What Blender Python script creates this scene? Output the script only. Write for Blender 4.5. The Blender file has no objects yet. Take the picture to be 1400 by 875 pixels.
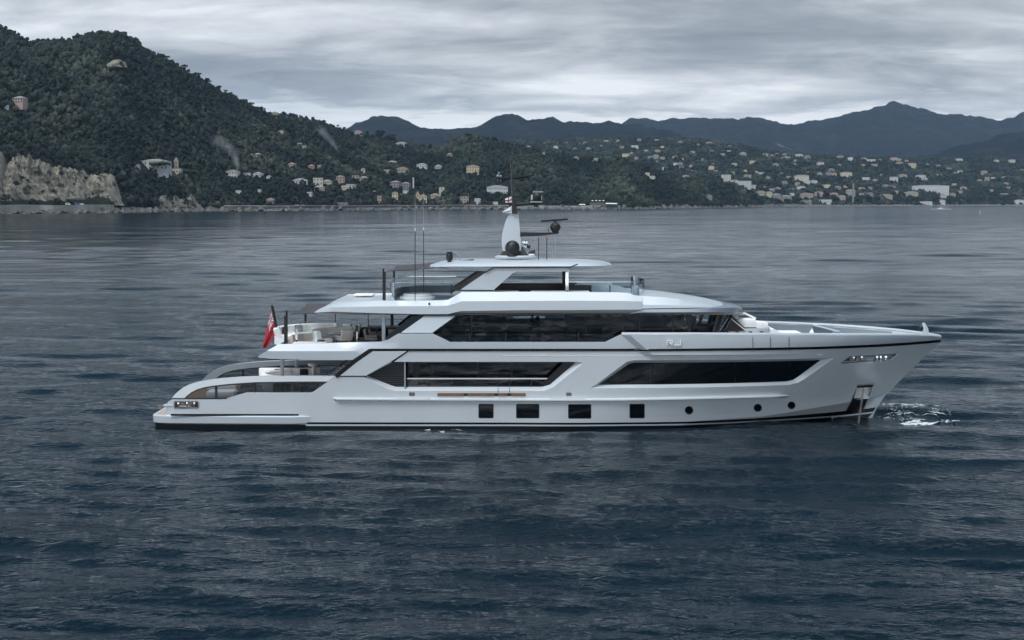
import bpy, bmesh, math, random
import numpy as np
from mathutils import Vector, Matrix
from mathutils.geometry import delaunay_2d_cdt

# ------------------------------------------------------------------ camera, sky, sun, exposure
SC = bpy.context.scene
COL = SC.collection
CAM = Vector((0.0, -76.0, 10.8))
PITCH = math.radians(4.473)
FPX = 2052.0                      # focal length in pixels of a 1400 px wide picture
cd = bpy.data.cameras.new("camera")
cd.lens = 36.0 * FPX / 1400.0
cd.sensor_width = 36.0
cd.clip_start = 1.0
cd.clip_end = 60000.0
cam = bpy.data.objects.new("camera", cd)
COL.objects.link(cam)
cam.location = CAM
cam.rotation_euler = (math.radians(90) - PITCH, 0, 0)
SC.camera = cam

SUN_EL, SUN_AZ = 52.0, 215.0      # azimuth clockwise from +Y (away from the camera); 215 = behind the camera, to the left
sl = bpy.data.lights.new("sun", 'SUN')
sl.energy = 1.5
sl.angle = math.radians(22)
sl.color = (1.0, 0.985, 0.97)
sun = bpy.data.objects.new("sun", sl)
COL.objects.link(sun)
a, e = math.radians(SUN_AZ), math.radians(SUN_EL)
sd = Vector((math.sin(a) * math.cos(e), math.cos(a) * math.cos(e), math.sin(e)))
sun.rotation_euler = sd.to_track_quat('Z', 'Y').to_euler()

w = bpy.data.worlds.new("World")
SC.world = w
w.use_nodes = True
nt = w.node_tree
nt.nodes.clear()
N = nt.nodes.new
L = nt.links.new


def math_node(tree, op, a=None, b=None, c=None, clamp=False):
    n = tree.nodes.new('ShaderNodeMath')
    n.operation = op
    n.use_clamp = clamp
    for i, v in enumerate((a, b, c)):
        if v is None:
            continue
        if isinstance(v, (int, float)):
            n.inputs[i].default_value = v
        else:
            tree.links.new(v, n.inputs[i])
    return n.outputs[0]


def ramp_node(tree, fac, stops, interp='LINEAR'):
    r = tree.nodes.new('ShaderNodeValToRGB')
    r.color_ramp.interpolation = interp
    el = r.color_ramp.elements
    while len(el) < len(stops):
        el.new(0.5)
    for k, (p, c) in enumerate(stops):
        el[k].position = p
        el[k].color = (*c, 1.0) if len(c) == 3 else c
    if fac is not None:
        tree.links.new(fac, r.inputs[0])
    return r.outputs[0]


def noise_node(tree, vec, scale, detail=4.0, rough=0.55, dist=0.0):
    n = tree.nodes.new('ShaderNodeTexNoise')
    n.inputs['Scale'].default_value = scale
    n.inputs['Detail'].default_value = detail
    n.inputs['Roughness'].default_value = rough
    n.inputs['Distortion'].default_value = dist
    if vec is not None:
        tree.links.new(vec, n.inputs['Vector'])
    return n.outputs[0]


sky = N('ShaderNodeTexSky')
sky.sky_type = 'NISHITA'
sky.sun_disc = False
sky.sun_elevation = math.radians(SUN_EL)
sky.sun_rotation = math.radians(SUN_AZ)
sky.air_density = 1.0
sky.dust_density = 2.0
tc = N('ShaderNodeTexCoord')
sep = N('ShaderNodeSeparateXYZ')
L(tc.outputs['Generated'], sep.inputs[0])
zz = math_node(nt, 'MAXIMUM', sep.outputs[2], 0.0)
# the cloud deck as a layer seen in perspective: direction projected on a plane overhead
den = math_node(nt, 'ADD', zz, 0.15)
px_ = math_node(nt, 'DIVIDE', sep.outputs[0], den)
py_ = math_node(nt, 'DIVIDE', sep.outputs[1], den)
cmb = N('ShaderNodeCombineXYZ')
L(math_node(nt, 'MULTIPLY', px_, 1.05), cmb.inputs[0])
L(math_node(nt, 'MULTIPLY', py_, 1.55), cmb.inputs[1])
cmb.inputs[2].default_value = 3.7
n_big = noise_node(nt, cmb.outputs[0], 0.62, 3.0, 0.5, 0.4)
n_mid = noise_node(nt, cmb.outputs[0], 2.1, 7.0, 0.58, 0.35)
n_sum = math_node(nt, 'ADD', math_node(nt, 'MULTIPLY', n_big, 0.56), math_node(nt, 'MULTIPLY', n_mid, 0.44))
# elevation profile of the deck: bright gap over the mountains, grey underside above it, paler higher up
zw = math_node(nt, 'ADD', zz, math_node(nt, 'MULTIPLY', math_node(nt, 'SUBTRACT', n_mid, 0.5), 0.075))
zw = math_node(nt, 'ADD', zw, math_node(nt, 'MULTIPLY', math_node(nt, 'SUBTRACT', n_big, 0.5), 0.06))
prof = ramp_node(nt, math_node(nt, 'MULTIPLY', zw, 5.0, clamp=True), [
    (0.0, (0.90, 0.90, 0.90)), (0.25, (0.98, 0.98, 0.98)), (0.30, (0.85, 0.85, 0.85)), (0.35, (0.26, 0.26, 0.26)),
    (0.42, (0.35, 0.35, 0.35)), (0.52, (0.47, 0.47, 0.47)), (0.72, (0.58, 0.58, 0.58)), (1.0, (0.88, 0.88, 0.88))])
val = math_node(nt, 'ADD', math_node(nt, 'MULTIPLY', math_node(nt, 'SUBTRACT', n_sum, 0.5), 3.0), prof)
ccol = ramp_node(nt, val, [
    (0.0, (0.168, 0.184, 0.205)), (0.28, (0.235, 0.254, 0.277)), (0.52, (0.350, 0.370, 0.393)),
    (0.78, (0.495, 0.514, 0.534)), (1.0, (0.645, 0.660, 0.674))])
# sky bright low and overhead; band between darkened to keep the water dark
lift = ramp_node(nt, zz, [(0.0, (0.5, 0.5, 0.5)), (0.12, (0.50, 0.50, 0.50)), (0.20, (0.27, 0.29, 0.31)), (0.28, (0.060, 0.098, 0.13)), (0.58, (0.035, 0.065, 0.09)), (0.80, (0.05, 0.085, 0.115)), (0.92, (0.80, 0.83, 0.86)), (1.0, (1.9, 1.9, 1.9))])
# the half of the sky on the sun's side is brighter
side = math_node(nt, 'ADD', math_node(nt, 'MULTIPLY', sep.outputs[0], math.sin(a) * math.cos(e)), math_node(nt, 'MULTIPLY', sep.outputs[1], math.cos(a) * math.cos(e)))
side = math_node(nt, 'MULTIPLY', math_node(nt, 'MAXIMUM', side, 0.0), 3.7)
side = math_node(nt, 'MULTIPLY', math_node(nt, 'ADD', side, 1.0), 2.0)
vm = N('ShaderNodeVectorMath')
vm.operation = 'MULTIPLY'
L(ccol, vm.inputs[0])
L(lift, vm.inputs[1])
vm2 = N('ShaderNodeVectorMath')
vm2.operation = 'SCALE'
L(vm.outputs[0], vm2.inputs[0])
L(side, vm2.inputs['Scale'])
vm = vm2
bg_c = N('ShaderNodeBackground')
bg_c.inputs['Strength'].default_value = 1.72
L(vm.outputs[0], bg_c.inputs['Color'])
bg_s = N('ShaderNodeBackground')
bg_s.inputs['Strength'].default_value = 0.08
L(sky.outputs[0], bg_s.inputs['Color'])
mx = N('ShaderNodeMixShader')
mx.inputs[0].default_value = 0.92   # cloud cover
L(bg_s.outputs[0], mx.inputs[1])
L(bg_c.outputs[0], mx.inputs[2])
wo = N('ShaderNodeOutputWorld')
L(mx.outputs[0], wo.inputs['Surface'])

SC.view_settings.view_transform = 'Standard'
SC.view_settings.look = 'None'
SC.view_settings.exposure = 0.0
SC.view_settings.gamma = 1.0
SC.view_settings.use_curve_mapping = False
SC.render.engine = 'CYCLES'
SC.cycles.use_denoising = True
SC.cycles.max_bounces = 8
SC.cycles.transparent_max_bounces = 16
SC.cycles.volume_bounces = 0
SC.cycles.caustics_reflective = False
SC.cycles.caustics_refractive = False

R = random.Random(7)
RNG = np.random.default_rng(11)


# ------------------------------------------------------------------ from a picture point to a place in the world
CT, ST = math.cos(PITCH), math.sin(PITCH)


def ray(px, py):
    """direction through a picture point (1400 x 875), scaled so that its Y is 1"""
    u = (px - 700.0) / FPX
    v = (437.5 - py) / FPX
    dy = CT + v * ST
    return u / dy, (-ST + v * CT) / dy


def at(px, py, Y):
    a, c = ray(px, py)
    d = Y - CAM.y
    return Vector((a * d, Y, CAM.z + c * d))


# ------------------------------------------------------------------ materials
MATS = {}


def new_mat(name):
    m = bpy.data.materials.new(name)
    m.use_nodes = True
    MATS[name] = m
    return m, m.node_tree, m.node_tree.nodes['Principled BSDF']


def mat(name, col, rough=0.5, metal=0.0, vary=0.06, scale=3.0, bump=0.0, bump_scale=20.0, coat=0.0, spec=0.5, emit=None):
    """plain surface with a little uneven tone and roughness"""
    m, t, b = new_mat(name)
    g = t.nodes.new('ShaderNodeTexCoord')
    n = noise_node(t, g.outputs['Object'], scale, 5.0, 0.6)
    lo = tuple(c * (1 - vary) for c in col)
    hi = tuple(min(1, c * (1 + vary)) for c in col)
    t.links.new(ramp_node(t, n, [(0.3, lo), (0.7, hi)]), b.inputs['Base Color'])
    t.links.new(math_node(t, 'ADD', math_node(t, 'MULTIPLY', n, 0.12), max(0.0, rough - 0.06)), b.inputs['Roughness'])
    b.inputs['Metallic'].default_value = metal
    b.inputs['Specular IOR Level'].default_value = spec
    if coat:
        b.inputs['Coat Weight'].default_value = coat
        b.inputs['Coat Roughness'].default_value = 0.14
    if bump:
        n2 = noise_node(t, g.outputs['Object'], bump_scale, 4.0, 0.6)
        bp = t.nodes.new('ShaderNodeBump')
        bp.inputs['Strength'].default_value = bump
        bp.inputs['Distance'].default_value = 0.05
        t.links.new(n2, bp.inputs['Height'])
        t.links.new(bp.outputs[0], b.inputs['Normal'])
    return m


def glass(name, tint, amount, rough=0.02, ior=1.5):
    """tinted pane: part of the light passes straight through, the rest is mirrored"""
    m, t, b = new_mat(name)
    b.inputs['Base Color'].default_value = (0.004, 0.006, 0.008, 1)
    b.inputs['Roughness'].default_value = rough
    b.inputs['IOR'].default_value = ior
    g = t.nodes.new('ShaderNodeTexCoord')
    n2 = noise_node(t, g.outputs['Object'], 0.9, 2.0, 0.5)
    bp = t.nodes.new('ShaderNodeBump')
    bp.inputs['Strength'].default_value = 0.018
    bp.inputs['Distance'].default_value = 0.2
    t.links.new(n2, bp.inputs['Height'])
    t.links.new(bp.outputs[0], b.inputs['Normal'])
    tr = t.nodes.new('ShaderNodeBsdfTransparent')
    tr.inputs[0].default_value = (*tint, 1)
    gl = t.nodes.new('ShaderNodeBsdfGlossy')
    gl.inputs['Roughness'].default_value = rough
    gl.inputs['Color'].default_value = (0.9, 0.95, 1, 1)
    t.links.new(bp.outputs[0], gl.inputs['Normal'])
    fr = t.nodes.new('ShaderNodeFresnel')
    fr.inputs['IOR'].default_value = ior
    t.links.new(bp.outputs[0], fr.inputs['Normal'])
    clear = t.nodes.new('ShaderNodeMixShader')
    t.links.new(fr.outputs[0], clear.inputs[0])
    t.links.new(tr.outputs[0], clear.inputs[1])
    t.links.new(gl.outputs[0], clear.inputs[2])
    mix = t.nodes.new('ShaderNodeMixShader')
    mix.inputs[0].default_value = amount
    t.links.new(b.outputs[0], mix.inputs[1])
    t.links.new(clear.outputs[0], mix.inputs[2])
    t.links.new(mix.outputs[0], t.nodes['Material Output'].inputs['Surface'])
    return m


# ------------------------------------------------------------------ objects
def tag(o, label=None, cat=None, group=None, kind=None):
    if label:
        o['label'] = label
    if cat:
        o['category'] = cat
    if group:
        o['group'] = group
    if kind:
        o['kind'] = kind
    return o


def empty(name, loc=(0, 0, 0), rz=0.0, label=None, cat=None, group=None):
    o = bpy.data.objects.new(name, None)
    COL.objects.link(o)
    o.location = loc
    o.rotation_euler = (0, 0, rz)
    o.empty_display_size = 0.2
    return tag(o, label, cat, group)


def put(name, verts, faces, m, parent=None, smooth=True, sharp=32.0):
    """one mesh object; verts are in the parent's space"""
    me = bpy.data.meshes.new(name)
    me.from_pydata([tuple(v) for v in verts], [], [tuple(f) for f in faces])
    me.validate()
    if m is not None:
        for k in (m if isinstance(m, (list, tuple)) else [m]):
            me.materials.append(k)
    o = bpy.data.objects.new(name, me)
    COL.objects.link(o)
    if parent is not None:
        o.parent = parent
    if smooth:
        me.shade_smooth()
        me.set_sharp_from_angle(angle=math.radians(sharp))
    return o


def put_np(name, V, F, m, smooth=True):
    """big mesh from arrays; F is (n, 3) or (n, 4)"""
    me = bpy.data.meshes.new(name)
    k = F.shape[1]
    me.vertices.add(len(V))
    me.vertices.foreach_set('co', np.ascontiguousarray(V, dtype=np.float32).ravel())
    me.loops.add(F.size)
    me.loops.foreach_set('vertex_index', np.ascontiguousarray(F, dtype=np.int32).ravel())
    me.polygons.add(len(F))
    me.polygons.foreach_set('loop_start', np.arange(0, F.size, k, dtype=np.int32))
    me.polygons.foreach_set('loop_total', np.full(len(F), k, dtype=np.int32))
    me.polygons.foreach_set('use_smooth', np.full(len(F), bool(smooth)))
    me.update(calc_edges=True)
    if m is not None:
        me.materials.append(m)
    o = bpy.data.objects.new(name, me)
    COL.objects.link(o)
    return o


class MB:
    """collects shapes that make ONE part, then links them as one mesh"""

    def __init__(self):
        self.v, self.f = [], []

    def add(self, vs, fs):
        n = len(self.v)
        self.v += [tuple(p) for p in vs]
        self.f += [tuple(i + n for i in f) for f in fs]
        return self

    def box(self, c, s, rz=0.0, bevel=0.0, ry=0.0):
        bm = bmesh.new()
        bmesh.ops.create_cube(bm, size=1.0)
        for p in bm.verts:
            p.co = Vector((p.co.x * s[0], p.co.y * s[1], p.co.z * s[2]))
        if bevel > 0:
            bmesh.ops.bevel(bm, geom=bm.edges[:], offset=min(bevel, min(s) * 0.49), segments=2, profile=0.6, affect='EDGES')
        M = Matrix.Translation(c) @ Matrix.Rotation(rz, 4, 'Z') @ Matrix.Rotation(ry, 4, 'Y')
        bm.verts.ensure_lookup_table()
        self.add([M @ p.co for p in bm.verts], [[q.index for q in f.verts] for f in bm.faces])
        bm.free()
        return self

    def tube(self, pts, r, n=8, cap=True, r2=None):
        pts = [Vector(p) for p in pts]
        k = len(pts)
        rs = [r + (r2 - r) * i / (k - 1) for i in range(k)] if r2 is not None else ([r] * k if not isinstance(r, (list, tuple)) else list(r))
        vs, fs = [], []
        up0 = None
        for i, p in enumerate(pts):
            d = (pts[min(i + 1, k - 1)] - pts[max(i - 1, 0)]).normalized()
            if up0 is None:
                up0 = Vector((0, 0, 1)) if abs(d.z) < 0.9 else Vector((1, 0, 0))
            x = d.cross(up0).normalized()
            y = d.cross(x).normalized()
            up0 = -y if False else up0
            for j in range(n):
                t = 2 * math.pi * j / n
                vs.append(p + (x * math.cos(t) + y * math.sin(t)) * rs[i])
        for i in range(k - 1):
            for j in range(n):
                fs.append((i * n + j, i * n + (j + 1) % n, (i + 1) * n + (j + 1) % n, (i + 1) * n + j))
        if cap:
            fs.append(tuple(range(n))[::-1])
            fs.append(tuple((k - 1) * n + j for j in range(n)))
        return self.add(vs, fs)

    def prism(self, poly, d):
        """closed 3-D polygon (list of points) pushed along the vector d"""
        n = len(poly)
        d = Vector(d)
        vs = [Vector(p) for p in poly] + [Vector(p) + d for p in poly]
        fs = [tuple(range(n)), tuple(range(2 * n - 1, n - 1, -1))]
        fs += [(i, n + i, n + (i + 1) % n, (i + 1) % n) for i in range(n)]
        return self.add(vs, fs)

    def lathe(self, prof, c=(0, 0, 0), n=20, a0=0.0, a1=2 * math.pi, sx=1.0, sy=1.0):
        """profile of (radius, height) turned about a vertical axis; a closed loop for a part turn"""
        full = abs(a1 - a0 - 2 * math.pi) < 1e-6
        m = n if full else n + 1
        k = len(prof)
        vs, fs = [], []
        for i in range(m):
            t = a0 + (a1 - a0) * i / n
            for (r, z) in prof:
                vs.append((c[0] + r * math.cos(t) * sx, c[1] + r * math.sin(t) * sy, c[2] + z))
        for i in range(n):
            i2 = (i + 1) % m
            for j in range(k - 1):
                fs.append((i * k + j, i2 * k + j, i2 * k + j + 1, i * k + j + 1))
        if not full:
            fs.append(tuple(range(k)))
            fs.append(tuple((m - 1) * k + j for j in range(k))[::-1])
        return self.add(vs, fs)

    def ball(self, c, r, n=16, sz=1.0):
        prof = [(max(1e-4, r * math.sin(math.pi * i / 10)), -r * sz * math.cos(math.pi * i / 10)) for i in range(11)]
        return self.lathe(prof, c, n)

    def build(self, name, m, parent=None, smooth=True, sharp=32.0):
        return put(name, self.v, self.f, m, parent, smooth, sharp)

# ------------------------------------------------------------------ the sea
WAVES = []
_wr = np.random.default_rng(5)
for _i in range(110):
    lam = 0.55 * (16.0 / 0.55) ** (_wr.random() ** 1.25)
    main = math.radians(76)
    ang = main + _wr.normal(0, 0.15) + (0.42 if _i % 3 == 0 else 0.0)
    amp = 0.0050 * lam ** 0.74 * (0.35 + 1.0 * _wr.random())
    if lam > 9:
        amp *= 0.7
    WAVES.append((2 * math.pi / lam, math.cos(ang), math.sin(ang), amp, _wr.random() * 6.283, lam))


SEA_DX, SEA_DY = 63.1, -110.4


def gust(x, y):
    """slow change of the chop from place to place (wind lanes)"""
    g = 0.5 * np.sin(x * 0.031 + 1.3 * np.sin(y * 0.013) + 0.4) + 0.5 * np.sin(y * 0.047 - 0.02 * x + 1.1 * np.sin(x * 0.017 + 2.0))
    return 1.0 + 0.28 * g


def sea_z(x, y, cell=0.0):
    x, y = x + SEA_DX, y + SEA_DY
    z = np.zeros_like(x)
    for (k, cx, cy, a, ph, lam) in WAVES:
        q = k * (x * cx + y * cy) + ph + 0.6 * np.sin(0.11 * (x * cy - y * cx) + ph)
        wgt = np.clip((lam / np.maximum(cell, 1e-3) - 2.5) / 2.5, 0, 1) if not np.isscalar(cell) or cell > 0 else 1.0
        s = np.sin(q)
        z += wgt * a * (s - 0.22 * np.cos(2 * q))
    return z * gust(x, y) - 0.055


def build_sea():
    n_a, dr = 900, 0.0042
    az = np.radians(np.concatenate([np.linspace(-41, 41, n_a), np.linspace(42, 318, 150), [319.0]]))
    daz = math.radians(82.0 / (n_a - 1))
    n_a = len(az)
    n_r = int(math.log(7000 / 14.0) / dr)
    r = np.concatenate([np.linspace(0.2, 13.5, 30), 14.0 * np.exp(dr * np.arange(n_r + 1))])
    n_r = len(r) - 1
    RR, AA = np.meshgrid(r, az, indexing='ij')
    X = RR * np.sin(AA)
    Y = CAM.y + RR * np.cos(AA)
    cell = np.maximum(RR * dr, RR * np.where(np.arange(n_a) < 900, daz, 0.032)[None, :])
    Z = sea_z(X, Y, cell)
    V = np.stack([X, Y, Z], -1).reshape(-1, 3)
    i = np.arange(n_r)[:, None] * n_a + np.arange(n_a)[None, :]
    i1 = np.arange(n_r)[:, None] * n_a + (np.arange(n_a)[None, :] + 1) % n_a
    F = np.stack([i1, i, i + n_a, i1 + n_a], -1).reshape(-1, 4)
    m, t, b = new_mat('sea_water')
    b.inputs['Base Color'].default_value = (0.0020, 0.0098, 0.0175, 1)
    b.inputs['IOR'].default_value = 1.25
    geo = t.nodes.new('ShaderNodeNewGeometry')
    mp = t.nodes.new('ShaderNodeMapping')
    mp.inputs['Scale'].default_value = (0.80, 1.25, 1.0)
    mp.inputs['Rotation'].default_value = (0, 0, math.radians(-14))
    t.links.new(geo.outputs['Position'], mp.inputs['Vector'])
    h1 = noise_node(t, mp.outputs[0], 1.25, 3.0, 0.5, 0.7)
    h1 = math_node(t, 'SUBTRACT', 1.0, math_node(t, 'ABSOLUTE', math_node(t, 'SUBTRACT', math_node(t, 'MULTIPLY', h1, 2.0), 1.0)))
    h2 = noise_node(t, mp.outputs[0], 3.3, 4.0, 0.58, 0.5)
    # wind lanes and slicks
    lane_map = t.nodes.new('ShaderNodeMapping')
    lane_map.inputs['Scale'].default_value = (0.006, 0.022, 1.0)
    lane_map.inputs['Rotation'].default_value = (0, 0, math.radians(6))
    t.links.new(geo.outputs['Position'], lane_map.inputs['Vector'])
    lane = noise_node(t, lane_map.outputs[0], 1.6, 4.0, 0.55, 0.8)
    lane = ramp_node(t, lane, [(0.33, (0.45, 0.45, 0.45)), (0.62, (1, 1, 1))])
    hh = math_node(t, 'ADD', math_node(t, 'MULTIPLY', h1, 0.075), math_node(t, 'MULTIPLY', h2, 0.088))
    bp = t.nodes.new('ShaderNodeBump')
    bp.inputs['Distance'].default_value = 1.0
    off = t.nodes.new('ShaderNodeVectorMath')
    off.operation = 'SUBTRACT'
    off.inputs[1].default_value = (0, -76, 0)
    t.links.new(geo.outputs['Position'], off.inputs[0])
    ln = t.nodes.new('ShaderNodeVectorMath')
    ln.operation = 'LENGTH'
    t.links.new(off.outputs[0], ln.inputs[0])
    lg = math_node(t, 'MULTIPLY', math_node(t, 'LOGARITHM', math_node(t, 'ADD', ln.outputs['Value'], 1.0), 10.0), 0.25)
    soft = ramp_node(t, lg, [(0.40, (1, 1, 1)), (0.50, (0.66, 0.66, 0.66)), (0.60, (0.30, 0.30, 0.30)), (0.80, (0.17, 0.17, 0.17))])
    # one calm slick beyond the stern
    pt = t.nodes.new('ShaderNodeMapping')
    pt.vector_type = 'TEXTURE'
    pt.inputs['Location'].default_value = (-52, 262, 0)
    pt.inputs['Scale'].default_value = (17, 50, 1)
    t.links.new(geo.outputs['Position'], pt.inputs['Vector'])
    pl = t.nodes.new('ShaderNodeVectorMath')
    pl.operation = 'LENGTH'
    t.links.new(pt.outputs[0], pl.inputs[0])
    gustp = math_node(t, 'MULTIPLY', math_node(t, 'SUBTRACT', 1.0, pl.outputs['Value'], clamp=True), 0.7)
    stg = math_node(t, 'MULTIPLY', lane, soft)
    t.links.new(math_node(t, 'MULTIPLY', stg, math_node(t, 'SUBTRACT', 1.0, gustp, clamp=True)), bp.inputs['Strength'])
    t.links.new(hh, bp.inputs['Height'])
    t.links.new(bp.outputs[0], b.inputs['Normal'])
    # waves too small to model roughen the far surface
    ro = ramp_node(t, lg, [(0.40, (0.05, 0.05, 0.05)), (0.55, (0.10, 0.10, 0.10)), (0.68, (0.15, 0.15, 0.15)), (0.85, (0.22, 0.22, 0.22))])
    t.links.new(math_node(t, 'MULTIPLY', ro, lane), b.inputs['Roughness'])
    o = put_np('sea', V, F, m)
    tag(o, 'dark blue choppy sea reaching to the far shore', kind='structure')


build_sea()


# ------------------------------------------------------------------ hills
class SineNoise:
    def __init__(self, seed, lam, octaves=5, gain=0.5, per=9):
        g = np.random.default_rng(seed)
        self.w = []
        for o in range(octaves):
            for _ in range(per):
                t = g.random() * 6.283
                k = 6.283 / (lam / 2 ** o) * (0.7 + 0.6 * g.random())
                self.w.append((k * math.cos(t), k * math.sin(t), g.random() * 6.283, gain ** o / math.sqrt(per)))

    def __call__(self, x, y):
        z = 0.0
        for kx, ky, p, a in self.w:
            z = z + a * np.sin(kx * x + ky * y + p)
        return z


class Hill:
    def __init__(self, shore, ridge, depth, power, rough, seed, top_drop=0.0, lam=420.0, crag=0.0):
        self.crag = crag
        self.shore = np.array(shore, float)
        self.ridge = np.array(ridge, float)
        self.depth = np.array(depth, float)
        self.power, self.rough, self.drop = power, rough, top_drop
        self.noise = SineNoise(seed, lam)

    def col(self, px):
        px = np.asarray(px, float)
        ds = np.interp(px, self.shore[:, 0], self.shore[:, 1])
        dr = np.interp(px, self.depth[:, 0], self.depth[:, 1])
        ry = np.interp(px, self.ridge[:, 0], self.ridge[:, 1])
        v = (437.5 - ry) / FPX
        c = (-ST + v * CT) / (CT + v * ST)
        zr = np.maximum(CAM.z + c * dr - self.drop, 2.0)
        a = (px - 700.0) / FPX / (CT + 0.0782 * ST)
        return a, ds, dr, zr

    def point(self, px, t):
        a, ds, dr, zr = self.col(px)
        d = ds + (dr - ds) * t
        g = np.where(t <= 1, np.maximum(t, 0) ** self.power, 1 - 1.4 * (t - 1) ** 2)
        x, y = a * d, CAM.y + d
        n = self.noise(x, y) * self.rough
        env = np.clip(t * 5, 0, 1) * np.clip(np.abs(1 - t) * 4, 0, 1)
        z = zr * (g + n * env)
        return x, y, np.where(t <= 0, -2.0, np.maximum(z, 1.5))

    def find(self, px, py):
        """the spot on the slope that shows at a picture point (front side)"""
        t = np.linspace(0.0, 1.0, 500)
        x, y, z = self.point(np.full_like(t, px), t)
        d = y - CAM.y
        c = (z - CAM.z) / d
        v = (c * CT + ST) / (CT - c * ST)
        yy = 437.5 - v * FPX
        ok = np.nonzero(yy <= py)[0]
        i = ok[0] if len(ok) else len(t) - 1
        return Vector((x[i], y[i], z[i])), t[i]

    def build(self, name, m, label, p0, p1, step, nt=150, t1=1.45):
        px = np.arange(p0, p1 + step, step)
        t = np.concatenate([[-0.02, 0.0], np.linspace(0.004, 1, nt), np.linspace(1.02, t1, 22)])
        P, T = np.meshgrid(px, t, indexing='ij')
        X, Y, Z = self.point(P, T)
        if self.crag:
            cn = SineNoise(77, self.crag, 4, 0.6)
            Z = Z + np.where(T > 0.05, 1.0, 0.0) * cn(X, Y) * self.crag * 0.045
        V = np.stack([X, Y, Z], -1).reshape(-1, 3)
        k = len(t)
        i = np.arange(len(px) - 1)[:, None] * k + np.arange(k - 1)[None, :]
        F = np.stack([i, i + k, i + k + 1, i + 1], -1).reshape(-1, 4)
        o = put_np(name, V, F, m)
        return tag(o, label, kind='structure')


def project(x, y, z):
    d = y - CAM.y
    a, c = x / d, (z - CAM.z) / d
    v = (c * CT + ST) / (CT - c * ST)
    dy = CT + v * ST
    return 700 + a * dy * FPX, 437.5 - v * FPX


def land_mat(name, cols, scale, bump=1.0):
    m, t, b = new_mat(name)
    geo = t.nodes.new('ShaderNodeNewGeometry')
    n = noise_node(t, geo.outputs['Position'], scale, 8.0, 0.66)
    t.links.new(ramp_node(t, n, [(0.30, cols[0]), (0.52, cols[1]), (0.72, cols[2])]), b.inputs['Base Color'])
    b.inputs['Roughness'].default_value = 0.95
    b.inputs['Specular IOR Level'].default_value = 0.1
    n2 = noise_node(t, geo.outputs['Position'], scale * 2.5, 8.0, 0.7)
    bp = t.nodes.new('ShaderNodeBump')
    bp.inputs['Strength'].default_value = bump
    bp.inputs['Distance'].default_value = 0.35 / scale
    t.links.new(n2, bp.inputs['Height'])
    t.links.new(bp.outputs[0], b.inputs['Normal'])
    return m


near_hill = Hill(
    shore=[(-900, 1150), (-250, 1420), (0, 1480), (150, 1620), (300, 1950), (400, 1990), (500, 2216), (640, 2420), (850, 2480), (960, 2900), (1045, 3500)],
    ridge=[(-900, 274), (-700, 225), (-520, 150), (-380, 70), (-250, 30), (-150, 22), (0, 37), (20, 40), (45, 55), (57, 54), (105, 54), (125, 46), (150, 44), (175, 48), (190, 59), (215, 76),
           (250, 94), (290, 116), (330, 138), (360, 151), (400, 159), (440, 167), (480, 180), (520, 189), (560, 198), (596, 204), (612, 198),
           (628, 190), (645, 187), (670, 190), (700, 196), (740, 206), (780, 214), (840, 218), (870, 224), (900, 235), (935, 244), (960, 246),
           (1000, 252), (1020, 260), (1035, 270), (1045, 280)],
    depth=[(-900, 2000), (-250, 2300), (0, 2350), (150, 2250), (300, 2500), (450, 2800), (600, 3000), (700, 3050), (800, 2850), (900, 2900), (960, 3150), (1045, 3600)],
    power=0.82, rough=0.06, seed=3, top_drop=6.0)
far_slope = Hill(
    shore=[(400, 3700), (1000, 3700), (1100, 3900), (1200, 4300), (1300, 4750), (1400, 4900), (1700, 4900)],
    ridge=[(400, 215), (500, 212), (600, 204), (650, 197), (700, 193), (760, 191), (800, 190), (870, 188), (950, 189), (1000, 197), (1050, 206),
           (1100, 211), (1180, 215), (1250, 217), (1330, 215), (1400, 219), (1500, 215), (1700, 211)],
    depth=[(400, 5200), (900, 5500), (1100, 5600), (1400, 6100), (1700, 6100)],
    power=0.9, rough=0.05, seed=8, top_drop=5.0)
mid_mountain = Hill(
    shore=[(300, 6900), (1200, 6900)],
    ridge=[(300, 230), (420, 205), (452, 186), (476, 176), (497, 166), (510, 161), (522, 160), (545, 164), (575, 172), (600, 178), (632, 178),
           (650, 173), (665, 166), (680, 160), (692, 156), (699, 155), (706, 158), (716, 163), (745, 165), (800, 168), (850, 170), (890, 175),
           (930, 185), (980, 205), (1050, 235), (1200, 260)],
    depth=[(300, 9000), (1200, 9000)], power=0.95, rough=0.075, seed=21, lam=1300.0, crag=190.0)
far_mountain = Hill(
    shore=[(500, 9600), (1800, 9600)],
    ridge=[(500, 230), (700, 200), (800, 182), (845, 172), (860, 165), (880, 162), (900, 163), (925, 161), (950, 163), (985, 161), (1010, 163),
           (1040, 163), (1060, 167), (1075, 171), (1100, 168), (1130, 163), (1160, 155), (1185, 150), (1205, 145), (1214, 139), (1222, 138),
           (1230, 142), (1245, 149), (1275, 154), (1300, 158), (1330, 161), (1365, 164), (1385, 159), (1400, 154), (1450, 146), (1600, 160), (1800, 190)],
    depth=[(500, 12000), (1800, 12000)], power=0.95, rough=0.085, seed=33, lam=1700.0, crag=260.0)
side_mountain = Hill(
    shore=[(1100, 7000), (1800, 7000)],
    ridge=[(1100, 275), (1180, 240), (1250, 218), (1290, 206), (1330, 196), (1365, 187), (1400, 180), (1500, 165), (1800, 160)],
    depth=[(1100, 8600), (1800, 8600)], power=0.95, rough=0.07, seed=41, lam=1200.0, crag=180.0)

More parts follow.
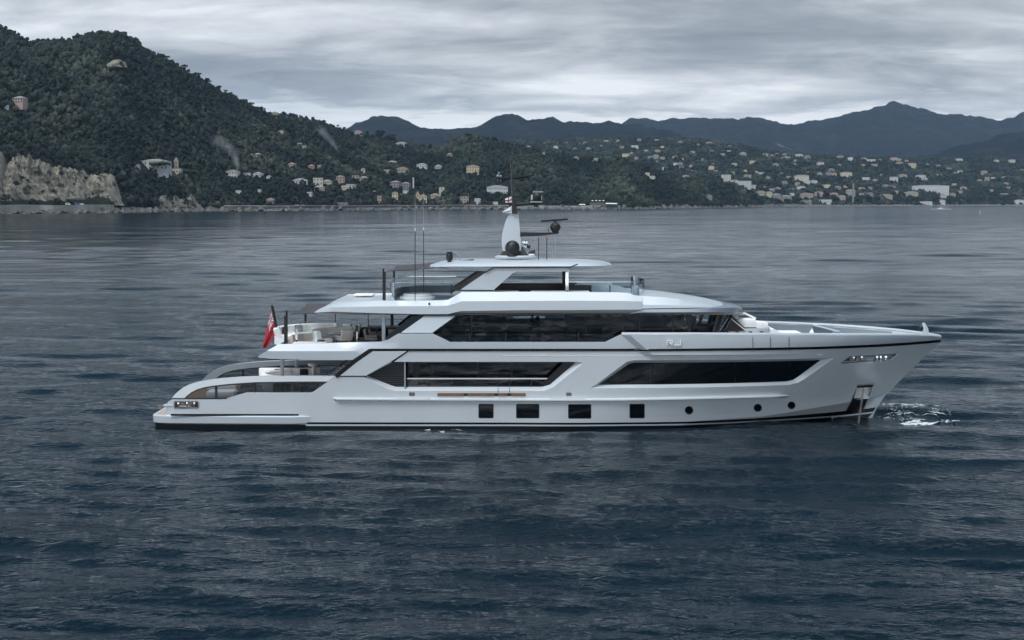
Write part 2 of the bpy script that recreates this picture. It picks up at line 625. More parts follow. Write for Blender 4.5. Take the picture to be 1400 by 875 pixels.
wood_floor = land_mat('wood_floor', [(0.016, 0.022, 0.014), (0.028, 0.035, 0.022), (0.05, 0.055, 0.035)], 0.03)
slope_floor = land_mat('slope_floor', [(0.022, 0.032, 0.022), (0.042, 0.052, 0.034), (0.085, 0.085, 0.06)], 0.02)
mountain_wood = land_mat('mountain_wood', [(0.018, 0.024, 0.022), (0.045, 0.052, 0.046), (0.11, 0.112, 0.10)], 0.0030, 3.0)

near_hill.build('wooded_hill', wood_floor, 'steep wooded hill falling to the rocky shore', -900, 1045, 3.0)
far_slope.build('far_hillside', slope_floor, 'gentle wooded slope dotted with houses behind the town', 400, 1700, 4.0)
mid_mountain.build('mountain_ridge', mountain_wood, 'blue grey mountain ridge behind the near headland', 300, 1200, 4.0, 120)
far_mountain.build('mountain_range', mountain_wood, 'distant mountain range with one pointed summit', 500, 1800, 4.0, 120)
side_mountain.build('mountain_shoulder', mountain_wood, 'dark mountain shoulder in front of the distant range', 1100, 1800, 4.0, 90)


# ------------------------------------------------------------------ rock faces
def rock_mat(name, cols, scale):
    m, t, b = new_mat(name)
    geo = t.nodes.new('ShaderNodeNewGeometry')
    mp = t.nodes.new('ShaderNodeMapping')
    mp.inputs['Scale'].default_value = (1.25, 1.0, 0.38)
    t.links.new(geo.outputs['Position'], mp.inputs['Vector'])
    n = noise_node(t, mp.outputs[0], scale, 8.0, 0.68, 0.8)
    scrub = noise_node(t, geo.outputs['Position'], scale * 0.75, 6.0, 0.72)
    mixc = t.nodes.new('ShaderNodeMix')
    mixc.data_type = 'RGBA'
    t.links.new(ramp_node(t, scrub, [(0.53, (0, 0, 0)), (0.60, (1, 1, 1))]), mixc.inputs[0])
    t.links.new(ramp_node(t, n, [(0.30, cols[0]), (0.46, cols[1]), (0.68, cols[2])]), mixc.inputs[6])
    mixc.inputs[7].default_value = (0.028, 0.034, 0.022, 1)
    t.links.new(mixc.outputs[2], b.inputs['Base Color'])
    b.inputs['Roughness'].default_value = 0.9
    bp = t.nodes.new('ShaderNodeBump')
    bp.inputs['Strength'].default_value = 1.0
    bp.inputs['Distance'].default_value = 4.0
    t.links.new(noise_node(t, mp.outputs[0], scale * 3, 8.0, 0.7), bp.inputs['Height'])
    t.links.new(bp.outputs[0], b.inputs['Normal'])
    return m


pale_rock = rock_mat('pale_rock', [(0.062, 0.058, 0.046), (0.25, 0.225, 0.18), (0.43, 0.385, 0.31)], 0.10)
shore_rock = rock_mat('shore_rock', [(0.05, 0.05, 0.048), (0.17, 0.165, 0.155), (0.36, 0.345, 0.32)], 0.22)


def rock_face(name, label, top, base, d0, lean, back, seed, m, step=0.8, bulge=9.0):
    """steep face between a base line and a top line, leaning back, closed over the top into the hill"""
    top, base = np.array(top, float), np.array(base, float)
    px = np.arange(top[0, 0], top[-1, 0] + step, step)
    nz = SineNoise(seed, 38.0, 6, 0.62)
    rows = 44
    V = []
    for x in px:
        by_ = np.interp(x, base[:, 0], base[:, 1])
        ty = np.interp(x, top[:, 0], top[:, 1]) + 0.016 * (by_ - np.interp(x, top[:, 0], top[:, 1])) * (math.sin(x * 0.9) + math.sin(x * 0.43 + 1) + 0.5 * math.sin(x * 1.7))
        by = np.interp(x, base[:, 0], base[:, 1])
        d = np.interp(x, *np.array(d0, float).T)
        pz = at(x, by, CAM.y + d)
        tz = at(x, ty, CAM.y + d + lean)
        for k in range(rows + 1):
            f = k / rows
            p = pz.lerp(tz, f)
            n = float(nz(np.array(p.x * 1.2), np.array(p.z * 0.9 + p.y * 0.3)))
            n = n + 0.35 * (0.5 - abs(math.sin(p.x * 0.11 + 0.6 * math.sin(p.z * 0.05) + seed)))
            p.y += n * bulge * (0.35 + 0.65 * math.sin(math.pi * min(1, f * 0.8 + 0.15))) - 5 * math.sin(math.pi * f)
            V.append(p)
        V.append(Vector((tz.x * (1 + back / d), tz.y + back, tz.z + 1.0)))
    k = rows + 2
    F = [(i * k + j, (i + 1) * k + j, (i + 1) * k + j + 1, i * k + j + 1) for i in range(len(px) - 1) for j in range(k - 1)]
    o = put(name, V, F, m, None, True, 25)
    return tag(o, label, kind='structure')


CLIFF_TOP = [(-60, 190), (-20, 196), (2, 205), (10, 226), (18, 214), (24, 211), (40, 211), (50, 218), (66, 221), (72, 228), (84, 227), (92, 230),
             (114, 231), (122, 240), (132, 238), (150, 237), (157, 241), (163, 258), (171, 279)]
rock_face('cliff', 'pale bare rock cliff above the coast road', CLIFF_TOP, [(-60, 282), (171, 281)],
          [(-60, 1478), (0, 1500), (171, 1655)], 42, 160, 4, pale_rock, 0.55, 3.2)
rock_face('rock_scar', 'small bare rock scar high on the wooded hill', [(141, 101), (143, 93), (147, 86), (155, 82), (163, 81), (170, 84), (174, 92)],
          [(141, 103), (148, 96), (160, 91), (174, 93)], [(141, near_hill.find(150, 96)[0].y - CAM.y - 14), (174, near_hill.find(165, 92)[0].y - CAM.y - 12)], 10, 60, 6, pale_rock, 0.7, 3.0)
rock_face('rock_outcrop', 'low pale rock outcrop under the clifftop villa', [(216, 280), (219, 268), (226, 266), (232, 272), (240, 267), (246, 272), (257, 271), (262, 265), (267, 270), (275, 281)],
          [(216, 283), (275, 283)], [(216, 1760), (275, 1890)], 16, 70, 9, pale_rock, 0.8, 4.0)


def shore_band(name, label, pts, off, h, wdt, seed, m, amp):
    """broken rock shelf along the water's edge; pts = (px, depth)"""
    pts = np.array(pts, float)
    px = np.arange(pts[0, 0], pts[-1, 0], 0.7)
    nz = SineNoise(seed, 16.0, 4, 0.6)
    rows = 14
    V = []
    for x in px:
        d = np.interp(x, pts[:, 0], pts[:, 1]) - off
        a = ray(x, 282)[0]
        for k in range(rows + 1):
            f = k / rows
            dd = d + wdt * f
            p = Vector((a * dd, CAM.y + dd, 0))
            n = float(nz(np.array(p.x), np.array(p.y * 0.6)))
            end = min(1, (x - pts[0, 0]) / 6, (pts[-1, 0] - x) / 6)
            p.z = -1.2 + (h * f ** 0.75 + amp * n * math.sin(math.pi * min(1, f + 0.15)) + 1.0) * max(0, end)
            V.append(p)
    k = rows + 1
    F = [(i * k + j, (i + 1) * k + j, (i + 1) * k + j + 1, i * k + j + 1) for i in range(len(px) - 1) for j in range(k - 1)]
    return tag(put(name, V, F, m, None, True, 20), label, kind='structure')


SH = [(-60, 1450), (0, 1480), (150, 1620), (300, 1950), (400, 1990), (500, 2216), (640, 2420), (850, 2480), (960, 2900), (1045, 3500), (1100, 3900), (1200, 4300), (1300, 4750), (1400, 4900), (1500, 4900)]
shore_band('rocky_shore', 'broken grey rocks along the water under the cliff', [p for p in SH if p[0] <= 300] + [(318, 1957)], 34, 6.0, 46, 2, shore_rock, 2.2)
shore_band('rocky_shore', 'pale boulders along the water under the wooded headland', [(845, 2480), (960, 2900), (1045, 3500), (1100, 3900)], 45, 6.5, 60, 5, shore_rock, 2.6)
shore_band('rocky_shore', 'low dark rocks along the foot of the long sea wall', [(304, 1950), (400, 1990), (500, 2216), (640, 2420), (850, 2480)], 46, 3.4, 22, 15, shore_rock, 2.6)
shore_band('town_shore', 'pale quay stones and beach in front of the town', [(1085, 3800), (1200, 4300), (1300, 4750), (1400, 4900), (1500, 4900)], 25, 6.0, 70, 7, shore_rock, 2.0)

# ------------------------------------------------------------------ houses, walls and trees of the coast
WALLS = {
    'white': mat('white_render', (0.60, 0.60, 0.585), 0.8, vary=0.10, scale=0.4),
    'cream': mat('cream_render', (0.60, 0.55, 0.43), 0.8, vary=0.10, scale=0.4),
    'yellow': mat('yellow_render', (0.60, 0.52, 0.33), 0.8, vary=0.10, scale=0.4),
    'pink': mat('pink_render', (0.48, 0.36, 0.31), 0.8, vary=0.10, scale=0.4),
    'tan': mat('tan_render', (0.40, 0.35, 0.28), 0.8, vary=0.12, scale=0.4),
    'grey': mat('grey_render', (0.28, 0.27, 0.27), 0.8, vary=0.12, scale=0.4),
    'red': mat('red_render', (0.36, 0.21, 0.18), 0.8, vary=0.12, scale=0.4),
}
ROOFS = {
    'grey': mat('slate_roof', (0.26, 0.25, 0.24), 0.85, vary=0.15, scale=0.6),
    'red': mat('tile_roof', (0.27, 0.17, 0.135), 0.85, vary=0.2, scale=0.6),
    'brown': mat('old_tile_roof', (0.24, 0.17, 0.13), 0.85, vary=0.2, scale=0.6),
    'flat': mat('flat_roof', (0.52, 0.52, 0.50), 0.85, vary=0.08, scale=0.6),
}
DARKWIN = mat('house_glass', (0.025, 0.03, 0.035), 0.25)
STONEWALL = mat('wall_stone', (0.13, 0.125, 0.12), 0.9, vary=0.3, scale=0.15, bump=0.6, bump_scale=0.6)
PALESTONE = mat('pale_stone', (0.40, 0.38, 0.35), 0.9, vary=0.25, scale=0.2, bump=0.5, bump_scale=0.8)
HOUSES = []      # (px0, px1, py_base, py_top, depth)


def house(hill, x0, x1, y0, y1, wall, roof, label, kind='hip', wins=None, group='houses on the wooded hillside', name='house', cat='house', rz=None, deep=0.75, push=0.0):
    """a house that fills the picture box x0..x1, y0 (eaves) .. y1 (foot), standing on the slope"""
    px = (x0 + x1) / 2
    p, t = hill.find(px, y1)
    d = p.y - CAM.y - push
    p = at(px, y1, CAM.y + d)
    wd = (x1 - x0) / FPX * d
    ht = (y1 - y0) / FPX * d
    dp = max(6.0, wd * deep)
    rz = R.uniform(-0.28, 0.28) if rz is None else rz
    k = math.cos(rz)
    wd, = (wd * (1.0 - 0.25 * abs(rz)),)
    root = empty(name, (p.x, p.y + dp / 2, p.z), rz, label, cat, group)
    hx, hy = wd / 2, dp / 2
    foot = -6.0 - push * 0.3
    MB().box((0, 0, (ht + foot) / 2), (wd, dp, ht - foot)).build('wall', WALLS[wall], root, False)
    e = 0.45
    rb = MB()
    rh = min(0.24 * wd, 2.6) if kind != 'flat' else 0.5
    if kind == 'flat':
        rb.box((0, 0, ht + 0.27), (wd + 0.5, dp + 0.5, 0.5))
    elif kind == 'gable':
        b = [(-hx - e, -hy - e, ht + .02), (hx + e, -hy - e, ht + .02), (hx + e, hy + e, ht + .02), (-hx - e, hy + e, ht + .02), (-hx - e, 0, ht + rh), (hx + e, 0, ht + rh)]
        rb.add(b, [(0, 1, 5, 4), (2, 3, 4, 5), (0, 4, 3), (1, 2, 5), (3, 2, 1, 0)])
    elif kind == 'spire':
        b = [(-hx - .2, -hy - .2, ht + .02), (hx + .2, -hy - .2, ht + .02), (hx + .2, hy + .2, ht + .02), (-hx - .2, hy + .2, ht + .02), (0, 0, ht + wd * 0.95)]
        rb.add(b, [(0, 1, 4), (1, 2, 4), (2, 3, 4), (3, 0, 4), (3, 2, 1, 0)])
    else:
        q = min(hx * 0.75, hy)
        b = [(-hx - e, -hy - e, ht + .02), (hx + e, -hy - e, ht + .02), (hx + e, hy + e, ht + .02), (-hx - e, hy + e, ht + .02), (-hx + q, 0, ht + rh), (hx - q, 0, ht + rh)]
        rb.add(b, [(0, 1, 5, 4), (2, 3, 4, 5), (0, 4, 3), (1, 2, 5), (3, 2, 1, 0)])
    rb.build('roof', ROOFS[roof], root, False)
    if wins:
        nx, nz = wins
        sh = None
        for i in range(nx):
            for j in range(nz):
                cx = -hx + wd * (i + 0.5) / nx
                cz = ht * (j + 0.52) / nz
                w_ = min(1.5, wd / nx * 0.42)
                h_ = min(2.0, ht / nz * 0.55)
                if sh is None:
                    sh = MB().box((0, 0, 0), (w_, 0.16, h_)).build('window', DARKWIN, root, False)
                    o = sh
                else:
                    o = sh.copy()
                    COL.objects.link(o)
                    o.parent = root
                o.location = (cx, -hy - 0.03, cz)
    HOUSES.append((x0, x1, y1, y0, d))
    return root


H = near_hill
NH = 'houses on the wooded hillside'
# (x0, x1, eaves, foot, wall, roof, kind, windows, label)
for (x0, x1, y0, y1, wall, roof, kind, wins, label) in [
    (190, 229, 220, 232.5, 'white', 'grey', 'hip', (7, 2), 'large pale villa with hipped grey roof on the terrace over the rocky shore'),
    (184.5, 190, 225, 232.5, 'white', 'grey', 'flat', None, 'narrow pale wing at the left end of the large terrace villa'),
    (225, 247, 231, 238.5, 'cream', 'flat', 'flat', (6, 1), 'low cream house beside the umbrella pines below the spired tower'),
    (309, 326, 234.5, 244, 'white', 'brown', 'hip', (4, 2), 'white two storey villa beside the lower smoke plume'),
    (331, 342, 236.5, 240, 'white', 'flat', 'flat', None, 'low white house just right of the villa under the smoke'),
    (346, 359, 237.5, 243, 'white', 'grey', 'hip', (4, 1), 'white bungalow at the head of the pale garden steps'),
    (364, 371, 241.5, 245, 'white', 'grey', 'hip', None, 'tiny white house right of the pale garden steps'),
    (319, 330, 260.5, 264, 'white', 'flat', 'flat', None, 'long low white annex in the trees above the stone sea wall'),
    (353, 357, 259, 263.5, 'white', 'flat', 'flat', None, 'small white hut under the foot of the garden steps'),
    (341, 345.5, 256, 259.5, 'white', 'flat', 'flat', None, 'small white hut under the white bungalow'),
    (341, 346, 211, 217, 'tan', 'brown', 'gable', None, 'narrow tan house, left of the pair alone in the woods over the white villa'),
    (348, 356.5, 211, 216, 'tan', 'grey', 'hip', (3, 1), 'wide tan house, right of the pair alone in the woods over the white villa'),
    (364, 375, 273, 279, 'grey', 'brown', 'hip', (3, 1), 'grey stone house directly on the coast road under the garden steps'),
    (380, 388, 179.5, 183, 'cream', 'brown', 'hip', None, 'small cream house near the hilltop left of the upper smoke'),
    (370, 380, 154.5, 158, 'tan', 'brown', 'hip', None, 'tan house on the crest of the wooded hill'),
    (404, 412, 197, 201, 'tan', 'brown', 'gable', None, 'tan farmhouse in the woods left of the upper smoke plume'),
    (413, 419, 200.5, 205, 'tan', 'red', 'gable', None, 'red roofed outhouse beside the tan farmhouse'),
    (393, 404, 224.5, 230, 'tan', 'brown', 'hip', (3, 1), 'beige house over the long white villa'),
    (421, 430, 227, 231.5, 'red', 'red', 'hip', None, 'dull red house in the trees over the cream villas'),
    (433.5, 438.5, 226.5, 231, 'tan', 'red', 'gable', None, 'little tan house just right of the dull red house'),
    (400, 420, 246, 252, 'white', 'grey', 'hip', (6, 1), 'long white villa with a pale low roof amid trees'),
    (428, 441, 243.5, 253, 'cream', 'flat', 'flat', (3, 2), 'upper cream villa of the close pair, with a flat roof'),
    (441, 453.5, 248, 258.5, 'cream', 'grey', 'hip', (4, 3), 'lower cream villa of the close pair, three storeys'),
    (428, 443, 256, 262.5, 'pink', 'grey', 'hip', (4, 1), 'pale pink house under the cream villa pair'),
    (420, 427, 264, 268.5, 'white', 'grey', 'gable', None, 'little white cottage near the sea wall below the pink house'),
    (459, 470.5, 242, 252, 'pink', 'red', 'hip', (3, 3), 'salmon pink three storey house left of the cream tower'),
    (481.5, 491, 240, 250, 'tan', 'red', 'flat', (2, 3), 'tan block joined to the cream house under the little tower'),
    (491, 503, 243, 250, 'cream', 'grey', 'hip', (4, 2), 'cream house with a sloping terrace under the little tower'),
    (472, 486, 252, 256, 'white', 'flat', 'flat', (4, 1), 'white flat roofed pavilion below the salmon pink house'),
    (466, 478, 256, 262, 'cream', 'grey', 'gable', None, 'cream gabled house under the flat roofed pavilion'),
    (470, 477, 226.5, 231, 'tan', 'red', 'gable', None, 'small tan house in the woods above the salmon pink house'),
    (541, 556, 195.5, 202, 'cream', 'grey', 'hip', (5, 1), 'cream villa standing on the skyline by two round trees'),
    (483, 495, 180, 184, 'pink', 'red', 'hip', None, 'pinkish house on the crest left of the two round trees'),
    (529, 543, 221.5, 226.5, 'white', 'grey', 'hip', (5, 1), 'bright white villa high over the tan villa'),
    (542, 558, 230.5, 240.5, 'tan', 'brown', 'hip', (5, 2), 'broad tan villa with a brown hipped roof mid slope'),
    (525, 532, 233.5, 239.5, 'pink', 'red', 'gable', None, 'small pinkish house left of the broad tan villa'),
    (534, 547, 249, 259, 'grey', 'red', 'hip', (3, 3), 'mauve grey house with a dull red roof'),
    (548.5, 561, 251, 260, 'grey', 'brown', 'hip', (3, 3), 'mauve grey house next to the thin white tower'),
    (551, 558, 260.5, 265, 'white', 'grey', 'flat', None, 'small white block under the mauve grey houses'),
    (545, 559, 265.5, 269, 'white', 'flat', 'flat', (4, 1), 'long white terrace building under the small white block'),
    (536, 544, 264, 276, 'yellow', 'brown', 'hip', (2, 3), 'tall narrow yellow house left of the shore villa with turret'),
    (516, 521.5, 269, 281, 'pink', 'red', 'gable', (1, 3), 'narrow pink house standing on the sea wall'),
    (507.5, 514, 261, 264, 'white', 'flat', 'flat', None, 'low white roof in the trees left of the tall yellow house'),
    (461, 475, 277, 282, 'grey', 'grey', 'flat', (4, 1), 'low grey boat house on the sea wall'),
    (570, 584, 225, 235, 'white', 'grey', 'hip', (4, 2), 'white two storey villa in mid slope above the ruined tower'),
    (594, 604.5, 227, 232, 'white', 'grey', 'hip', (3, 1), 'pale low house right of the white two storey villa, mid slope'),
    (602.5, 609, 201, 205, 'white', 'flat', 'flat', None, 'small white cube house in the saddle of the ridge'),
    (611, 619, 211, 216.5, 'red', 'red', 'hip', (2, 2), 'dull red house under the saddle of the ridge'),
    (637.5, 655, 227.5, 238.5, 'yellow', 'brown', 'hip', (5, 3), 'large square yellow villa with three rows of windows'),
    (665, 694, 255.5, 266, 'white', 'grey', 'hip', (9, 2), 'long white two storey building left of the yacht mast'),
    (572.5, 583.5, 268, 281, 'yellow', 'brown', 'hip', (3, 3), 'yellow shore villa with a turret by the quay'),
    (588, 601, 266.5, 274, 'cream', 'brown', 'hip', (4, 2), 'cream house between the turret villa and the ruined tower'),
    (628.5, 640.5, 268.5, 281, 'tan', 'brown', 'flat', (3, 3), 'tan castle like house with one corner tower on the quay'),
    (649, 657, 273, 279.5, 'white', 'grey', 'gable', (2, 1), 'white gabled house on the quay right of the castle like house'),
    (674, 680.5, 276, 280, 'white', 'flat', 'flat', None, 'small white kiosk on the quay under the long white building'),
    (641, 647, 220.5, 223, 'white', 'flat', 'flat', None, 'little white roof in the trees over the square yellow villa'),
    (784, 791.5, 215.5, 219.5, 'pink', 'red', 'hip', (3, 1), 'pinkish house on top of the wooded headland'),
    (882, 888, 236, 240, 'cream', 'flat', 'flat', None, 'upper cream house in the trees of the wooded headland'),
    (888.5, 896, 242, 247, 'cream', 'grey', 'gable', None, 'lower cream house in the trees of the wooded headland'),
    (931, 944, 241, 247, 'tan', 'red', 'hip', (4, 1), 'tan house with a red roof near the end of the headland'),
    (17, 34, 134, 141, 'pink', 'grey', 'hip', (4, 2), 'pink house with white window trim alone in the woods'),
    (6, 11, 144, 148, 'white', 'flat', 'flat', None, 'tiny white hut left below the pink house in the woods'),
    (30, 35, 145, 149, 'white', 'flat', 'gable', None, 'tiny white gabled hut right below the pink house'),
    (86, 95, 72.5, 76, 'white', 'grey', 'hip', None, 'little white house near the top of the wooded hill'),
]:
    house(H, x0, x1, y0, y1, wall, roof, label, kind, wins, NH, rz=(0.05 if x1 - x0 > 18 else None), push=(16.0 if x1 - x0 > 30 else (6.0 if x1 - x0 > 12 else 0.0)))
house(H, 237, 243.5, 220, 231, 'tan', 'brown', 'tan square tower with a pointed roof beside the large terrace villa', 'spire', (1, 2), None, 'bell_tower', 'tower', 0.2, 1.0)
house(H, 493.5, 499, 231, 240, 'cream', 'red', 'little cream lookout tower with a red roof', 'hip', (1, 2), None, 'lookout_tower', 'tower', 0.0, 1.0, 8)
house(H, 568.5, 573.5, 265.5, 276, 'yellow', 'red', 'slim yellow turret with a pointed red roof beside the shore villa', 'spire', (1, 2), None, 'turret', 'tower', 0.0, 1.0)
house(H, 600, 607.5, 256, 271, 'cream', 'brown', 'ruined cream tower beside the cream shore house', 'flat', (1, 3), None, 'ruined_tower', 'tower', 0.1, 0.8)
house(H, 636.5, 640.5, 264.5, 272, 'tan', 'brown', 'corner tower rising from the castle like house', 'flat', None, None, 'corner_tower', 'tower', 0.0, 1.0, 4)
house(H, 564.2, 566, 243, 261, 'white', 'flat', 'thin white tower standing in the trees by the mauve houses', 'flat', None, None, 'slender_tower', 'tower', 0.0, 1.0)
house(H, 965, 974, 267, 275, 'grey', 'grey', 'small stone chapel with a gable on the rocky point', 'gable', (1, 1), None, 'chapel', 'chapel', math.pi / 2, 1.0, 20)

# terrace wall and steps
def ribbon_wall(name, label, hill, pts, h_px, m, cat='wall', thick=1.5, push=6.0):
    """wall that follows picture points (px, py of its foot) on a slope"""
    b = MB()
    P = []
    for (x, y) in pts:
        p, _ = hill.find(x, y)
        d = p.y - CAM.y - push
        P.append((at(x, y, CAM.y + d), h_px / FPX * d))
    for (p, h), (q, g) in zip(P, P[1:]):
        vs = [p + Vector((0, 0, -3)), q + Vector((0, 0, -3)), q + Vector((0, 0, g)), p + Vector((0, 0, h))]
        b.prism(vs, (0, thick, 0))
    return tag(b.build(name, m, None, False), label, cat)


ribbon_wall('terrace_wall', 'pale balustrade wall edging the villa terrace', H, [(199, 242), (215, 242.5), (236, 243)], 1.6, PALESTONE)
ribbon_wall('terrace_wall', 'rounded pale bastion wall at the end of the villa terrace', H, [(235.5, 246), (242, 247.5), (248, 246)], 7, PALESTONE)
ribbon_wall('garden_steps', 'pale garden steps running down from the white bungalow', H, [(359.5, 244), (361.5, 257)], 2.0, PALESTONE, 'steps', 4.0)
ribbon_wall('retaining_wall', 'stepped pale stone wall climbing to the umbrella pines', H, [(259, 252), (262, 262), (266, 273)], 5, PALESTONE)


def quay(name, label, pts, off, h, wdt, m, cat='wall'):
    b = MB()
    P = []
    for x in np.arange(pts[0], pts[1] + 0.1, 6.0):
        d = np.interp(x, *np.array(SH, float).T) - off
        P.append((ray(x, 282)[0], d + 5 * math.sin(x * 0.051) + 3 * math.sin(x * 0.13 + 1)))
    for (a, d), (a2, d2) in zip(P, P[1:]):
        q = [Vector((a * d, CAM.y + d, -2)), Vector((a2 * d2, CAM.y + d2, -2)), Vector((a2 * (d2 + wdt), CAM.y + d2 + wdt, -2)), Vector((a * (d + wdt), CAM.y + d + wdt, -2))]
        b.prism(q, (0, 0, h + 2 + 0.3 * math.sin(a * 130)))
    return tag(b.build(name, m, None, False), label, cat)


quay('sea_wall', 'long dark stone sea wall carrying the coast road', (306, 700), 26, 6.2, 34, STONEWALL)
quay('sea_wall', 'pale low sea wall with the coast road under the cliff', (-60, 160), 22, 8.5, 10, PALESTONE)
quay('sea_wall', 'grey sea wall on the right of the yacht mast', (704, 850), 30, 6.0, 40, PALESTONE)
# a pale parapet runs along the top of the dark wall
quay('parapet', 'thin pale parapet along the top of the dark sea wall', (306, 700), 20, 7.2, 1.2, PALESTONE)


# restaurant on the rocks with white parasols
def restaurant():
    d = 2440.0
    o = at(826, 285.5, CAM.y + d)
    root = empty('beach_restaurant', o, 0, 'arched stone beach restaurant on the rocks under white parasols', 'restaurant')
    s = d / FPX
    b = MB()
    W, Hh = 38 * s, 8.5 * s
    b.box((0, 6, Hh / 2 - 1.5), (W, 12, Hh + 3))
    b.build('wall', STONEWALL, root, False)
    for k in range(6):
        c = -W / 2 + W * (k + 0.5) / 6
        pts = [(-1.7, 0), (1.7, 0)] + [(1.7 * math.cos(t), 3.2 + 1.7 * math.sin(t)) for t in np.linspace(0, math.pi, 9)]
        MB().prism([(c + x, -0.15, 1.0 + z) for x, z in pts], (0, 0.3, 0)).build('arch', DARKWIN, root, False)
    white = mat('parasol_canvas', (0.75, 0.75, 0.73), 0.7)
    for k, xx in enumerate((-16, -11, -6, -1)):
        p = at(826 + xx, 277, CAM.y + d + 5)
        u = empty('parasol', (p.x, p.y, o.z + Hh), 0, 'white square parasol on the roof of the beach restaurant', 'parasol', 'parasols on the restaurant roof')
        MB().tube([(0, 0, 0), (0, 0, 3.2)], 0.12, 6).build('pole', DARKWIN, u)
        MB().lathe([(0.02, 4.1), (2.9, 2.9), (2.9, 2.7), (0.02, 3.8)], (0, 0, 0), 4, math.pi / 4, math.pi / 4 + 2 * math.pi).build('canopy', white, u, False)
    p = at(836, 280.5, CAM.y + d - 4)
    u = empty('awning', (p.x, p.y, p.z), 0, 'long white awning on the right side of the beach restaurant', 'awning')
    MB().prism([(-9, -3, 1.9), (9, -3, 1.6), (9, 5, 3.4), (-9, 5, 3.6)], (0, 0, 0.25)).build('canvas', white, u, False)
    for x in (-8.5, 8.5):
        MB().tube([(x, -2.8, -2), (x, -2.8, 1.9)], 0.12, 6).build('post', DARKWIN, u)
    p = at(796, 282, CAM.y + d - 4)
    u = empty('awning', (p.x, p.y, p.z), 0, 'small white awning on the left of the beach restaurant', 'awning')
    MB().prism([(-5, -2, 2.2), (5, -2, 2.2), (5, 4, 3.4), (-5, 4, 3.4)], (0, 0, 0.25)).build('canvas', white, u, False)
    for x in (-4.6, 4.6):
        MB().tube([(x, -1.8, -2), (x, -1.8, 2.2)], 0.12, 6).build('post', DARKWIN, u)


restaurant()

# ---- the far slope and its town
G = far_slope
TG = 'buildings of the town across the bay'
for (x0, x1, y0, y1, wall, roof, kind, wins, label) in [
    (987, 999, 239, 248, 'white', 'flat', 'flat', (3, 3), 'upper white apartment block behind the dark point'),
    (997, 1012, 247, 251, 'white', 'red', 'hip', (4, 1), 'low white block with a reddish roof joined to the apartment blocks'),
    (1010, 1027, 247.5, 258.5, 'white', 'flat', 'flat', (5, 4), 'largest white apartment block behind the dark point'),
    (1027, 1035, 253, 258.5, 'white', 'flat', 'flat', (2, 2), 'lowest white apartment block, right end of the row'),
    (1018, 1027, 239, 246, 'tan', 'flat', 'flat', (2, 2), 'tan block uphill of the largest white apartment block'),
    (1087, 1106, 240, 249.5, 'cream', 'brown', 'hip', (6, 3), 'big beige palace like building over the town'),
    (1087, 1094, 250, 255, 'tan', 'red', 'hip', None, 'tan house right under the big beige building'),
    (1100, 1108, 247, 252, 'white', 'flat', 'flat', None, 'white house at the right foot of the big beige building'),
    (1090, 1101, 255.5, 260, 'white', 'grey', 'hip', None, 'white row house below the big beige building'),
    (1079, 1086, 264, 270, 'white', 'flat', 'flat', None, 'bright white flat roofed block on the waterfront of the town'),
    (1035, 1047, 262, 271, 'tan', 'brown', 'hip', (4, 2), 'tan waterfront house at the left end of the town'),
    (1047, 1056, 263, 271, 'cream', 'brown', 'hip', (3, 2), 'cream waterfront house second from the left end of the town'),
    (1056, 1068, 266, 274, 'grey', 'grey', 'hip', (4, 2), 'grey waterfront house left of the bright white waterfront block'),
    (1068, 1082, 268, 276, 'tan', 'grey', 'hip', (4, 2), 'wide tan waterfront house under the bright white block'),
    (1095, 1112, 265, 274, 'tan', 'brown', 'hip', (5, 2), 'wide beige waterfront block below the white row house'),
    (1114, 1126, 263, 269, 'pink', 'brown', 'hip', (4, 1), 'pinkish waterfront house right of the wide beige block'),
    (1094, 1110, 274, 279.5, 'grey', 'flat', 'flat', (5, 1), 'low grey beach building with a flat roof'),
    (1118, 1137, 273, 280, 'white', 'flat', 'flat', (6, 1), 'long pale beach building with shaded arcade'),
    (1135, 1147, 264.5, 269, 'pink', 'red', 'hip', (4, 1), 'long pinkish house left of the bell tower'),
    (1146, 1156, 268, 277, 'tan', 'brown', 'hip', (3, 2), 'tan waterfront house left of the bell tower'),
    (1157, 1170, 260, 268.5, 'tan', 'red', 'hip', (4, 2), 'tan palazzo right behind the bell tower'),
    (1250, 1301, 254, 265, 'white', 'grey', 'hip', (14, 3), 'very long white hotel with rows of windows'),
    (1237, 1257, 263, 270.5, 'tan', 'grey', 'hip', (6, 2), 'long beige building left below the white hotel'),
    (1286, 1294, 266, 273, 'cream', 'flat', 'flat', (2, 2), 'cream block right below the white hotel'),
    (1283, 1293, 274, 280.5, 'white', 'grey', 'hip', (3, 1), 'pale house on the shore under the cream block'),
    (1204, 1221, 266.5, 274, 'tan', 'brown', 'hip', (5, 2), 'broad tan block left of the long beige building'),
    (1258, 1275, 275.5, 280, 'white', 'flat', 'flat', (5, 1), 'low white bathing pavilion on the shore under the hotel'),
    (1302, 1308, 251, 255, 'yellow', 'flat', 'flat', None, 'small yellow house at the right end of the hotel'),
    (1388, 1401, 274, 280, 'white', 'grey', 'hip', (4, 1), 'pale shore house at the right edge of the bay'),
    (1253, 1266, 240, 244, 'white', 'grey', 'hip', (4, 1), 'long white villa uphill of the white hotel'),
    (1150, 1165, 236, 242, 'cream', 'brown', 'hip', (4, 1), 'cream villa uphill of the bell tower'),
    (1342, 1350, 234, 239, 'tan', 'brown', 'hip', (2, 1), 'tan villa high over the wooded right end of the bay'),
    (1347, 1353, 242, 250, 'tan', 'grey', 'flat', (2, 3), 'tan tower block on the wooded right end of the bay'),
]:
    house(G, x0, x1, y0, y1, wall, roof, label, kind, wins, TG, deep=0.55)
house(G, 1165.6, 1167.4, 252, 279, 'grey', 'grey', 'slender pale bell tower in the middle of the town', 'spire', None, None, 'bell_tower', 'tower', 0.0, 1.0)

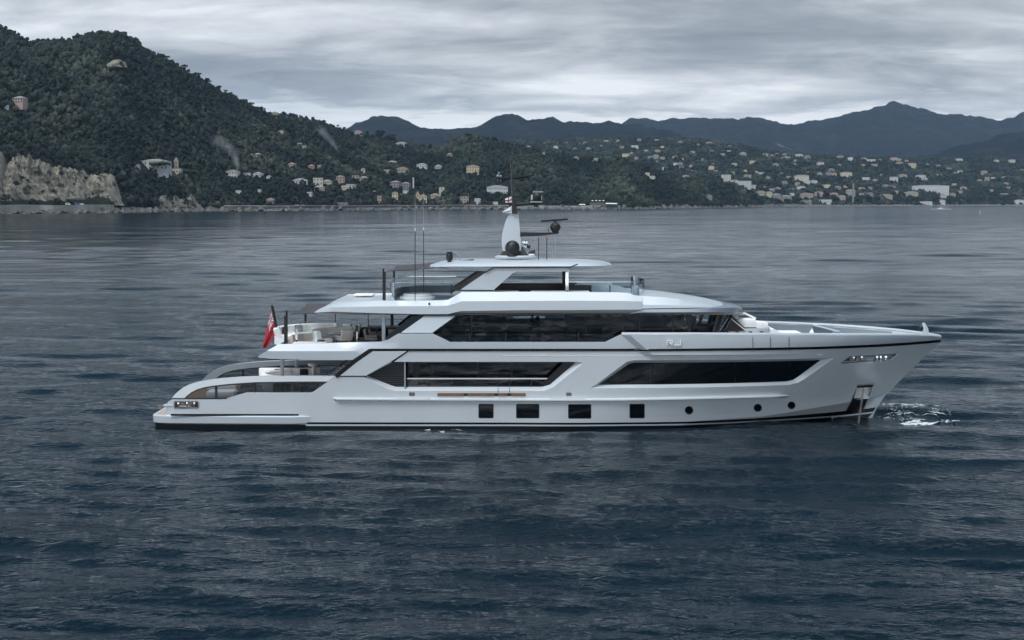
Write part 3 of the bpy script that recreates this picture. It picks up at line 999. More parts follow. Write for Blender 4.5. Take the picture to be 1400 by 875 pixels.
MARKS = [(700, 'far slope behind the mast'), (830, 'slope over the wooded headland'), (940, 'slope over the little chapel'),
         (1020, 'slope over the apartment blocks'), (1097, 'slope over the beige palace'), (1167, 'slope over the bell tower'),
         (1275, 'slope over the long hotel'), (1370, 'wooded right end of the far slope')]
fixed = [(814, 222, 8), (829, 191, 6), (874, 189, 6), (898, 191, 6), (850, 204, 6), (868, 204, 9), (884, 208, 7), (899, 210, 8), (856, 216, 10), (870, 218, 5),
         (889, 216, 6), (897, 217, 8), (906, 219, 6), (923, 218, 7), (924, 226, 6), (930, 226, 7), (932, 231, 6), (909, 233, 7), (942, 191, 5), (930, 197, 6), (970, 197, 8),
         (998, 200, 6), (988, 213, 6), (1016, 213, 8), (1047, 214, 7), (1056, 215, 7), (1063, 212, 6), (1073, 214, 8), (1075, 219, 11), (1093, 208, 10), (1104, 218, 8),
         (1004, 227, 8), (1029, 225, 8), (1061, 228, 7), (1122, 227, 9), (1163, 212, 8), (1149, 218, 9), (975, 227, 6), (973, 232, 8), (979, 236, 6), (1002, 238, 5),
         (1182, 214, 7), (1192, 223, 12), (1196, 228, 9), (1205, 220, 8), (1223, 222, 11), (1228, 217, 9), (1230, 226, 8), (1240, 216, 5), (1247, 230, 11), (1312, 220, 8),
         (1298, 233, 7), (1306, 238, 5), (1313, 238, 7), (1363, 222, 7), (1384, 219, 8), (1284, 242, 7), (1264, 247, 8), (1235, 243, 10), (1184, 247, 10), (1197, 249, 7),
         (1223, 249, 12), (1205, 242, 5), (1340, 249, 7), (1376, 254, 7), (1374, 268, 9), (1318, 260, 9), (1313, 265, 7), (1303, 270, 9), (1212, 257, 10), (1190, 259, 7),
         (1178, 262, 8), (1178, 268, 7), (1190, 268, 8), (1226, 265, 8), (1220, 259, 9), (1134, 240, 8), (1141, 241, 7), (1137, 235, 8), (1073, 252, 7), (1064, 260, 8), (1113, 252, 9),
         (1050, 245, 6), (1041, 241, 8), (1121, 240, 6), (1132, 258, 9), (1146, 260, 8), (1155, 257, 6), (1126, 256, 6), (1056, 262, 7), (1046, 258, 6), (1083, 260, 6), (760, 203, 6),
         (742, 214, 7), (722, 203, 6), (786, 205, 5), (800, 197, 5), (774, 197, 5)]
taken = [(h[0], h[1], h[2]) for h in HOUSES]
k = 0
while len(fixed) < 138 and k < 6000:
    k += 1
    x = R.uniform(715, 1420)
    sk = np.interp(x, far_slope.ridge[:, 0], far_slope.ridge[:, 1])
    y = R.uniform(sk + 5, 274 if x > 1120 else 262)
    if x < 1040 and y > np.interp(x, near_hill.ridge[:, 0], near_hill.ridge[:, 1]) - 3:
        continue
    if x > 1320 and R.random() < 0.6:
        continue
    if any(abs(x - a) < (c * 0.5 + 5) and abs(y - b) < 4.0 for a, b, c in fixed) or any(x0 - 4 < x < x1 + 4 and abs(y - b) < 9 for x0, x1, b in taken):
        continue
    fixed.append((x, y, R.uniform(3.2, 6.2)))
COLW = {'white': 'white', 'cream': 'cream', 'tan': 'tan', 'pink': 'pinkish', 'grey': 'grey', 'yellow': 'yellow'}
for (x, y, wpx) in fixed:
    wall = R.choice(['white', 'white', 'cream', 'tan', 'tan', 'tan', 'pink', 'grey', 'grey', 'grey', 'yellow'])
    roof = R.choice(['brown', 'brown', 'grey', 'red', 'flat'])
    kind = 'flat' if roof == 'flat' else R.choice(['hip', 'hip', 'gable'])
    place = min(MARKS, key=lambda q: abs(q[0] - x))[1]
    sk = np.interp(x, far_slope.ridge[:, 0], far_slope.ridge[:, 1])
    y = max(y, sk + 5.5)
    f = (y - sk) / (280 - sk)
    where = 'high on the' if f < 0.28 else ('halfway up the' if f < 0.58 else 'low on the')
    size = 'small' if wpx < 6.2 else 'wide'
    rl = {'brown': 'brown roofed', 'grey': 'grey roofed', 'red': 'red roofed', 'flat': 'flat roofed'}[roof]
    lab = f'{size} {COLW[wall]} {rl} house {where} {place}'
    house(G, x - wpx / 2, x + wpx / 2, y - wpx * R.uniform(0.38, 0.62), y, wall, roof, lab, kind, None, lab.replace(' house ', ' houses '))


# ------------------------------------------------------------------ woods
def crown_proto(seed, blobs, sub=1):
    g = np.random.default_rng(seed)
    Vs, Fs, n0 = [], [], 0
    for b in range(blobs):
        bm = bmesh.new()
        bmesh.ops.create_icosphere(bm, subdivisions=sub, radius=1.0)
        v = np.array([p.co[:] for p in bm.verts])
        f = np.array([[q.index for q in fc.verts] for fc in bm.faces])
        bm.free()
        v *= (1 + 0.30 * g.normal(size=(len(v), 1)).clip(-1.2, 1.2))
        if blobs > 1:
            off = g.normal(size=3) * [0.55, 0.55, 0.34]
            v = v * (0.48 + 0.28 * g.random()) + off
        Vs.append(v)
        Fs.append(f + n0)
        n0 += len(v)
    return np.concatenate(Vs), np.concatenate(Fs)


def leaf_mat(name, stops):
    m, t, b = new_mat(name)
    at_ = t.nodes.new('ShaderNodeAttribute')
    at_.attribute_name = 'tint'
    geo = t.nodes.new('ShaderNodeNewGeometry')
    n = noise_node(t, geo.outputs['Position'], 0.7, 6.0, 0.75)
    v = math_node(t, 'ADD', at_.outputs['Fac'], math_node(t, 'MULTIPLY', math_node(t, 'SUBTRACT', n, 0.5), 0.5))
    t.links.new(ramp_node(t, v, stops), b.inputs['Base Color'])
    b.inputs['Roughness'].default_value = 0.9
    b.inputs['Specular IOR Level'].default_value = 0.15
    return m


FOLIAGE = leaf_mat('foliage', [(0.0, (0.010, 0.016, 0.014)), (0.35, (0.020, 0.028, 0.023)), (0.6, (0.034, 0.043, 0.032)), (0.8, (0.058, 0.066, 0.046)), (1.0, (0.085, 0.088, 0.066))])
PINE = leaf_mat('pine_needles', [(0.0, (0.018, 0.032, 0.018)), (0.5, (0.032, 0.054, 0.026)), (1.0, (0.058, 0.085, 0.042))])
BARK = mat('bark', (0.06, 0.045, 0.035), 0.9, vary=0.2, scale=1.0)


def woods(name, label, hill, p0, p1, n, r_lo, r_hi, seed, clear, protos, t_hi=1.06, tmin=0.01):
    g = np.random.default_rng(seed)
    px = g.uniform(p0, p1, n)
    a, ds, dr, zr = hill.col(px)
    # even density over the ground
    s = g.random(n)
    d0, d1 = ds + (dr - ds) * tmin, ds + (dr - ds) * t_hi
    d = np.sqrt(d0 ** 2 + (d1 ** 2 - d0 ** 2) * s)
    t = (d - ds) / (dr - ds)
    x, y, z = hill.point(px, t)
    qx, qy = project(x, y, z)
    keep = zr > 7
    for (x0, x1, yb, yt, hd) in clear:
        dep = (y - CAM.y)
        k_ = dep / FPX
        mg = r_hi * 0.55 / k_
        top = qy - (0.75 * (r_lo + r_hi) if hill is near_hill else 1.3 * r_lo) / k_
        hit = (qx > x0 - mg) & (qx < x1 + mg) & (top < yb - 0.45 * (yb - yt)) & (qy > yt) & (dep < hd + 22)
        keep &= ~hit
    if hill is near_hill:
        ct = np.array(CLIFF_TOP)
        keep &= ~((qx < 171) & (qy > np.interp(qx, ct[:, 0], ct[:, 1]) - 2) & (t < 0.14) & (g.random(n) > 0.0))
        keep &= ~((qx > 140) & (qx < 175) & (qy > 80) & (qy < 103) & (qy < np.interp(qx, [140, 147, 160, 175], [104, 98, 92, 94]) + 3))
    x, y, z, t = x[keep], y[keep], z[keep], t[keep]
    m = len(x)
    patch = SineNoise(seed + 50, 260.0, 3, 0.6)(x, y)
    rad = g.uniform(r_lo, r_hi, m) * (1 + 0.18 * np.clip(patch, -1, 1))
    tall = rad * g.uniform(0.75, 1.25, m)
    tint = np.clip(0.36 + 0.16 * g.normal(size=m) + 0.22 * patch, 0, 1)
    rot = g.uniform(0, 6.283, m)
    which = g.integers(0, len(protos), m)
    Vs, Fs, Ts, n0 = [], [], [], 0
    for w_, (pv, pf) in enumerate(protos):
        idx = np.nonzero(which == w_)[0]
        if not len(idx):
            continue
        c, s_ = np.cos(rot[idx])[:, None], np.sin(rot[idx])[:, None]
        X = (pv[None, :, 0] * c - pv[None, :, 1] * s_) * rad[idx][:, None] + x[idx][:, None]
        Y = (pv[None, :, 0] * s_ + pv[None, :, 1] * c) * rad[idx][:, None] + y[idx][:, None]
        Z = pv[None, :, 2] * tall[idx][:, None] + (z[idx] + tall[idx] * 0.55)[:, None]
        Vs.append(np.stack([X, Y, Z], -1).reshape(-1, 3))
        Fs.append((pf[None] + (np.arange(len(idx)) * len(pv))[:, None, None]).reshape(-1, 3) + n0)
        Ts.append(np.repeat(tint[idx], len(pv)))
        n0 += len(idx) * len(pv)
    V, F, T = np.concatenate(Vs), np.concatenate(Fs), np.concatenate(Ts)
    o = put_np(name, V, F, FOLIAGE, False)
    at_ = o.data.attributes.new('tint', 'FLOAT', 'POINT')
    at_.data.foreach_set('value', T.astype(np.float32))
    return tag(o, label, kind='stuff')


P3 = [crown_proto(100 + i, 3) for i in range(8)]
P1 = [crown_proto(200 + i, 2) for i in range(6)]
woods('woodland', 'dense dark mixed woodland covering the near hill', near_hill, -560, 520, 37000, 2.6, 5.8, 1, HOUSES, P3)
woods('woodland', 'dark woodland on the wooded headland and its saddle', near_hill, 520, 1044, 17000, 2.8, 6.0, 2, HOUSES, P3)
woods('far_woodland', 'blurred trees and scrub between the houses of the far slope', far_slope, 690, 1500, 16000, 4.0, 8.5, 3, HOUSES, P1)


def tree(hill, px, py, h_px, w_px, kind, label, name, group, seed, push=0.0):
    """one tree: tapered trunk and a crown of many leaf clumps"""
    p, _ = hill.find(px, py)
    d = p.y - CAM.y - push
    p = at(px, py, CAM.y + d)
    k_ = d / FPX
    h, wd = h_px * k_, w_px * k_
    g = np.random.default_rng(seed)
    root = empty(name, p, g.random() * 6, label, 'tree', group)
    b = MB()
    th = h * (0.7 if kind == 'umbrella' else (0.3 if kind == 'bush' else 0.5))
    b.tube([(0, 0, -3), (0.02 * wd, 0, th * 0.5), (0, 0.03 * wd, th)], wd * 0.045 + 0.12, 7, True, wd * 0.025 + 0.06)
    for q in range(4):
        t = q * 1.57 + 0.4
        b.tube([(0, 0, th * 0.75), (wd * 0.28 * math.cos(t), wd * 0.28 * math.sin(t), h * (0.84 if kind == 'umbrella' else 0.72))], wd * 0.022 + 0.05, 5)
    b.build('trunk', BARK, root)
    Vs, Fs, Ts, n0 = [], [], [], 0
    nb = {'umbrella': 46, 'round': 40, 'cypress': 26, 'bush': 34}[kind]
    for q in range(nb):
        pv, pf = P1[q % len(P1)]
        r1, t1 = math.sqrt(g.random()), g.random() * 6.283
        if kind == 'umbrella':
            c = np.array([r1 * math.cos(t1) * wd * 0.44, r1 * math.sin(t1) * wd * 0.44, h * (0.80 + 0.13 * (1 - r1 * r1) + 0.05 * g.normal())])
            s = np.array([0.15 * wd, 0.15 * wd, 0.085 * wd])
        elif kind == 'cypress':
            f = g.random()
            rr = wd * 0.36 * math.sin(math.pi * (0.12 + 0.85 * f)) * r1
            c = np.array([rr * math.cos(t1), rr * math.sin(t1), h * (0.12 + 0.82 * f)])
            s = np.array([0.2 * wd, 0.2 * wd, 0.12 * h])
        else:
            f = g.normal(size=3)
            f = f / np.linalg.norm(f) * (g.random() ** 0.4)
            c = np.array([f[0] * wd * 0.36, f[1] * wd * 0.36, h * (0.62 if kind == 'round' else 0.40) + f[2] * h * (0.28 if kind == 'round' else 0.38)])
            s = np.array([0.17 * wd, 0.17 * wd, 0.14 * wd])
        v = pv * s * (0.7 + 0.6 * g.random()) + c
        Vs.append(v)
        Fs.append(pf + n0)
        Ts.append(np.full(len(v), np.clip(0.42 + 0.16 * g.normal(), 0, 1)))
        n0 += len(v)
    o = put_np('crown', np.concatenate(Vs), np.concatenate(Fs), PINE if kind == 'umbrella' else FOLIAGE, False)
    o.data.attributes.new('tint', 'FLOAT', 'POINT').data.foreach_set('value', np.concatenate(Ts).astype(np.float32))
    o.parent = root
    return root


tree(H, 219, 238, 16.5, 29, 'umbrella', 'broad umbrella pine in front of the large terrace villa', 'umbrella_pine', None, 1, 28)
tree(H, 259, 238, 15, 20, 'umbrella', 'darker umbrella pine behind the bright one right of the villa', 'umbrella_pine', None, 2, 4)
tree(H, 260, 250, 18, 21, 'umbrella', 'bright green umbrella pine at the right end of the villa terrace', 'umbrella_pine', None, 3, 12)
tree(H, 518, 191, 14, 13, 'round', 'left of the two round trees breaking the skyline beside the cream villa', 'skyline_tree', None, 5)
tree(H, 534, 196, 13, 12, 'round', 'right of the two round trees breaking the skyline beside the cream villa', 'skyline_tree', None, 6)
tree(H, 640, 190, 8, 10, 'umbrella', 'flat topped pine on the small wooded hump left of the mast', 'umbrella_pine', None, 7)
tree(H, 630, 193, 8, 8, 'round', 'round tree beside the flat topped pine on the wooded hump', 'skyline_tree', None, 8)
tree(H, 663, 192, 7, 8, 'round', 'round tree on the right side of the wooded hump', 'skyline_tree', None, 9)
for k, (x, hh) in enumerate([(222, 10), (228, 9), (243, 8), (252, 9), (258, 7), (272, 9), (283, 9), (287, 7), (299, 7), (309, 6), (316, 8), (323, 6), (333, 7), (346, 7), (352, 5), (362, 6), (390, 6),
                             (410, 6), (428, 6), (443, 6), (452, 5), (462, 6), (470, 6)]):
    y = np.interp(x, near_hill.ridge[:, 0], near_hill.ridge[:, 1])
    tree(H, x, y + 2.5, hh, hh * R.uniform(0.6, 0.9), 'umbrella' if k % 2 else 'round', 'small pine standing out on the sloping crest of the wooded hill',
         'ridge_pine', 'pines along the sloping crest of the wooded hill', 20 + k)
for k, (x, y, hh) in enumerate([(476, 233, 9), (481, 234, 8), (464, 246, 10), (506, 262, 9), (560, 262, 8), (586, 281, 9), (615, 280, 8), (622, 281, 9), (562, 281, 10), (696, 278, 8)]):
    tree(H, x, y, hh, hh * 0.32, 'cypress', 'slim dark cypress between the hillside villas left of the mast', 'cypress', 'cypresses among the hillside villas', 60 + k, 6)
for k, (x, y, hh, ww) in enumerate([(45, 279, 11, 14), (53, 281, 9, 10), (78, 278, 11, 11), (86, 280, 8, 9), (97, 281, 13, 15), (107, 282, 9, 12), (153, 281, 9, 8), (22, 252, 7, 9), (8, 272, 9, 14), (38, 247, 4, 6), (66, 250, 5, 6), (74, 262, 5, 5), (30, 243, 4, 7), (84, 238, 6, 8), (118, 244, 5, 5), (127, 266, 5, 4), (140, 262, 4, 4), (58, 262, 4, 5), (101, 252, 4, 4), (92, 226, 9, 10), (120, 234, 9, 9), (78, 224, 9, 9), (20, 214, 10, 10), (48, 217, 8, 9), (134, 240, 10, 9), (108, 232, 8, 8), (160, 246, 9, 7), (64, 222, 7, 8), (35, 213, 7, 8)]):
    d = np.interp(x, [0, 171], [1490, 1645]) + max(0, 280 - y) * 0.55
    p = at(x, y, CAM.y + d)
    class _S:
        @staticmethod
        def find(a_, b_, q=p):
            return q, 0
    tree(_S, x, y + 1, hh, ww, 'bush', 'dark bush growing on the ledges or foot of the pale cliff', 'cliff_bush', 'bushes on the pale cliff', 80 + k)
for k, (x, y) in enumerate([(1062, 279), (1075, 278), (1090, 278), (1128, 270), (1139, 276), (1143, 277), (1158, 277), (1172, 276), (1186, 275), (1199, 277), (1230, 276), (1243, 277), (1277, 276), (1300, 277), (1312, 275), (1325, 277), (1340, 275), (1355, 277), (1370, 276), (1385, 270)]):
    tree(G, x, y, R.uniform(7, 10), R.uniform(8, 12), 'round', 'dark round tree on the waterfront of the far town', 'waterfront_tree', 'trees on the waterfront of the far town', 120 + k)


# ------------------------------------------------------------------ cars on the coast road, small craft
CARW = mat('white_car_paint', (0.7, 0.7, 0.7), 0.3)
CARB = mat('blue_tarp', (0.03, 0.10, 0.32), 0.5)


def car(px, d, z, m, label, rz=0.0, van=False):
    a = ray(px, 280)[0]
    root = empty('parked_van' if van else 'parked_car', (a * d, CAM.y + d, z), rz, label, 'van' if van else 'car', 'vehicles on the coast road')
    Ln, Hh = (5.2, 2.3) if van else (4.4, 1.45)
    prof = [(-Ln / 2, .3), (Ln / 2, .3), (Ln / 2, .9), (Ln * .30, 1.0), (Ln * .18, Hh), (-Ln * .38, Hh), (-Ln / 2, 1.05)]
    MB().prism([(x, -0.85, zz_) for x, zz_ in prof], (0, 1.7, 0)).build('body', m, root, False)
    MB().prism([(Ln * .25, -0.87, 1.02), (Ln * .15, -0.87, Hh - .15), (-Ln * .34, -0.87, Hh - .15), (-Ln * .40, -0.87, 1.05)], (0, 1.74, 0)).build('side_glass', DARKWIN, root, False)
    for x in (-Ln * .31, Ln * .31):
        b = MB()
        b.tube([(x, -.9, .32), (x, .9, .32)], .32, 10)
        b.build('wheel', DARKWIN, root)
    return root


for (x, m, lab, van) in [(93, CARW, 'white van parked on the coast road left of the blue van', True), (105.5, CARB, 'bright blue van on the coast road below the cliff', True), (112, CARW, 'white car parked on the coast road right of the blue van', False),
                         (406, CARW, 'left white van of the pair parked above the dark sea wall', True), (414, CARW, 'right white van of the pair parked above the dark sea wall', True)]:
    d = np.interp(x, *np.array(SH, float).T) + (-16 if x > 300 else -19)
    car(x, d, 8.5 if x < 300 else 6.2, m, lab, 0.1, van)

BOATW = mat('boat_gel_coat', (0.72, 0.72, 0.72), 0.25)
BOATB = mat('boat_dark_blue', (0.01, 0.014, 0.03), 0.25)


def small_boat(px, py, ln, m, label, rz=0.0, cabin=True):
    """open motor boat; the water under it is at z = 0"""
    _, c = ray(px, py)
    d = -CAM.z / c
    a = ray(px, py)[0]
    root = empty('motor_boat', (a * d, CAM.y + d, 0), rz, label, 'boat')
    b = MB()
    st = []
    for i in range(9):
        f = i / 8
        x = -ln / 2 + ln * f
        wv = ln * 0.16 * (1 - max(0, (f - 0.45) / 0.55) ** 2.2)
        st.append((x, max(wv, 0.02), 0.10 * ln + 0.04 * ln * f * f))
    vs, fs = [], []
    for x, wv, z in st:
        vs += [(x, -wv, z), (x, -wv * 0.75, -0.02 * ln), (x, wv * 0.75, -0.02 * ln), (x, wv, z)]
    for i in range(8):
        for j in range(3):
            fs.append((i * 4 + j, i * 4 + j + 1, i * 4 + j + 5, i * 4 + j + 4))
        fs.append((i * 4 + 3, i * 4, i * 4 + 4, i * 4 + 7))
    fs += [(0, 3, 2, 1), (32, 33, 34, 35)]
    b.add(vs, fs).build('hull', m, root)
    if cabin:
        MB().prism([(-ln * .12, -ln * .09, ln * .1), (ln * .2, -ln * .09, ln * .12), (ln * .08, -ln * .09, ln * .24), (-ln * .12, -ln * .09, ln * .24)], (0, ln * .18, 0)).build('cabin', BOATW, root, False)
    return root


small_boat(391, 289, 8.5, BOATB, 'small dark motor boat with a white cabin under the sea wall', 0.1)
small_boat(230, 289.5, 3.5, BOATW, 'tiny white boat lying under the rocky shore', 0.3, False)
b_ = small_boat(1286, 286, 11, BOATW, 'white speed boat throwing spray in front of the hotel', 3.1)
small_boat(1172, 281.8, 24, BOATW, 'white motor yacht moored at the town quay', 0.2)
WAKE = mat('white_water', (0.62, 0.65, 0.67), 0.7, vary=0.2, scale=2.0)
sp = MB()
for k in range(60):
    x = R.uniform(-16, 18)
    sp.box((b_.location.x + x, b_.location.y + R.uniform(-3, 3), 0.1), (R.uniform(1, 3), R.uniform(.5, 1.2), R.uniform(.2, 0.9)), R.uniform(-.3, .3))
tag(sp.build('spray', WAKE, None, True, 80), 'white spray along the waterline of the speed boat', kind='stuff')


def buoy():
    _, c = ray(1340, 292)
    d = -CAM.z / c
    a = ray(1340, 292)[0]
    root = empty('marker_buoy', (a * d, CAM.y + d, 0), 0, 'slim pale marker buoy with an orange top beyond the speed boat', 'buoy')
    MB().lathe([(0.01, -.3), (0.55, -.3), (0.55, .4), (.3, .6), (.22, 3.2), (.01, 3.2)], (0, 0, 0), 12).build('float', mat('buoy_white', (0.6, 0.58, 0.55), 0.5), root)
    MB().lathe([(0.01, 3.2), (0.3, 3.2), (0.34, 4.6), (.01, 5.0)], (0, 0, 0), 12).build('topmark', mat('buoy_orange', (0.55, 0.2, 0.12), 0.5), root)


buoy()


# ------------------------------------------------------------------ smoke
def clamp01(v):
    return max(0.0, min(1.0, v))


def smoke(label, pts, radii, dens, hill, seed):
    """soft column of smoke along picture points; closed tube filled with uneven thin smoke"""
    p0, _ = hill.find(*pts[0])
    d = p0.y - CAM.y - 12
    P = [at(x, y, CAM.y + d + 6 * i) for i, (x, y) in enumerate(pts)]
    rr = [r / FPX * d for r in radii]
    b = MB()
    b.tube(P, rr, 14)
    m = bpy.data.materials.new('smoke')
    m.use_nodes = True
    t = m.node_tree
    t.nodes.clear()
    o = t.nodes.new('ShaderNodeOutputMaterial')
    v = t.nodes.new('ShaderNodeVolumePrincipled')
    v.inputs['Color'].default_value = (0.93, 0.96, 1.0, 1)
    geo = t.nodes.new('ShaderNodeTexCoord')
    n = noise_node(t, geo.outputs['Object'], 0.045, 4.0, 0.6, 0.6)
    # thinner upwards
    sp_ = t.nodes.new('ShaderNodeSeparateXYZ')
    t.links.new(geo.outputs['Generated'], sp_.inputs[0])
    fade = math_node(t, 'SUBTRACT', 1.05, sp_.outputs[2], clamp=True)
    nn = math_node(t, 'MULTIPLY', math_node(t, 'SUBTRACT', n, 0.36, clamp=True), 4.0)
    # densest along the axis of the column, fading to nothing at its skin
    lo = [min(v[i] for v in b.v) for i in range(3)]
    hi = [max(v[i] for v in b.v) for i in range(3)]
    gz = [clamp01((p.z - lo[2]) / (hi[2] - lo[2])) for p in P]
    gx = [(p.x - lo[0]) / (hi[0] - lo[0]) for p in P]
    gy = [(p.y - lo[1]) / (hi[1] - lo[1]) for p in P]
    cx = ramp_node(t, sp_.outputs[2], [(z_, (g_,) * 3) for z_, g_ in zip(gz, gx)])
    cy = ramp_node(t, sp_.outputs[2], [(z_, (g_,) * 3) for z_, g_ in zip(gz, gy)])
    rw = ramp_node(t, sp_.outputs[2], [(z_, (r_ / max(rr),) * 3) for z_, r_ in zip(gz, rr)])
    dx = math_node(t, 'MULTIPLY', math_node(t, 'SUBTRACT', sp_.outputs[0], cx), (hi[0] - lo[0]) / max(rr))
    dy = math_node(t, 'MULTIPLY', math_node(t, 'SUBTRACT', sp_.outputs[1], cy), (hi[1] - lo[1]) / max(rr))
    q2 = math_node(t, 'ADD', math_node(t, 'MULTIPLY', dx, dx), math_node(t, 'MULTIPLY', dy, dy))
    q = math_node(t, 'DIVIDE', math_node(t, 'SQRT', q2), rw)
    core = math_node(t, 'POWER', math_node(t, 'SUBTRACT', 1.0, q, clamp=True), 1.5)
    nn = math_node(t, 'MULTIPLY', nn, core)
    t.links.new(math_node(t, 'MULTIPLY', math_node(t, 'MULTIPLY', nn, math_node(t, 'POWER', fade, 1.6)), dens), v.inputs['Density'])
    t.links.new(v.outputs[0], o.inputs['Volume'])
    ob = b.build('smoke', m)
    return tag(ob, label, 'smoke', kind='stuff')


smoke('pale smoke rising from the garden beside the white villa', [(326, 237), (324, 226), (321, 214), (312, 203), (303, 194), (296, 186)], [2.4, 5, 8, 13, 18, 15], 0.22, near_hill, 1)
smoke('thin smoke drifting up from the woods near the crest', [(463, 209), (459, 202), (454, 195), (446, 186), (438, 176), (430, 168)], [1.6, 4, 6, 9, 12, 10], 0.16, near_hill, 2)
smoke('small white smoke puff on the far slope under the mountains', [(1085, 206), (1078, 203), (1070, 200), (1060, 196)], [2, 4, 6, 5], 0.12, far_slope, 3)


# ------------------------------------------------------------------ the air
def haze():
    m = bpy.data.materials.new('haze_air')
    m.use_nodes = True
    t = m.node_tree
    t.nodes.clear()
    o = t.nodes.new('ShaderNodeOutputMaterial')
    v = t.nodes.new('ShaderNodeVolumePrincipled')
    v.inputs['Color'].default_value = (0.50, 0.72, 1.0, 1)
    v.inputs['Density'].default_value = 2.8e-5
    v.inputs['Anisotropy'].default_value = 0.2
    t.links.new(v.outputs[0], o.inputs['Volume'])
    b = MB().box((0, 7400, 497), (26000, 15400, 1000.0))
    ob = b.build('haze', m, None, False)
    tag(ob, 'pale blue sea haze between the yacht and the mountains', kind='stuff')


haze()

# ------------------------------------------------------------------ the yacht
PAINT = mat('yacht_paint', (0.63, 0.658, 0.68), 0.20, vary=0.035, scale=0.35, coat=0.7, bump=0.06, bump_scale=0.7)
WHITE = mat('yacht_white', (0.535, 0.575, 0.61), 0.30, vary=0.025, scale=0.6, coat=0.5)
BROW = mat('brow_metallic', (0.15, 0.18, 0.22), 0.30, metal=0.2, vary=0.05, scale=0.8, coat=0.5)
BLACK = mat('black_paint', (0.006, 0.007, 0.008), 0.25, vary=0.1)
SATIN = mat('satin_black', (0.012, 0.013, 0.015), 0.45, vary=0.1)
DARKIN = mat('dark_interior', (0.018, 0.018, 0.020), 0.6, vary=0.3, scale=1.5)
LINED = mat('dark_lining', (0.035, 0.036, 0.04), 0.5, vary=0.2)
CHROME = mat('polished_steel', (0.72, 0.73, 0.74), 0.12, metal=1.0, vary=0.05)
GREYP = mat('grey_post', (0.34, 0.37, 0.40), 0.35, metal=0.2)
TEAK = mat('teak', (0.30, 0.19, 0.12), 0.6, vary=0.25, scale=6.0)
TEAKR = mat('teak_rail', (0.22, 0.115, 0.065), 0.45, vary=0.2, scale=4.0)
TEAKP = mat('pale_teak', (0.50, 0.33, 0.23), 0.6, vary=0.2, scale=6.0)
SOFA = mat('white_upholstery', (0.88, 0.87, 0.85), 0.8, vary=0.05, scale=2.0, bump=0.15)
BEIGE = mat('beige_fabric', (0.84, 0.81, 0.76), 0.85, vary=0.08, scale=2.0, bump=0.2)
CUSH = mat('dark_cushion', (0.035, 0.033, 0.035), 0.85, vary=0.2)
CANVAS = mat('taupe_canvas', (0.072, 0.066, 0.072), 0.85, vary=0.08)
DECKW = mat('deck_paint', (0.42, 0.43, 0.44), 0.6, vary=0.06)
UNDER = mat('boot_black', (0.006, 0.007, 0.009), 0.3)
LED = mat('rub_strip', (0.80, 0.78, 0.74), 0.4)
GL_DARK = glass('window_glass', (0.22, 0.25, 0.28), 0.35, 0.02, 1.75)
GL_CLEAR = glass('clear_pane', (0.72, 0.78, 0.82), 0.97)
GL_BAL = glass('balustrade_glass', (0.86, 0.91, 0.93), 0.998, 0.02, 1.22)
GL_SMOKE = glass('smoked_glass', (0.30, 0.34, 0.37), 0.95)
GL_TINT = glass('tinted_balustrade', (0.42, 0.48, 0.52), 0.95, 0.02, 1.9)

yacht = empty('motor_yacht', (0, 0, 0), 0, 'large pale grey motor yacht with four decks lying broadside on the dark sea', 'yacht')


def lerp_tab(x, tab):
    if x <= tab[0][0]:
        return tab[0][1]
    for (a, p), (b, q) in zip(tab, tab[1:]):
        if x <= b:
            return p + (q - p) * (x - a) / (b - a)
    return tab[-1][1]


def clamp(x, a=0.0, b=1.0):
    return max(a, min(b, x))


STEM = [(-1.5, 18.1), (-0.6, 18.25), (0.0, 18.45), (0.4, 18.62), (1.04, 19.05), (2.4, 20.42), (3.75, 21.75), (4.1, 22.05), (5.0, 22.5)]


def stem_x(z):
    return lerp_tab(z, STEM)


def base_b(X, Z):
    z = clamp(Z, -1.0, 4.4)
    f = clamp((z + 0.3) / 4.2)
    Ln = 17.5 - 3.5 * f
    p = 1.9 + 0.9 * f
    s = clamp(1 - (stem_x(z) - X) / Ln)
    b = (3.85 + 0.15 * f) * (1 - s ** p)
    if X < -10:
        b -= 0.28 * ((-10 - X) / 7.4) ** 2
    return b


CHINE = []     # filled below: X -> Z of the knuckle near the waterline forward


def hull_b(X, Z):
    b = base_b(X, Z)
    if CHINE and X > CHINE[0][0]:
        zc = lerp_tab(X, CHINE)
        if Z < zc:
            k = clamp((X - CHINE[0][0]) / 4.0)
            b -= min(b - 0.02, (0.25 + 0.55 * k) * (zc - Z))
    return max(b, 0.0)


def solve(px, py, yf):
    Y = -4.0
    for _ in range(14):
        p = at(px, py, Y)
        Y = 0.5 * Y - 0.5 * yf(p.x, p.z)
    return at(px, py, Y)


for q in [(936, 577), (960, 574.8), (1000, 572), (1040, 569.5), (1080, 563.5), (1120, 556.5), (1165, 549), (1190, 543.2), (1214, 537.3)]:
    p = solve(*q, base_b)
    CHINE.append((p.x, p.z))

# forward upper topsides stand proud of the hull behind a slanting facet
KNUCK = [(solve(x, y, base_b).x, solve(x, y, base_b).z) for x, y in [(880, 485.6), (980, 485.4), (1140, 483.6), (1180, 481)]]
FAC_T = solve(849, 457.5, base_b)
FAC_B = solve(881, 485.6, base_b)


def side_b(X, Z):
    b = hull_b(X, Z)
    if X > FAC_T.x - 0.2:
        zk = lerp_tab(X, KNUCK)
        f = (Z - FAC_B.z) / (FAC_T.z - FAC_B.z)
        xe = FAC_B.x + (FAC_T.x - FAC_B.x) * f
        fd = clamp((KNUCK[2][0] - 0.1 - X) / 8.0)
        prow = 0.24 * clamp((X - xe) / 0.42) * fd * fd * (3 - 2 * fd)
        b += prow * clamp((Z - zk + 0.02) / 0.05) * clamp(b / 0.6)
    return b


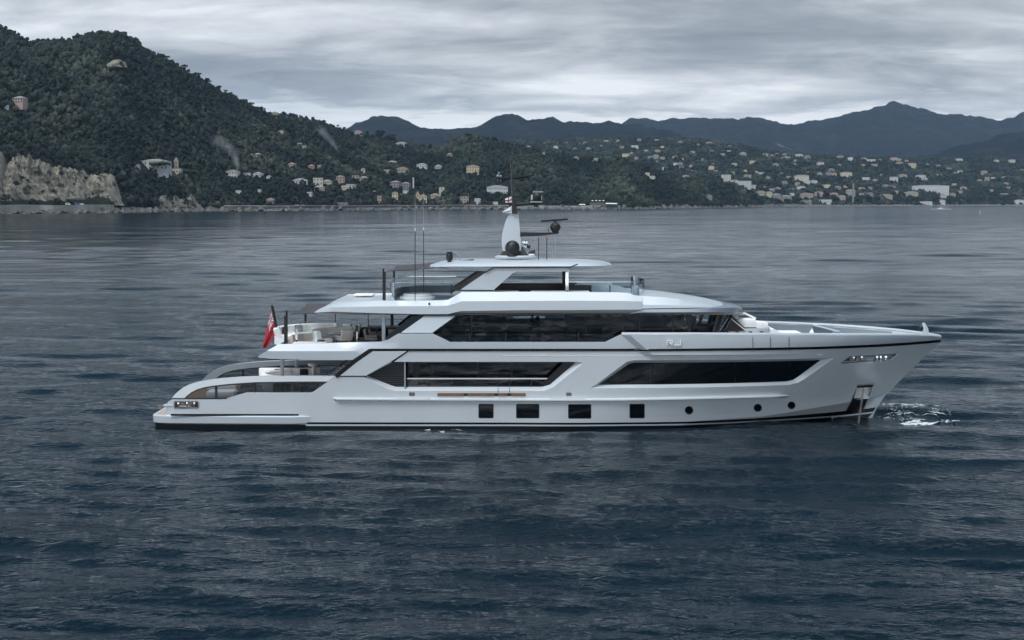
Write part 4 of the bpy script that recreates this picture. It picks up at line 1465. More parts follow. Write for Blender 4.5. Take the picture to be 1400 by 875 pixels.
def in_poly(x, y, P):
    c = False
    n = len(P)
    j = n - 1
    for i in range(n):
        xi, yi = P[i]
        xj, yj = P[j]
        if (yi > y) != (yj > y) and x < (xj - xi) * (y - yi) / (yj - yi) + xi:
            c = not c
        j = i
    return c


def refine(P, step, closed=True):
    out = []
    n = len(P)
    for i in range(n if closed else n - 1):
        a, b = Vector(P[i]), Vector(P[(i + 1) % n])
        k = max(1, int((b - a).length / step))
        for j in range(k):
            out.append(tuple(a.lerp(b, j / k)))
    if not closed:
        out.append(tuple(P[-1]))
    return out


def to_xz(P, yf):
    """picture points (or ('xz', x, z)) to X, Z on the surface"""
    out = []
    for q in P:
        if q[0] == 'xz':
            out.append((q[1], q[2]))
        else:
            p = solve(q[0], q[1], yf)
            out.append((p.x, p.z))
    return out


def rnd(P, r, n=4, skip=()):
    """round the corners of a picture polygon"""
    out = []
    k = len(P)
    for i in range(k):
        b = Vector(P[i])
        if i in skip:
            out.append(tuple(b))
            continue
        a, c = Vector(P[i - 1]), Vector(P[(i + 1) % k])
        d1, d2 = (a - b), (c - b)
        q = min(r, d1.length * 0.45, d2.length * 0.45)
        p1, p2 = b + d1.normalized() * q, b + d2.normalized() * q
        for j in range(n + 1):
            t = j / n
            out.append(tuple(p1 * (1 - t) ** 2 + b * 2 * t * (1 - t) + p2 * t * t))
    return out


def sheet_data(outline, holes, yf, step=0.45, cons=(), raw=False):
    OU = outline if raw else to_xz(outline, yf)
    HO = holes if raw else [to_xz(h, yf) for h in holes]
    OUr = refine(OU, step)
    HOr = [refine(h, step) for h in HO]
    pts, edges = [], []
    for loop in [OUr] + HOr:
        n0 = len(pts)
        pts += [Vector(p) for p in loop]
        edges += [(n0 + i, n0 + (i + 1) % len(loop)) for i in range(len(loop))]
    for c in cons:
        c = refine(c if raw else to_xz(c, yf), step * 0.33, False)
        n0 = len(pts)
        pts += [Vector(p) for p in c]
        edges += [(n0 + i, n0 + i + 1) for i in range(len(c) - 1)]
    x0, x1 = min(p[0] for p in OUr), max(p[0] for p in OUr)
    z0, z1 = min(p[1] for p in OUr), max(p[1] for p in OUr)
    nx, nz = int((x1 - x0) / step) + 1, int((z1 - z0) / step) + 1
    edge_pts = np.array([p[:] for p in pts])
    for i in range(nx + 1):
        for j in range(nz + 1):
            x, z = x0 + (i + 0.5) * step, z0 + (j + 0.5) * step
            if in_poly(x, z, OUr) and not any(in_poly(x, z, h) for h in HOr):
                if np.min((edge_pts[:, 0] - x) ** 2 + (edge_pts[:, 1] - z) ** 2) > (0.35 * step) ** 2:
                    pts.append(Vector((x, z)))
    co, ed, fa, *_ = delaunay_2d_cdt(pts, edges, [], 0, 1e-5)
    F = []
    fa = [f if sum((co[f[i]].x * co[f[(i + 1) % len(f)]].y - co[f[(i + 1) % len(f)]].x * co[f[i]].y) for i in range(len(f))) > 0 else f[::-1] for f in fa]
    for f in fa:
        cx = sum(co[i][0] for i in f) / len(f)
        cz = sum(co[i][1] for i in f) / len(f)
        if in_poly(cx, cz, OUr) and not any(in_poly(cx, cz, h) for h in HOr):
            F.append(tuple(f))
    return [tuple(p) for p in co], F


def sheet(name, outline, m, yf, holes=(), step=0.45, off=0.0, thick=0.0, cons=(), raw=False, parent=yacht, side=-1, mb=None, sharp=32, exact=False):
    """plating that follows the ship's side; side -1 faces the camera, +1 is the far side"""
    P, F = sheet_data(outline, list(holes), yf, step, cons, raw)
    V = [(x, side * (yf(x, z) + off), z) for x, z in P]
    if side > 0:
        F = [f[::-1] for f in F]
    FF = list(F)
    if thick:
        n = len(V)
        V += [(x, side * max(0.0, yf(x, z) + off - thick), z) for x, z in P]
        FF += [tuple(i + n for i in f[::-1]) for f in F]
        cnt = {}
        for f in F:
            for i in range(len(f)):
                e = (f[i], f[(i + 1) % len(f)])
                cnt[tuple(sorted(e))] = cnt.get(tuple(sorted(e)), []) + [e]
        for k, es in cnt.items():
            if len(es) == 1:
                a, b = es[0]
                FF.append((b, a, a + n, b + n))
    if mb is not None:
        if exact:
            mb.exact = getattr(mb, 'exact', []) + [(len(mb.f), len(mb.f) + len(F), len(mb.v), P, F, yf, side)]
        mb.add(V, FF)
        return None
    return put(name, V, FF, m, parent, True, sharp)


def true_normals(o, mb):
    """shade the plating with the slope of the hull shape itself, so that the mesh cannot show through"""
    me = o.data
    nl = [None] * len(me.loops)
    spans = mb.exact
    for p in me.polygons:
        n0 = p.normal
        sp_ = next((s for s in spans if s[0] <= p.index < s[1]), None)
        for li in p.loop_indices:
            if sp_ is None:
                nl[li] = n0[:]
                continue
            a, b_, v0, P, F, yf, side = sp_
            f = F[p.index - a]
            cx = sum(P[i][0] for i in f) / len(f)
            cz = sum(P[i][1] for i in f) / len(f)
            vi = me.loops[li].vertex_index - v0
            x, z = P[vi]
            x, z = x + 0.12 * (cx - x), z + 0.12 * (cz - z)
            e = 0.006
            gx = (yf(x + e, z) - yf(x - e, z)) / (2 * e)
            gz = (yf(x, z + e) - yf(x, z - e)) / (2 * e)
            v = Vector((-gx, float(side), -gz)).normalized()
            nl[li] = v[:] if v.dot(n0) > 0.3 else n0[:]
    me.normals_split_custom_set(nl)


def reveal(mb, outer, inner, yf, depth, side=-1, step=0.3):
    """sloping frame from the surface round an opening down to a recessed pane"""
    O, I = to_xz(outer, yf), to_xz(inner, yf)
    n = len(O)
    V, F = [], []
    for i in range(n):
        k = max(1, int((Vector(O[i]) - Vector(O[(i + 1) % n])).length / step))
        for j in range(k):
            a = Vector(O[i]).lerp(Vector(O[(i + 1) % n]), j / k)
            b = Vector(I[i]).lerp(Vector(I[(i + 1) % n]), j / k)
            V.append((a.x, side * yf(a.x, a.y), a.y))
            V.append((b.x, side * (yf(b.x, b.y) - depth), b.y))
    k = len(V) // 2
    F = [(2 * i, 2 * ((i + 1) % k), 2 * ((i + 1) % k) + 1, 2 * i + 1) for i in range(k)]
    mb.add(V, F)


def shrink(P, r):
    """smaller copy of a picture polygon about its middle"""
    cx = sum(p[0] for p in P) / len(P)
    cy = sum(p[1] for p in P) / len(P)
    out = []
    for x, y in P:
        dx, dy = x - cx, y - cy
        q = math.hypot(dx, dy)
        out.append((cx + dx * (q - r) / q, cy + dy * (q - r) / q))
    return out


# ---- openings in the side
W1_OUT = [(497, 515.3), (508, 509.6), (536, 494.6), (788, 494.6), (797.5, 496.2), (757, 529), (744, 534.4), (540, 534.4), (530, 531.8)]
W1_IN = [(502, 514.8), (509, 510.6), (537, 496.3), (783, 496.3), (786.5, 497), (752, 526.4), (741, 529.8), (541, 529.8), (534, 527.6)]
W2_OUT = [(806, 530.6), (813, 527), (857, 494.6), (867, 492.4), (1141, 488.8), (1101, 517.5), (1091, 523.2), (1079, 526)]
W2_IN = [(818, 526.7), (821, 525), (860, 498.2), (868, 496.4), (1123, 492.9), (1093, 515.2), (1085.5, 520.2), (1075, 522.3)]


def rrect(x0, y0, x1, y1, r=2.0):
    return rnd([(x0, y0), (x1, y0), (x1, y1), (x0, y1)], r, 3)


def disc(cx, cy, rx, ry, n=18):
    return [(cx + rx * math.cos(2 * math.pi * i / n), cy + ry * math.sin(2 * math.pi * i / n)) for i in range(n)]


SQ = [rrect(655, 553, 674, 571), rrect(706.5, 553, 736.5, 571), rrect(777.5, 553.5, 807.5, 571.5), rrect(861.5, 553, 880.5, 571)]
PORT = [disc(942, 561, 5.8, 5.8), disc(1036, 557.6, 5.6, 5.4), disc(1082, 554.2, 5.4, 5.3)]
BOWR_O = [(1148, 497.5), (1162, 487), (1230, 483), (1217, 493.2), (1206, 494.8)]
BOWR_I = [(1151, 496), (1163.5, 488.2), (1226, 484.6), (1215.5, 491.6), (1205, 493.2)]
FAIR = rrect(239, 549.3, 271, 557.6, 2.5)
POCK_O = [(1172, 525.5), (1196.5, 524.2), (1190.5, 541), (1181.5, 566), (1153, 567.5), (1163, 548)]
POCK_I = [(1173.2, 527.5), (1194.5, 526.5), (1189, 541), (1180.5, 565.5), (1155, 567), (1165, 548)]

HULL = [('xz', -16.6, -0.6), ('xz', 0, -0.6), ('xz', 12, -0.6), ('xz', 18.24, -0.6)]
HULL += [('xz', stem_x(z), z) for z in (0.0, 0.4, 1.04, 1.7, 2.4, 3.0, 3.6)]
HULL += [(1285, 466.6), (1240, 470), (1200, 473), (1120, 476), (980, 478), (840, 478.5), (508, 478.5), (486, 492.6), (459, 514.5), (428, 535.5), (425, 536.5), (337, 536.5), (310, 544.6),
         (252, 545.2), (236, 545.5), (229.5, 549.5), (227, 557), (226.5, 566)]
cons = [[('xz', x, z) for x, z in CHINE], [('xz', x, z + 0.03) for x, z in KNUCK[:3]], [('xz', x, z - 0.03) for x, z in KNUCK[:3]],
        [('xz', FAC_B.x + (FAC_T.x - FAC_B.x) * f, FAC_B.z + (FAC_T.z - FAC_B.z) * f) for f in (0.02, 0.25)],
        [('xz', FAC_B.x + 0.42 + (FAC_T.x - FAC_B.x) * f, FAC_B.z + (FAC_T.z - FAC_B.z) * f) for f in (0.02, 0.25)]]
near_mb = MB()
sheet('hull', HULL, None, side_b, [W1_OUT, W2_OUT] + SQ + PORT + [BOWR_O, FAIR, POCK_O], 0.4, cons=cons, mb=near_mb, exact=True)
for O_, I_, d_ in ((W1_OUT, W1_IN, 0.26), (W2_OUT, W2_IN, 0.20), (BOWR_O, BOWR_I, 0.12), (POCK_O, POCK_I, 0.10)):
    rv = MB()
    reveal(rv, O_, I_, side_b, d_)
    rv.build('opening_surround', PAINT, yacht, True, 24)
sheet('hull', HULL, None, side_b, [], 0.5, cons=cons[:1], mb=near_mb, side=1, exact=True)
hull_mb = near_mb
near_mb = MB()
# transom between the two sides
xa = solve(227, 557, side_b)
wa = side_b(xa.x, xa.z)
near_mb.add([(xa.x + .02, -wa, -0.6), (xa.x + .02, wa, -0.6), (xa.x + .02, wa, xa.z + .1), (xa.x + .02, -wa, xa.z + .1)], [(0, 1, 2, 3)])
HO = hull_mb.build('hull', PAINT, yacht, True, 24)
true_normals(HO, hull_mb)
near_mb.build('transom', PAINT, yacht, False)


def pane(name, poly, m, depth, holes=(), yf=side_b, side=-1, step=0.5):
    return sheet(name, poly, m, yf, holes, step, off=-depth, side=side)


# forward saloon window with its faint panel joints
w2 = pane('window', W2_IN, GL_DARK, 0.20)
jb = MB()
for x in (890, 1006, 1081):
    y0, y1 = (496.4 - (x - 868) * 0.0137 + 0.4), 526.2 - (x - 818) * 0.0168
    sheet('', [(x - .35, y0), (x + .35, y0), (x + .35, y1), (x - .35, y1)], None, side_b, [], 2.0, off=-0.19, mb=jb)
jb.build('panel_joint', LINED, w2)
bl = MB()
sheet('', [(895, 499), (910, 499), (910, 514.5), (895, 514.5)], None, side_b, [], 2.0, off=-0.55, mb=bl)
bl.build('window_blind', BEIGE, w2)
for k, P in enumerate(SQ):
    pane('window', P, GL_DARK, 0.05)
    fr = MB()
    sheet('', [(x + (0.9 if x > sum(p[0] for p in P) / len(P) else -0.9), y + (0.9 if y > 562 else -0.9)) for x, y in P], None, side_b, [shrink(P, 0.35)], 1.0, off=0.004, mb=fr)
    fr.build('window_frame', SATIN, yacht)
for P in PORT:
    o = pane('porthole', shrink(P, 1.6), GL_DARK, 0.16)
    b = MB()
    reveal(b, P, shrink(P, 1.6), side_b, 0.16)
    b.build('porthole_rim', SATIN, o)

# ---- covered side deck with the saloon glass behind it
z_fl, z_ce = solve(640, 530.5, side_b).z, solve(640, 494.0, side_b).z
xs0, xs1 = solve(500, 515, side_b).x, solve(800, 500, side_b).x
MB().box(((xs0 + xs1) / 2, -3.22, z_fl - 0.05), (xs1 - xs0 + 0.6, 1.0, 0.06)).build('side_deck', DECKW, yacht, False)
MB().box(((xs0 + xs1) / 2, -3.3, z_ce + 0.05), (xs1 - xs0 + 0.6, 1.0, 0.06)).build('side_deck_ceiling', LINED, yacht, False)
x556 = at(556, 512, -2.85).x
s = MB()
s.add([(x556, -2.82, z_fl), (xs1 + .6, -2.82, z_fl), (xs1 + .6, -2.82, z_ce), (x556, -2.82, z_ce)], [(0, 1, 2, 3)])
sg = s.build('saloon_glass', GL_DARK, yacht, False)
for x in (557.5, 569, 590.5, 654, 700):
    X = at(x, 512, -2.85).x
    wd = 0.32 if x == 569 else 0.05
    MB().box((X, -2.84, (z_fl + z_ce) / 2), (wd, 0.03, z_ce - z_fl)).build('mullion', SATIN, sg)
# louvred grille at the aft end
LV = [(502, 514.8), (509, 510.6), (537, 496.3), (553.5, 496.3), (553.5, 529.8), (541, 529.8), (534, 527.6)]
gr = pane('louvre_panel', LV, SATIN, 0.30)
lv = MB()
for k in range(12):
    y = 498.4 + k * 2.62
    xl = 502 + max(0, (514.8 - y)) * 1.82 + max(0, (y - 514.8)) * 2.5 + 3.0
    xl = min(xl, 549)
    sheet('', [(xl, y), (552.5, y), (552.5, y + 1.15), (xl, y + 1.15)], None, side_b, [], 1.0, off=-0.25, thick=0.04, mb=lv)
lv.build('louvre', LINED, gr)
MB().box((at(553.8, 512, -3.7).x, -3.75, (z_fl + z_ce) / 2), (0.07, 0.18, z_ce - z_fl)).build('door_post', GREYP, yacht, False)
# dark raked frame at the forward end of the opening
sheet('raked_frame', [(771, 496.3), (786.5, 496.8), (752, 526.6), (746, 528.6), (742, 524.5)], SATIN, side_b, [], 0.6, off=-0.24, thick=0.06)
# its rail
rl = MB()
pa, pb = solve(555.5, 518.6, side_b), solve(757.5, 518.6, side_b)
rail_y = -(side_b(pa.x, pa.z) - 0.30)
rl.box(((pa.x + pb.x) / 2, rail_y, pa.z), (pb.x - pa.x, 0.09, 0.055))
rail = rl.build('side_rail', LED, yacht, False)
for x in (556.5, 586.5, 617.6, 649.5, 681, 696.5, 726.6):
    X = solve(x, 524, side_b).x
    MB().box((X, rail_y + 0.01, (pa.z + z_fl) / 2 - 0.01), (0.055, 0.05, pa.z - z_fl)).build('rail_post', SATIN, rail, False)
g = MB()
g.add([(pa.x, rail_y + 0.02, z_fl), (pb.x - 0.3, rail_y + 0.02, z_fl), (pb.x - 0.3, rail_y + 0.02, pa.z), (pa.x, rail_y + 0.02, pa.z)], [(0, 1, 2, 3)])
g.build('rail_glass', GL_TINT, rail, False)

# ---- stripes, ledges and trims
def strip(name, top, bot, m, off=0.006, thick=0.02, yf=side_b, parent=yacht, side=-1, step=0.5):
    return sheet(name, list(top) + list(bot)[::-1], m, yf, [], step, off=off, thick=thick, parent=parent, side=side)


strip('sheer_stripe', [(506, 476.6), (840, 476.7), (980, 476.0), (1120, 473.9), (1200, 470.6), (1286, 464.3)],
      [(507.5, 480), (840, 480), (980, 479.3), (1120, 477.2), (1200, 474.3), (1285.5, 467.8)], BLACK, 0.04, 0.07)
strip('sheer_stripe', [(504.8, 476.7), (483.2, 491.3), (457.6, 512.7)], [(509.9, 479.9), (488.6, 494.6), (461, 516.6)], BLACK, 0.055, 0.08)
strip('panel_joint', [(459, 513.9), (501, 513.9)], [(459, 515.2), (501, 515.2)], BLACK, 0.012)
strip('panel_joint', [(556.5, 478.5), (534, 494)], [(560, 479.5), (537.5, 495)], BLACK, 0.012)
# raised wing panel of the main deck
sheet('wing_panel', [(509.5, 480.2), (556, 480), (534.5, 494.2), (508, 509.2), (500.5, 513.4), (462, 513.4), (486.5, 494.6)], PAINT, side_b, [], 0.5, off=0.05, thick=0.06)
# spray rail: ledge that catches the sky
def ledge(name, pts, h, out, m):
    V, F = [], []
    n = len(pts)
    tp = []
    for i, (x, y) in enumerate(pts):
        p = solve(x, y, side_b)
        f = clamp(min(i / 2.0, (n - 1 - i) / 3.0))
        o = out * f
        b0 = side_b(p.x, p.z)
        V += [(p.x, -b0 + .01, p.z), (p.x, -(b0 + o), p.z - 0.02 - h * 0.25 * f), (p.x, -(b0 + o), p.z - 0.02 - h * 0.55 * f), (p.x, -side_b(p.x, p.z - h) + .01, p.z - h)]
    F = [(i * 4 + j, i * 4 + j + 1, i * 4 + j + 5, i * 4 + j + 4) for i in range(n - 1) for j in range(3)]
    return put(name, V, F, m, yacht, True, 20)


ledge('spray_rail', [(455, 543.2), (457, 543), (461, 543), (480, 543.2), (600, 543.8), (700, 544.2), (780, 544.3), (860, 543.8), (920, 542.8), (980, 541.4), (1030, 540), (1055, 539.4), (1066, 539.6), (1072, 540), (1078, 540.6)], 0.17, 0.17, PAINT)
LEDS = MB()
for a, b, y in ((540, 589, 543.9), (681, 699, 544.3), (752, 800, 544.5)):
    sheet('', [(a, y + .2), (b, y + .2), (b, y + 1.3), (a, y + 1.3)], None, lambda X, Z: side_b(X, Z) + 0.14, [], 1.0, mb=LEDS)
LEDS.build('courtesy_light', LED, yacht)
strip('rub_strip', [(688, 485.8), (880, 486)], [(688, 487), (880, 487.2)], LED, 0.008, 0.02)
strip('rub_strip', [(890, 487), (1000, 486.4), (1126, 484.4)], [(890, 488), (1000, 487.6), (1126, 485.6)], PAINT, 0.012, 0.03)
for x, y in ((743, 486.2), (1121, 484.8)):
    sheet('nav_light', rrect(x - 4, y - 1, x + 4, y + 1.2, 1), LED, side_b, [], 1.0, off=0.02, thick=0.03)
tr = MB()
for a, b in ((598, 634), (639, 675.5), (681, 693), (699, 718.5)):
    sheet('', [(a, 537.4), (b, 537.4), (b, 541.5), (a, 541.5)], None, side_b, [], 1.0, off=0.035, thick=0.04, mb=tr)
tr.build('teak_rail', TEAKR, yacht)
tr = MB()
for a, b in ((634, 639), (675.5, 681), (693, 699)):
    sheet('', [(a, 537.6), (b, 537.6), (b, 541.3), (a, 541.3)], None, side_b, [], 1.0, off=0.02, thick=0.03, mb=tr)
tr.build('rail_bracket', SATIN, yacht)
for a in (559.5, 774):
    o = sheet('side_lamp', rrect(a, 536.4, a + 7.6, 541.2, 1.2), CHROME, side_b, [], 1.0, off=0.01, thick=0.02)
    sheet('lamp_lens', rrect(a + 1.2, 537.5, a + 6.4, 540.2, 1), TEAKR, side_b, [], 1.0, off=0.02, thick=0.02, parent=o)
# water line bands
BL_T = [(418, 577.2), (700, 577.6), (860, 577.4), (940, 576.4), (1000, 573.6), (1040, 571.6), (1100, 566.8), (1153, 562.2), (1187, 558.4), (1197, 556.6)]
BL_B = [(418, 580), (700, 580.3), (860, 580), (940, 579), (1000, 576.8), (1040, 574.6), (1100, 571.2), (1153, 567.4), (1187, 563.6), (1194, 562.4)]
WL_B = [(418, 582.2), (700, 582.4), (860, 582), (940, 581), (1000, 578.6), (1040, 576.4), (1100, 572.8), (1153, 569.2), (1187, 565.6), (1193, 564.6)]
strip('boot_stripe', BL_T, BL_B, BLACK, 0.035, 0.05, step=0.3)
strip('water_line_band', BL_B, WL_B, WHITE, 0.038, 0.05, step=0.3)
strip('antifouling', WL_B, [('xz', -9.8, -0.6), ('xz', 8, -0.6), ('xz', 14, -0.6), ('xz', 17.7, -0.6)], UNDER, 0.04, 0.05, step=0.3)
# bright stem band
st = MB()
zs_ = np.linspace(-0.15, 1.10, 9)
SP = [('xz', stem_x(z) - 0.012, z) for z in zs_] + [('xz', stem_x(z) - (0.34 - 0.26 * (z + 0.15) / 1.25), z) for z in zs_[::-1]]
for sd2 in (-1, 1):
    sheet('', SP, None, side_b, [], 0.15, off=0.03, thick=0.03, mb=st, side=sd2)
st.build('stem_plate', WHITE, yacht)
# gangway doors of the bulwark: thin joints
jo = MB()
for x, y0, y1 in ((1029, 461, 480), (1053, 461, 476), (1078.5, 460.5, 480), (681, 530, 537), (696.5, 530, 537)):
    sheet('', [(x - .35, y0), (x + .35, y0), (x + .35, y1), (x - .35, y1)], None, side_b, [], 2.0, off=0.075 if y0 < 500 else 0.004, mb=jo)
jo.build('panel_joint', LINED, yacht)

# ---- fittings in the hull openings
def box_behind(name, poly, m, depth, parent=yacht):
    b = MB()
    sheet('', poly, None, side_b, [], 1.0, off=-depth, mb=b)
    P = to_xz(poly, side_b)
    n = len(P)
    V = []
    for x, z in P:
        V += [(x, -side_b(x, z) + 0.005, z), (x, -(side_b(x, z) - depth), z)]
    b.add(V, [(2 * i, 2 * ((i + 1) % n), 2 * ((i + 1) % n) + 1, 2 * i + 1) for i in range(n)])
    return b.build(name, m, parent, True, 25)


moor = box_behind('mooring_recess', BOWR_I, WHITE, 0.35)
for k, (x, wd, m) in enumerate([(1160, 5, SATIN), (1169, 2.2, CHROME), (1174, 3.2, TEAKP), (1180, 2, CHROME), (1190, 9, DECKW), (1201, 2, CHROME), (1206, 2, CHROME), (1213, 2.5, CHROME)]):
    p = solve(x, 490.5, side_b)
    yy = -(side_b(p.x, p.z) - 0.25)
    MB().box((p.x, yy + 0.08, p.z), (1.35 * wd / 28, 0.16, 0.27), 0, 0.02).build('bollard' if m is CHROME else 'winch', m, moor, True)
b = MB()
for a in (BOWR_I[0], BOWR_I[1], BOWR_I[2], BOWR_I[3], BOWR_I[4]):
    pass
pp = [solve(x, y, side_b) for x, y in [(1151, 496.6), (1205, 493.8), (1216, 492.2)]]
b.tube([Vector((p.x, p.y + 0.02, p.z)) for p in pp], 0.025, 6)
b.build('chrome_trim', CHROME, moor)
fl = box_behind('stern_fairlead', FAIR, DECKW, 0.45)
for k, (x, y, wd, hh, m) in enumerate([(243, 553, 3, 5, CHROME), (249, 552.5, 5, 4, TEAKP), (255, 553, 2, 6, CHROME), (259, 552, 5, 4, TEAKP), (265, 553, 2.2, 6, CHROME), (252, 555.8, 16, 1.5, CHROME), (268, 553.5, 2, 5, SATIN)]):
    p = solve(x, y, side_b)
    MB().box((p.x, p.y + 0.2, p.z), (wd / 28, 0.2, hh / 28), 0, 0.02).build('bollard' if m is CHROME else 'cleat_pad', m, fl, True)
fr = MB()
sheet('', rrect(237.6, 548, 272.4, 558.8, 3), None, side_b, [FAIR], 1.0, off=0.015, thick=0.03, mb=fr)
fr.build('chrome_trim', CHROME, fl)
MB().box((solve(231, 554.6, side_b).x, -3.45, solve(231, 554.6, side_b).z), (0.55, 0.5, 0.10), 0, 0.03).build('stern_cleat', WHITE, yacht)
MB().box((solve(233, 551.5, side_b).x, -3.38, solve(233, 551.5, side_b).z), (0.42, 0.3, 0.14), 0, 0.02).build('fairlead_roller', SATIN, yacht)
p_up = [(1172, 530.5), (1193, 529.5), (1187, 543.5), (1168, 545)]
pk = pane('anchor_pocket', POCK_I, SATIN, 0.09, [p_up], step=0.3)
PBY = side_b(solve(1178, 544, side_b).x, solve(1178, 544, side_b).z)
PBX = solve(1178, 544, side_b).x
pl = MB()
sheet('', [(1170, 529), (1195, 528), (1188.5, 545), (1166, 546.5)], None, lambda X, Z: PBY - 0.12 - 0.36 * (X - PBX), [], 0.25, mb=pl)
pl.build('anchor_plate', mat('worn_steel', (0.93, 0.92, 0.89), 0.45, metal=0.0, vary=0.25, scale=4.0), pk)
# anchor chain hanging to the water
ch = MB()
A = solve(1180, 531, side_b) + Vector((0, -0.08, 0))
B = at(1173.5, 579, A.y - 0.25)
B.z = -0.3
nL = 34
for i in range(nL):
    p = A.lerp(B, (i + .5) / nL)
    d = (B - A).normalized()
    sd_ = Vector((1, 0, 0)) if i % 2 else Vector((0, 1, 0))
    for sgn in (-1, 1):
        ch.tube([p - d * 0.07 + sd_ * 0.0, p - d * .03 + sd_ * 0.045 * sgn, p + d * .03 + sd_ * 0.045 * sgn, p + d * 0.07], 0.012, 5)
ch.build('anchor_chain', mat('galvanised_chain', (0.42, 0.42, 0.42), 0.4, metal=0.8, vary=0.2), yacht)

# ---- upper bulwark and the long overhang aft
z480 = solve(420, 480, hull_b).z


def bul_b(X, Z):
    b = side_b(X, Z) + 0.03
    if X < -5.2:
        k = clamp((-5.4 - X) / 3.0)
        b -= k * clamp(Z - z480, 0.0, 0.40) * 0.75
    if X < -10.6:
        b -= 0.0
    return max(b, 0.0)


UPB = [(352.5, 487.6), (356, 485), (366, 479), (381, 470.6), (440, 469.4), (520, 467.3), (531, 464), (544.5, 456.2), (591.5, 456.2), (615.5, 467.8), (827.5, 467.8), (848.5, 457.6), (900, 457.6), (1000, 457.8), (1100, 458.4),
       (1200, 458.6), (1250, 459), (1272, 459.8), (1287.5, 461), (1286, 465.2), (1240, 469), (1200, 472.2), (1120, 475.2), (980, 477.3), (840, 478), (507.5, 478), (486.5, 492.2), (430, 491.4), (372, 490.6), (354, 489)]
ucons = [[('xz', -11.9, z480), ('xz', -7.6, z480)], [('xz', -11.3, z480 + 0.40), ('xz', -5.2, z480 + 0.40)], [('xz', FAC_T.x - (FAC_T.x - FAC_B.x) * f, FAC_T.z - (FAC_T.z - FAC_B.z) * f) for f in (0.03, 0.7)],
         [('xz', FAC_T.x + 0.42 - (FAC_T.x - FAC_B.x) * f, FAC_T.z - (FAC_T.z - FAC_B.z) * f) for f in (0.03, 0.7)]]
ub = MB()
sheet('', UPB, None, bul_b, [], 0.4, thick=0.16, cons=ucons, mb=ub, exact=True)
sheet('', UPB, None, bul_b, [], 0.5, thick=0.16, cons=ucons[:2], mb=ub, side=1, exact=True)
# aft lip joining both sides
xa_, za_ = solve(352.5, 488, bul_b).x, solve(352.5, 488, bul_b).z
wa_ = bul_b(xa_, za_)
x2, z2 = solve(381, 471.2, bul_b).x, solve(381, 471.2, bul_b).z
w2_ = bul_b(x2, z2)
zb_ = solve(372, 490.4, bul_b).z
lip = [(xa_ + .02, -wa_ + .03, za_), (xa_ + .02, wa_ - .03, za_), (x2, w2_ - .03, z2), (x2, -w2_ + .03, z2), (x2, -w2_ + .03, zb_ + .02), (x2, w2_ - .03, zb_ + .02)]
ub.add(lip, [(0, 1, 2, 3), (0, 4, 5, 1)])
true_normals(ub.build('upper_bulwark', WHITE, yacht, True, 24), ub)


def deck_plate(name, x0, x1, z, th, m, inset, yf=side_b, n=60, parent=yacht):
    V = []
    for i in range(n + 1):
        x = x0 + (x1 - x0) * i / n
        b_ = max(0.01, yf(x, z) - inset)
        V += [(x, -b_, z), (x, b_, z), (x, b_, z - th), (x, -b_, z - th)]
    F = []
    for i in range(n):
        for j in range(4):
            F.append((i * 4 + j, i * 4 + (j + 1) % 4, i * 4 + 4 + (j + 1) % 4, i * 4 + 4 + j))
    F += [(0, 3, 2, 1), (n * 4, n * 4 + 1, n * 4 + 2, n * 4 + 3)]
    return put(name, V, F, m, parent, False)


z_up = zb_ + 0.38
x_fd = at(1040, 458, -3.7).x
deck_plate('upper_deck', x2 + 0.05, x_fd, z_up, 0.34, TEAKP, 0.30, base_b)
deck_plate('foredeck', x_fd, 21.3, 3.35, 0.1, DECKW, 0.25, base_b)
MB().box((x_fd, 0, (z_up + 3.3) / 2), (0.1, 6.6, max(0.1, z_up - 3.25))).build('deck_step', PAINT, yacht, False)

# ---- main deck: cockpit, arches, glass bulwarks
z_mk = solve(300, 545, side_b).z - 0.22
x_bh = at(497, 505, -3.0).x
deck_plate('main_deck', xa.x + 0.03, x_bh + 8, z_mk, 0.1, TEAK, 0.12, side_b)
ARCH_T = [(234.5, 544.4), (238, 540.4), (243, 535.5), (250, 530), (257, 526.4), (265, 523.7), (274, 521.4), (284, 519.7), (300, 517.8), (330, 515.7), (360, 514.6), (400, 514.0), (458.5, 514.2)]
ARCH_B = [(448, 521.6), (400, 521.6), (350, 522.4), (330, 523.6), (310, 525.2), (292, 527.2), (280, 529.2), (270, 532), (262, 536), (255, 541.4), (252, 544.6)]
GLB = [(252, 544.6), (255, 541.4), (262, 536), (270, 532), (280, 529.2), (292, 527.2), (310, 525.2), (330, 523.6), (350, 522.4), (400, 521.6), (448, 521.6), (428.5, 535.8), (337, 536.8), (310, 544.8)]

GLB_F = GLB[:7] + [(330, 523.6), (322, 540.9), (310, 544.8)]
GLB_A = [(330, 523.6), (350, 522.4), (400, 521.6), (448, 521.6), (428.5, 535.8), (337, 536.8), (322, 540.9)]


def arch_b(X, Z):
    return side_b(X, Z) - max(0.0, Z - z_mk - 0.2) * 0.10


def pane_b(X, Z):
    return side_b(X, z_mk + 0.3) - 0.02


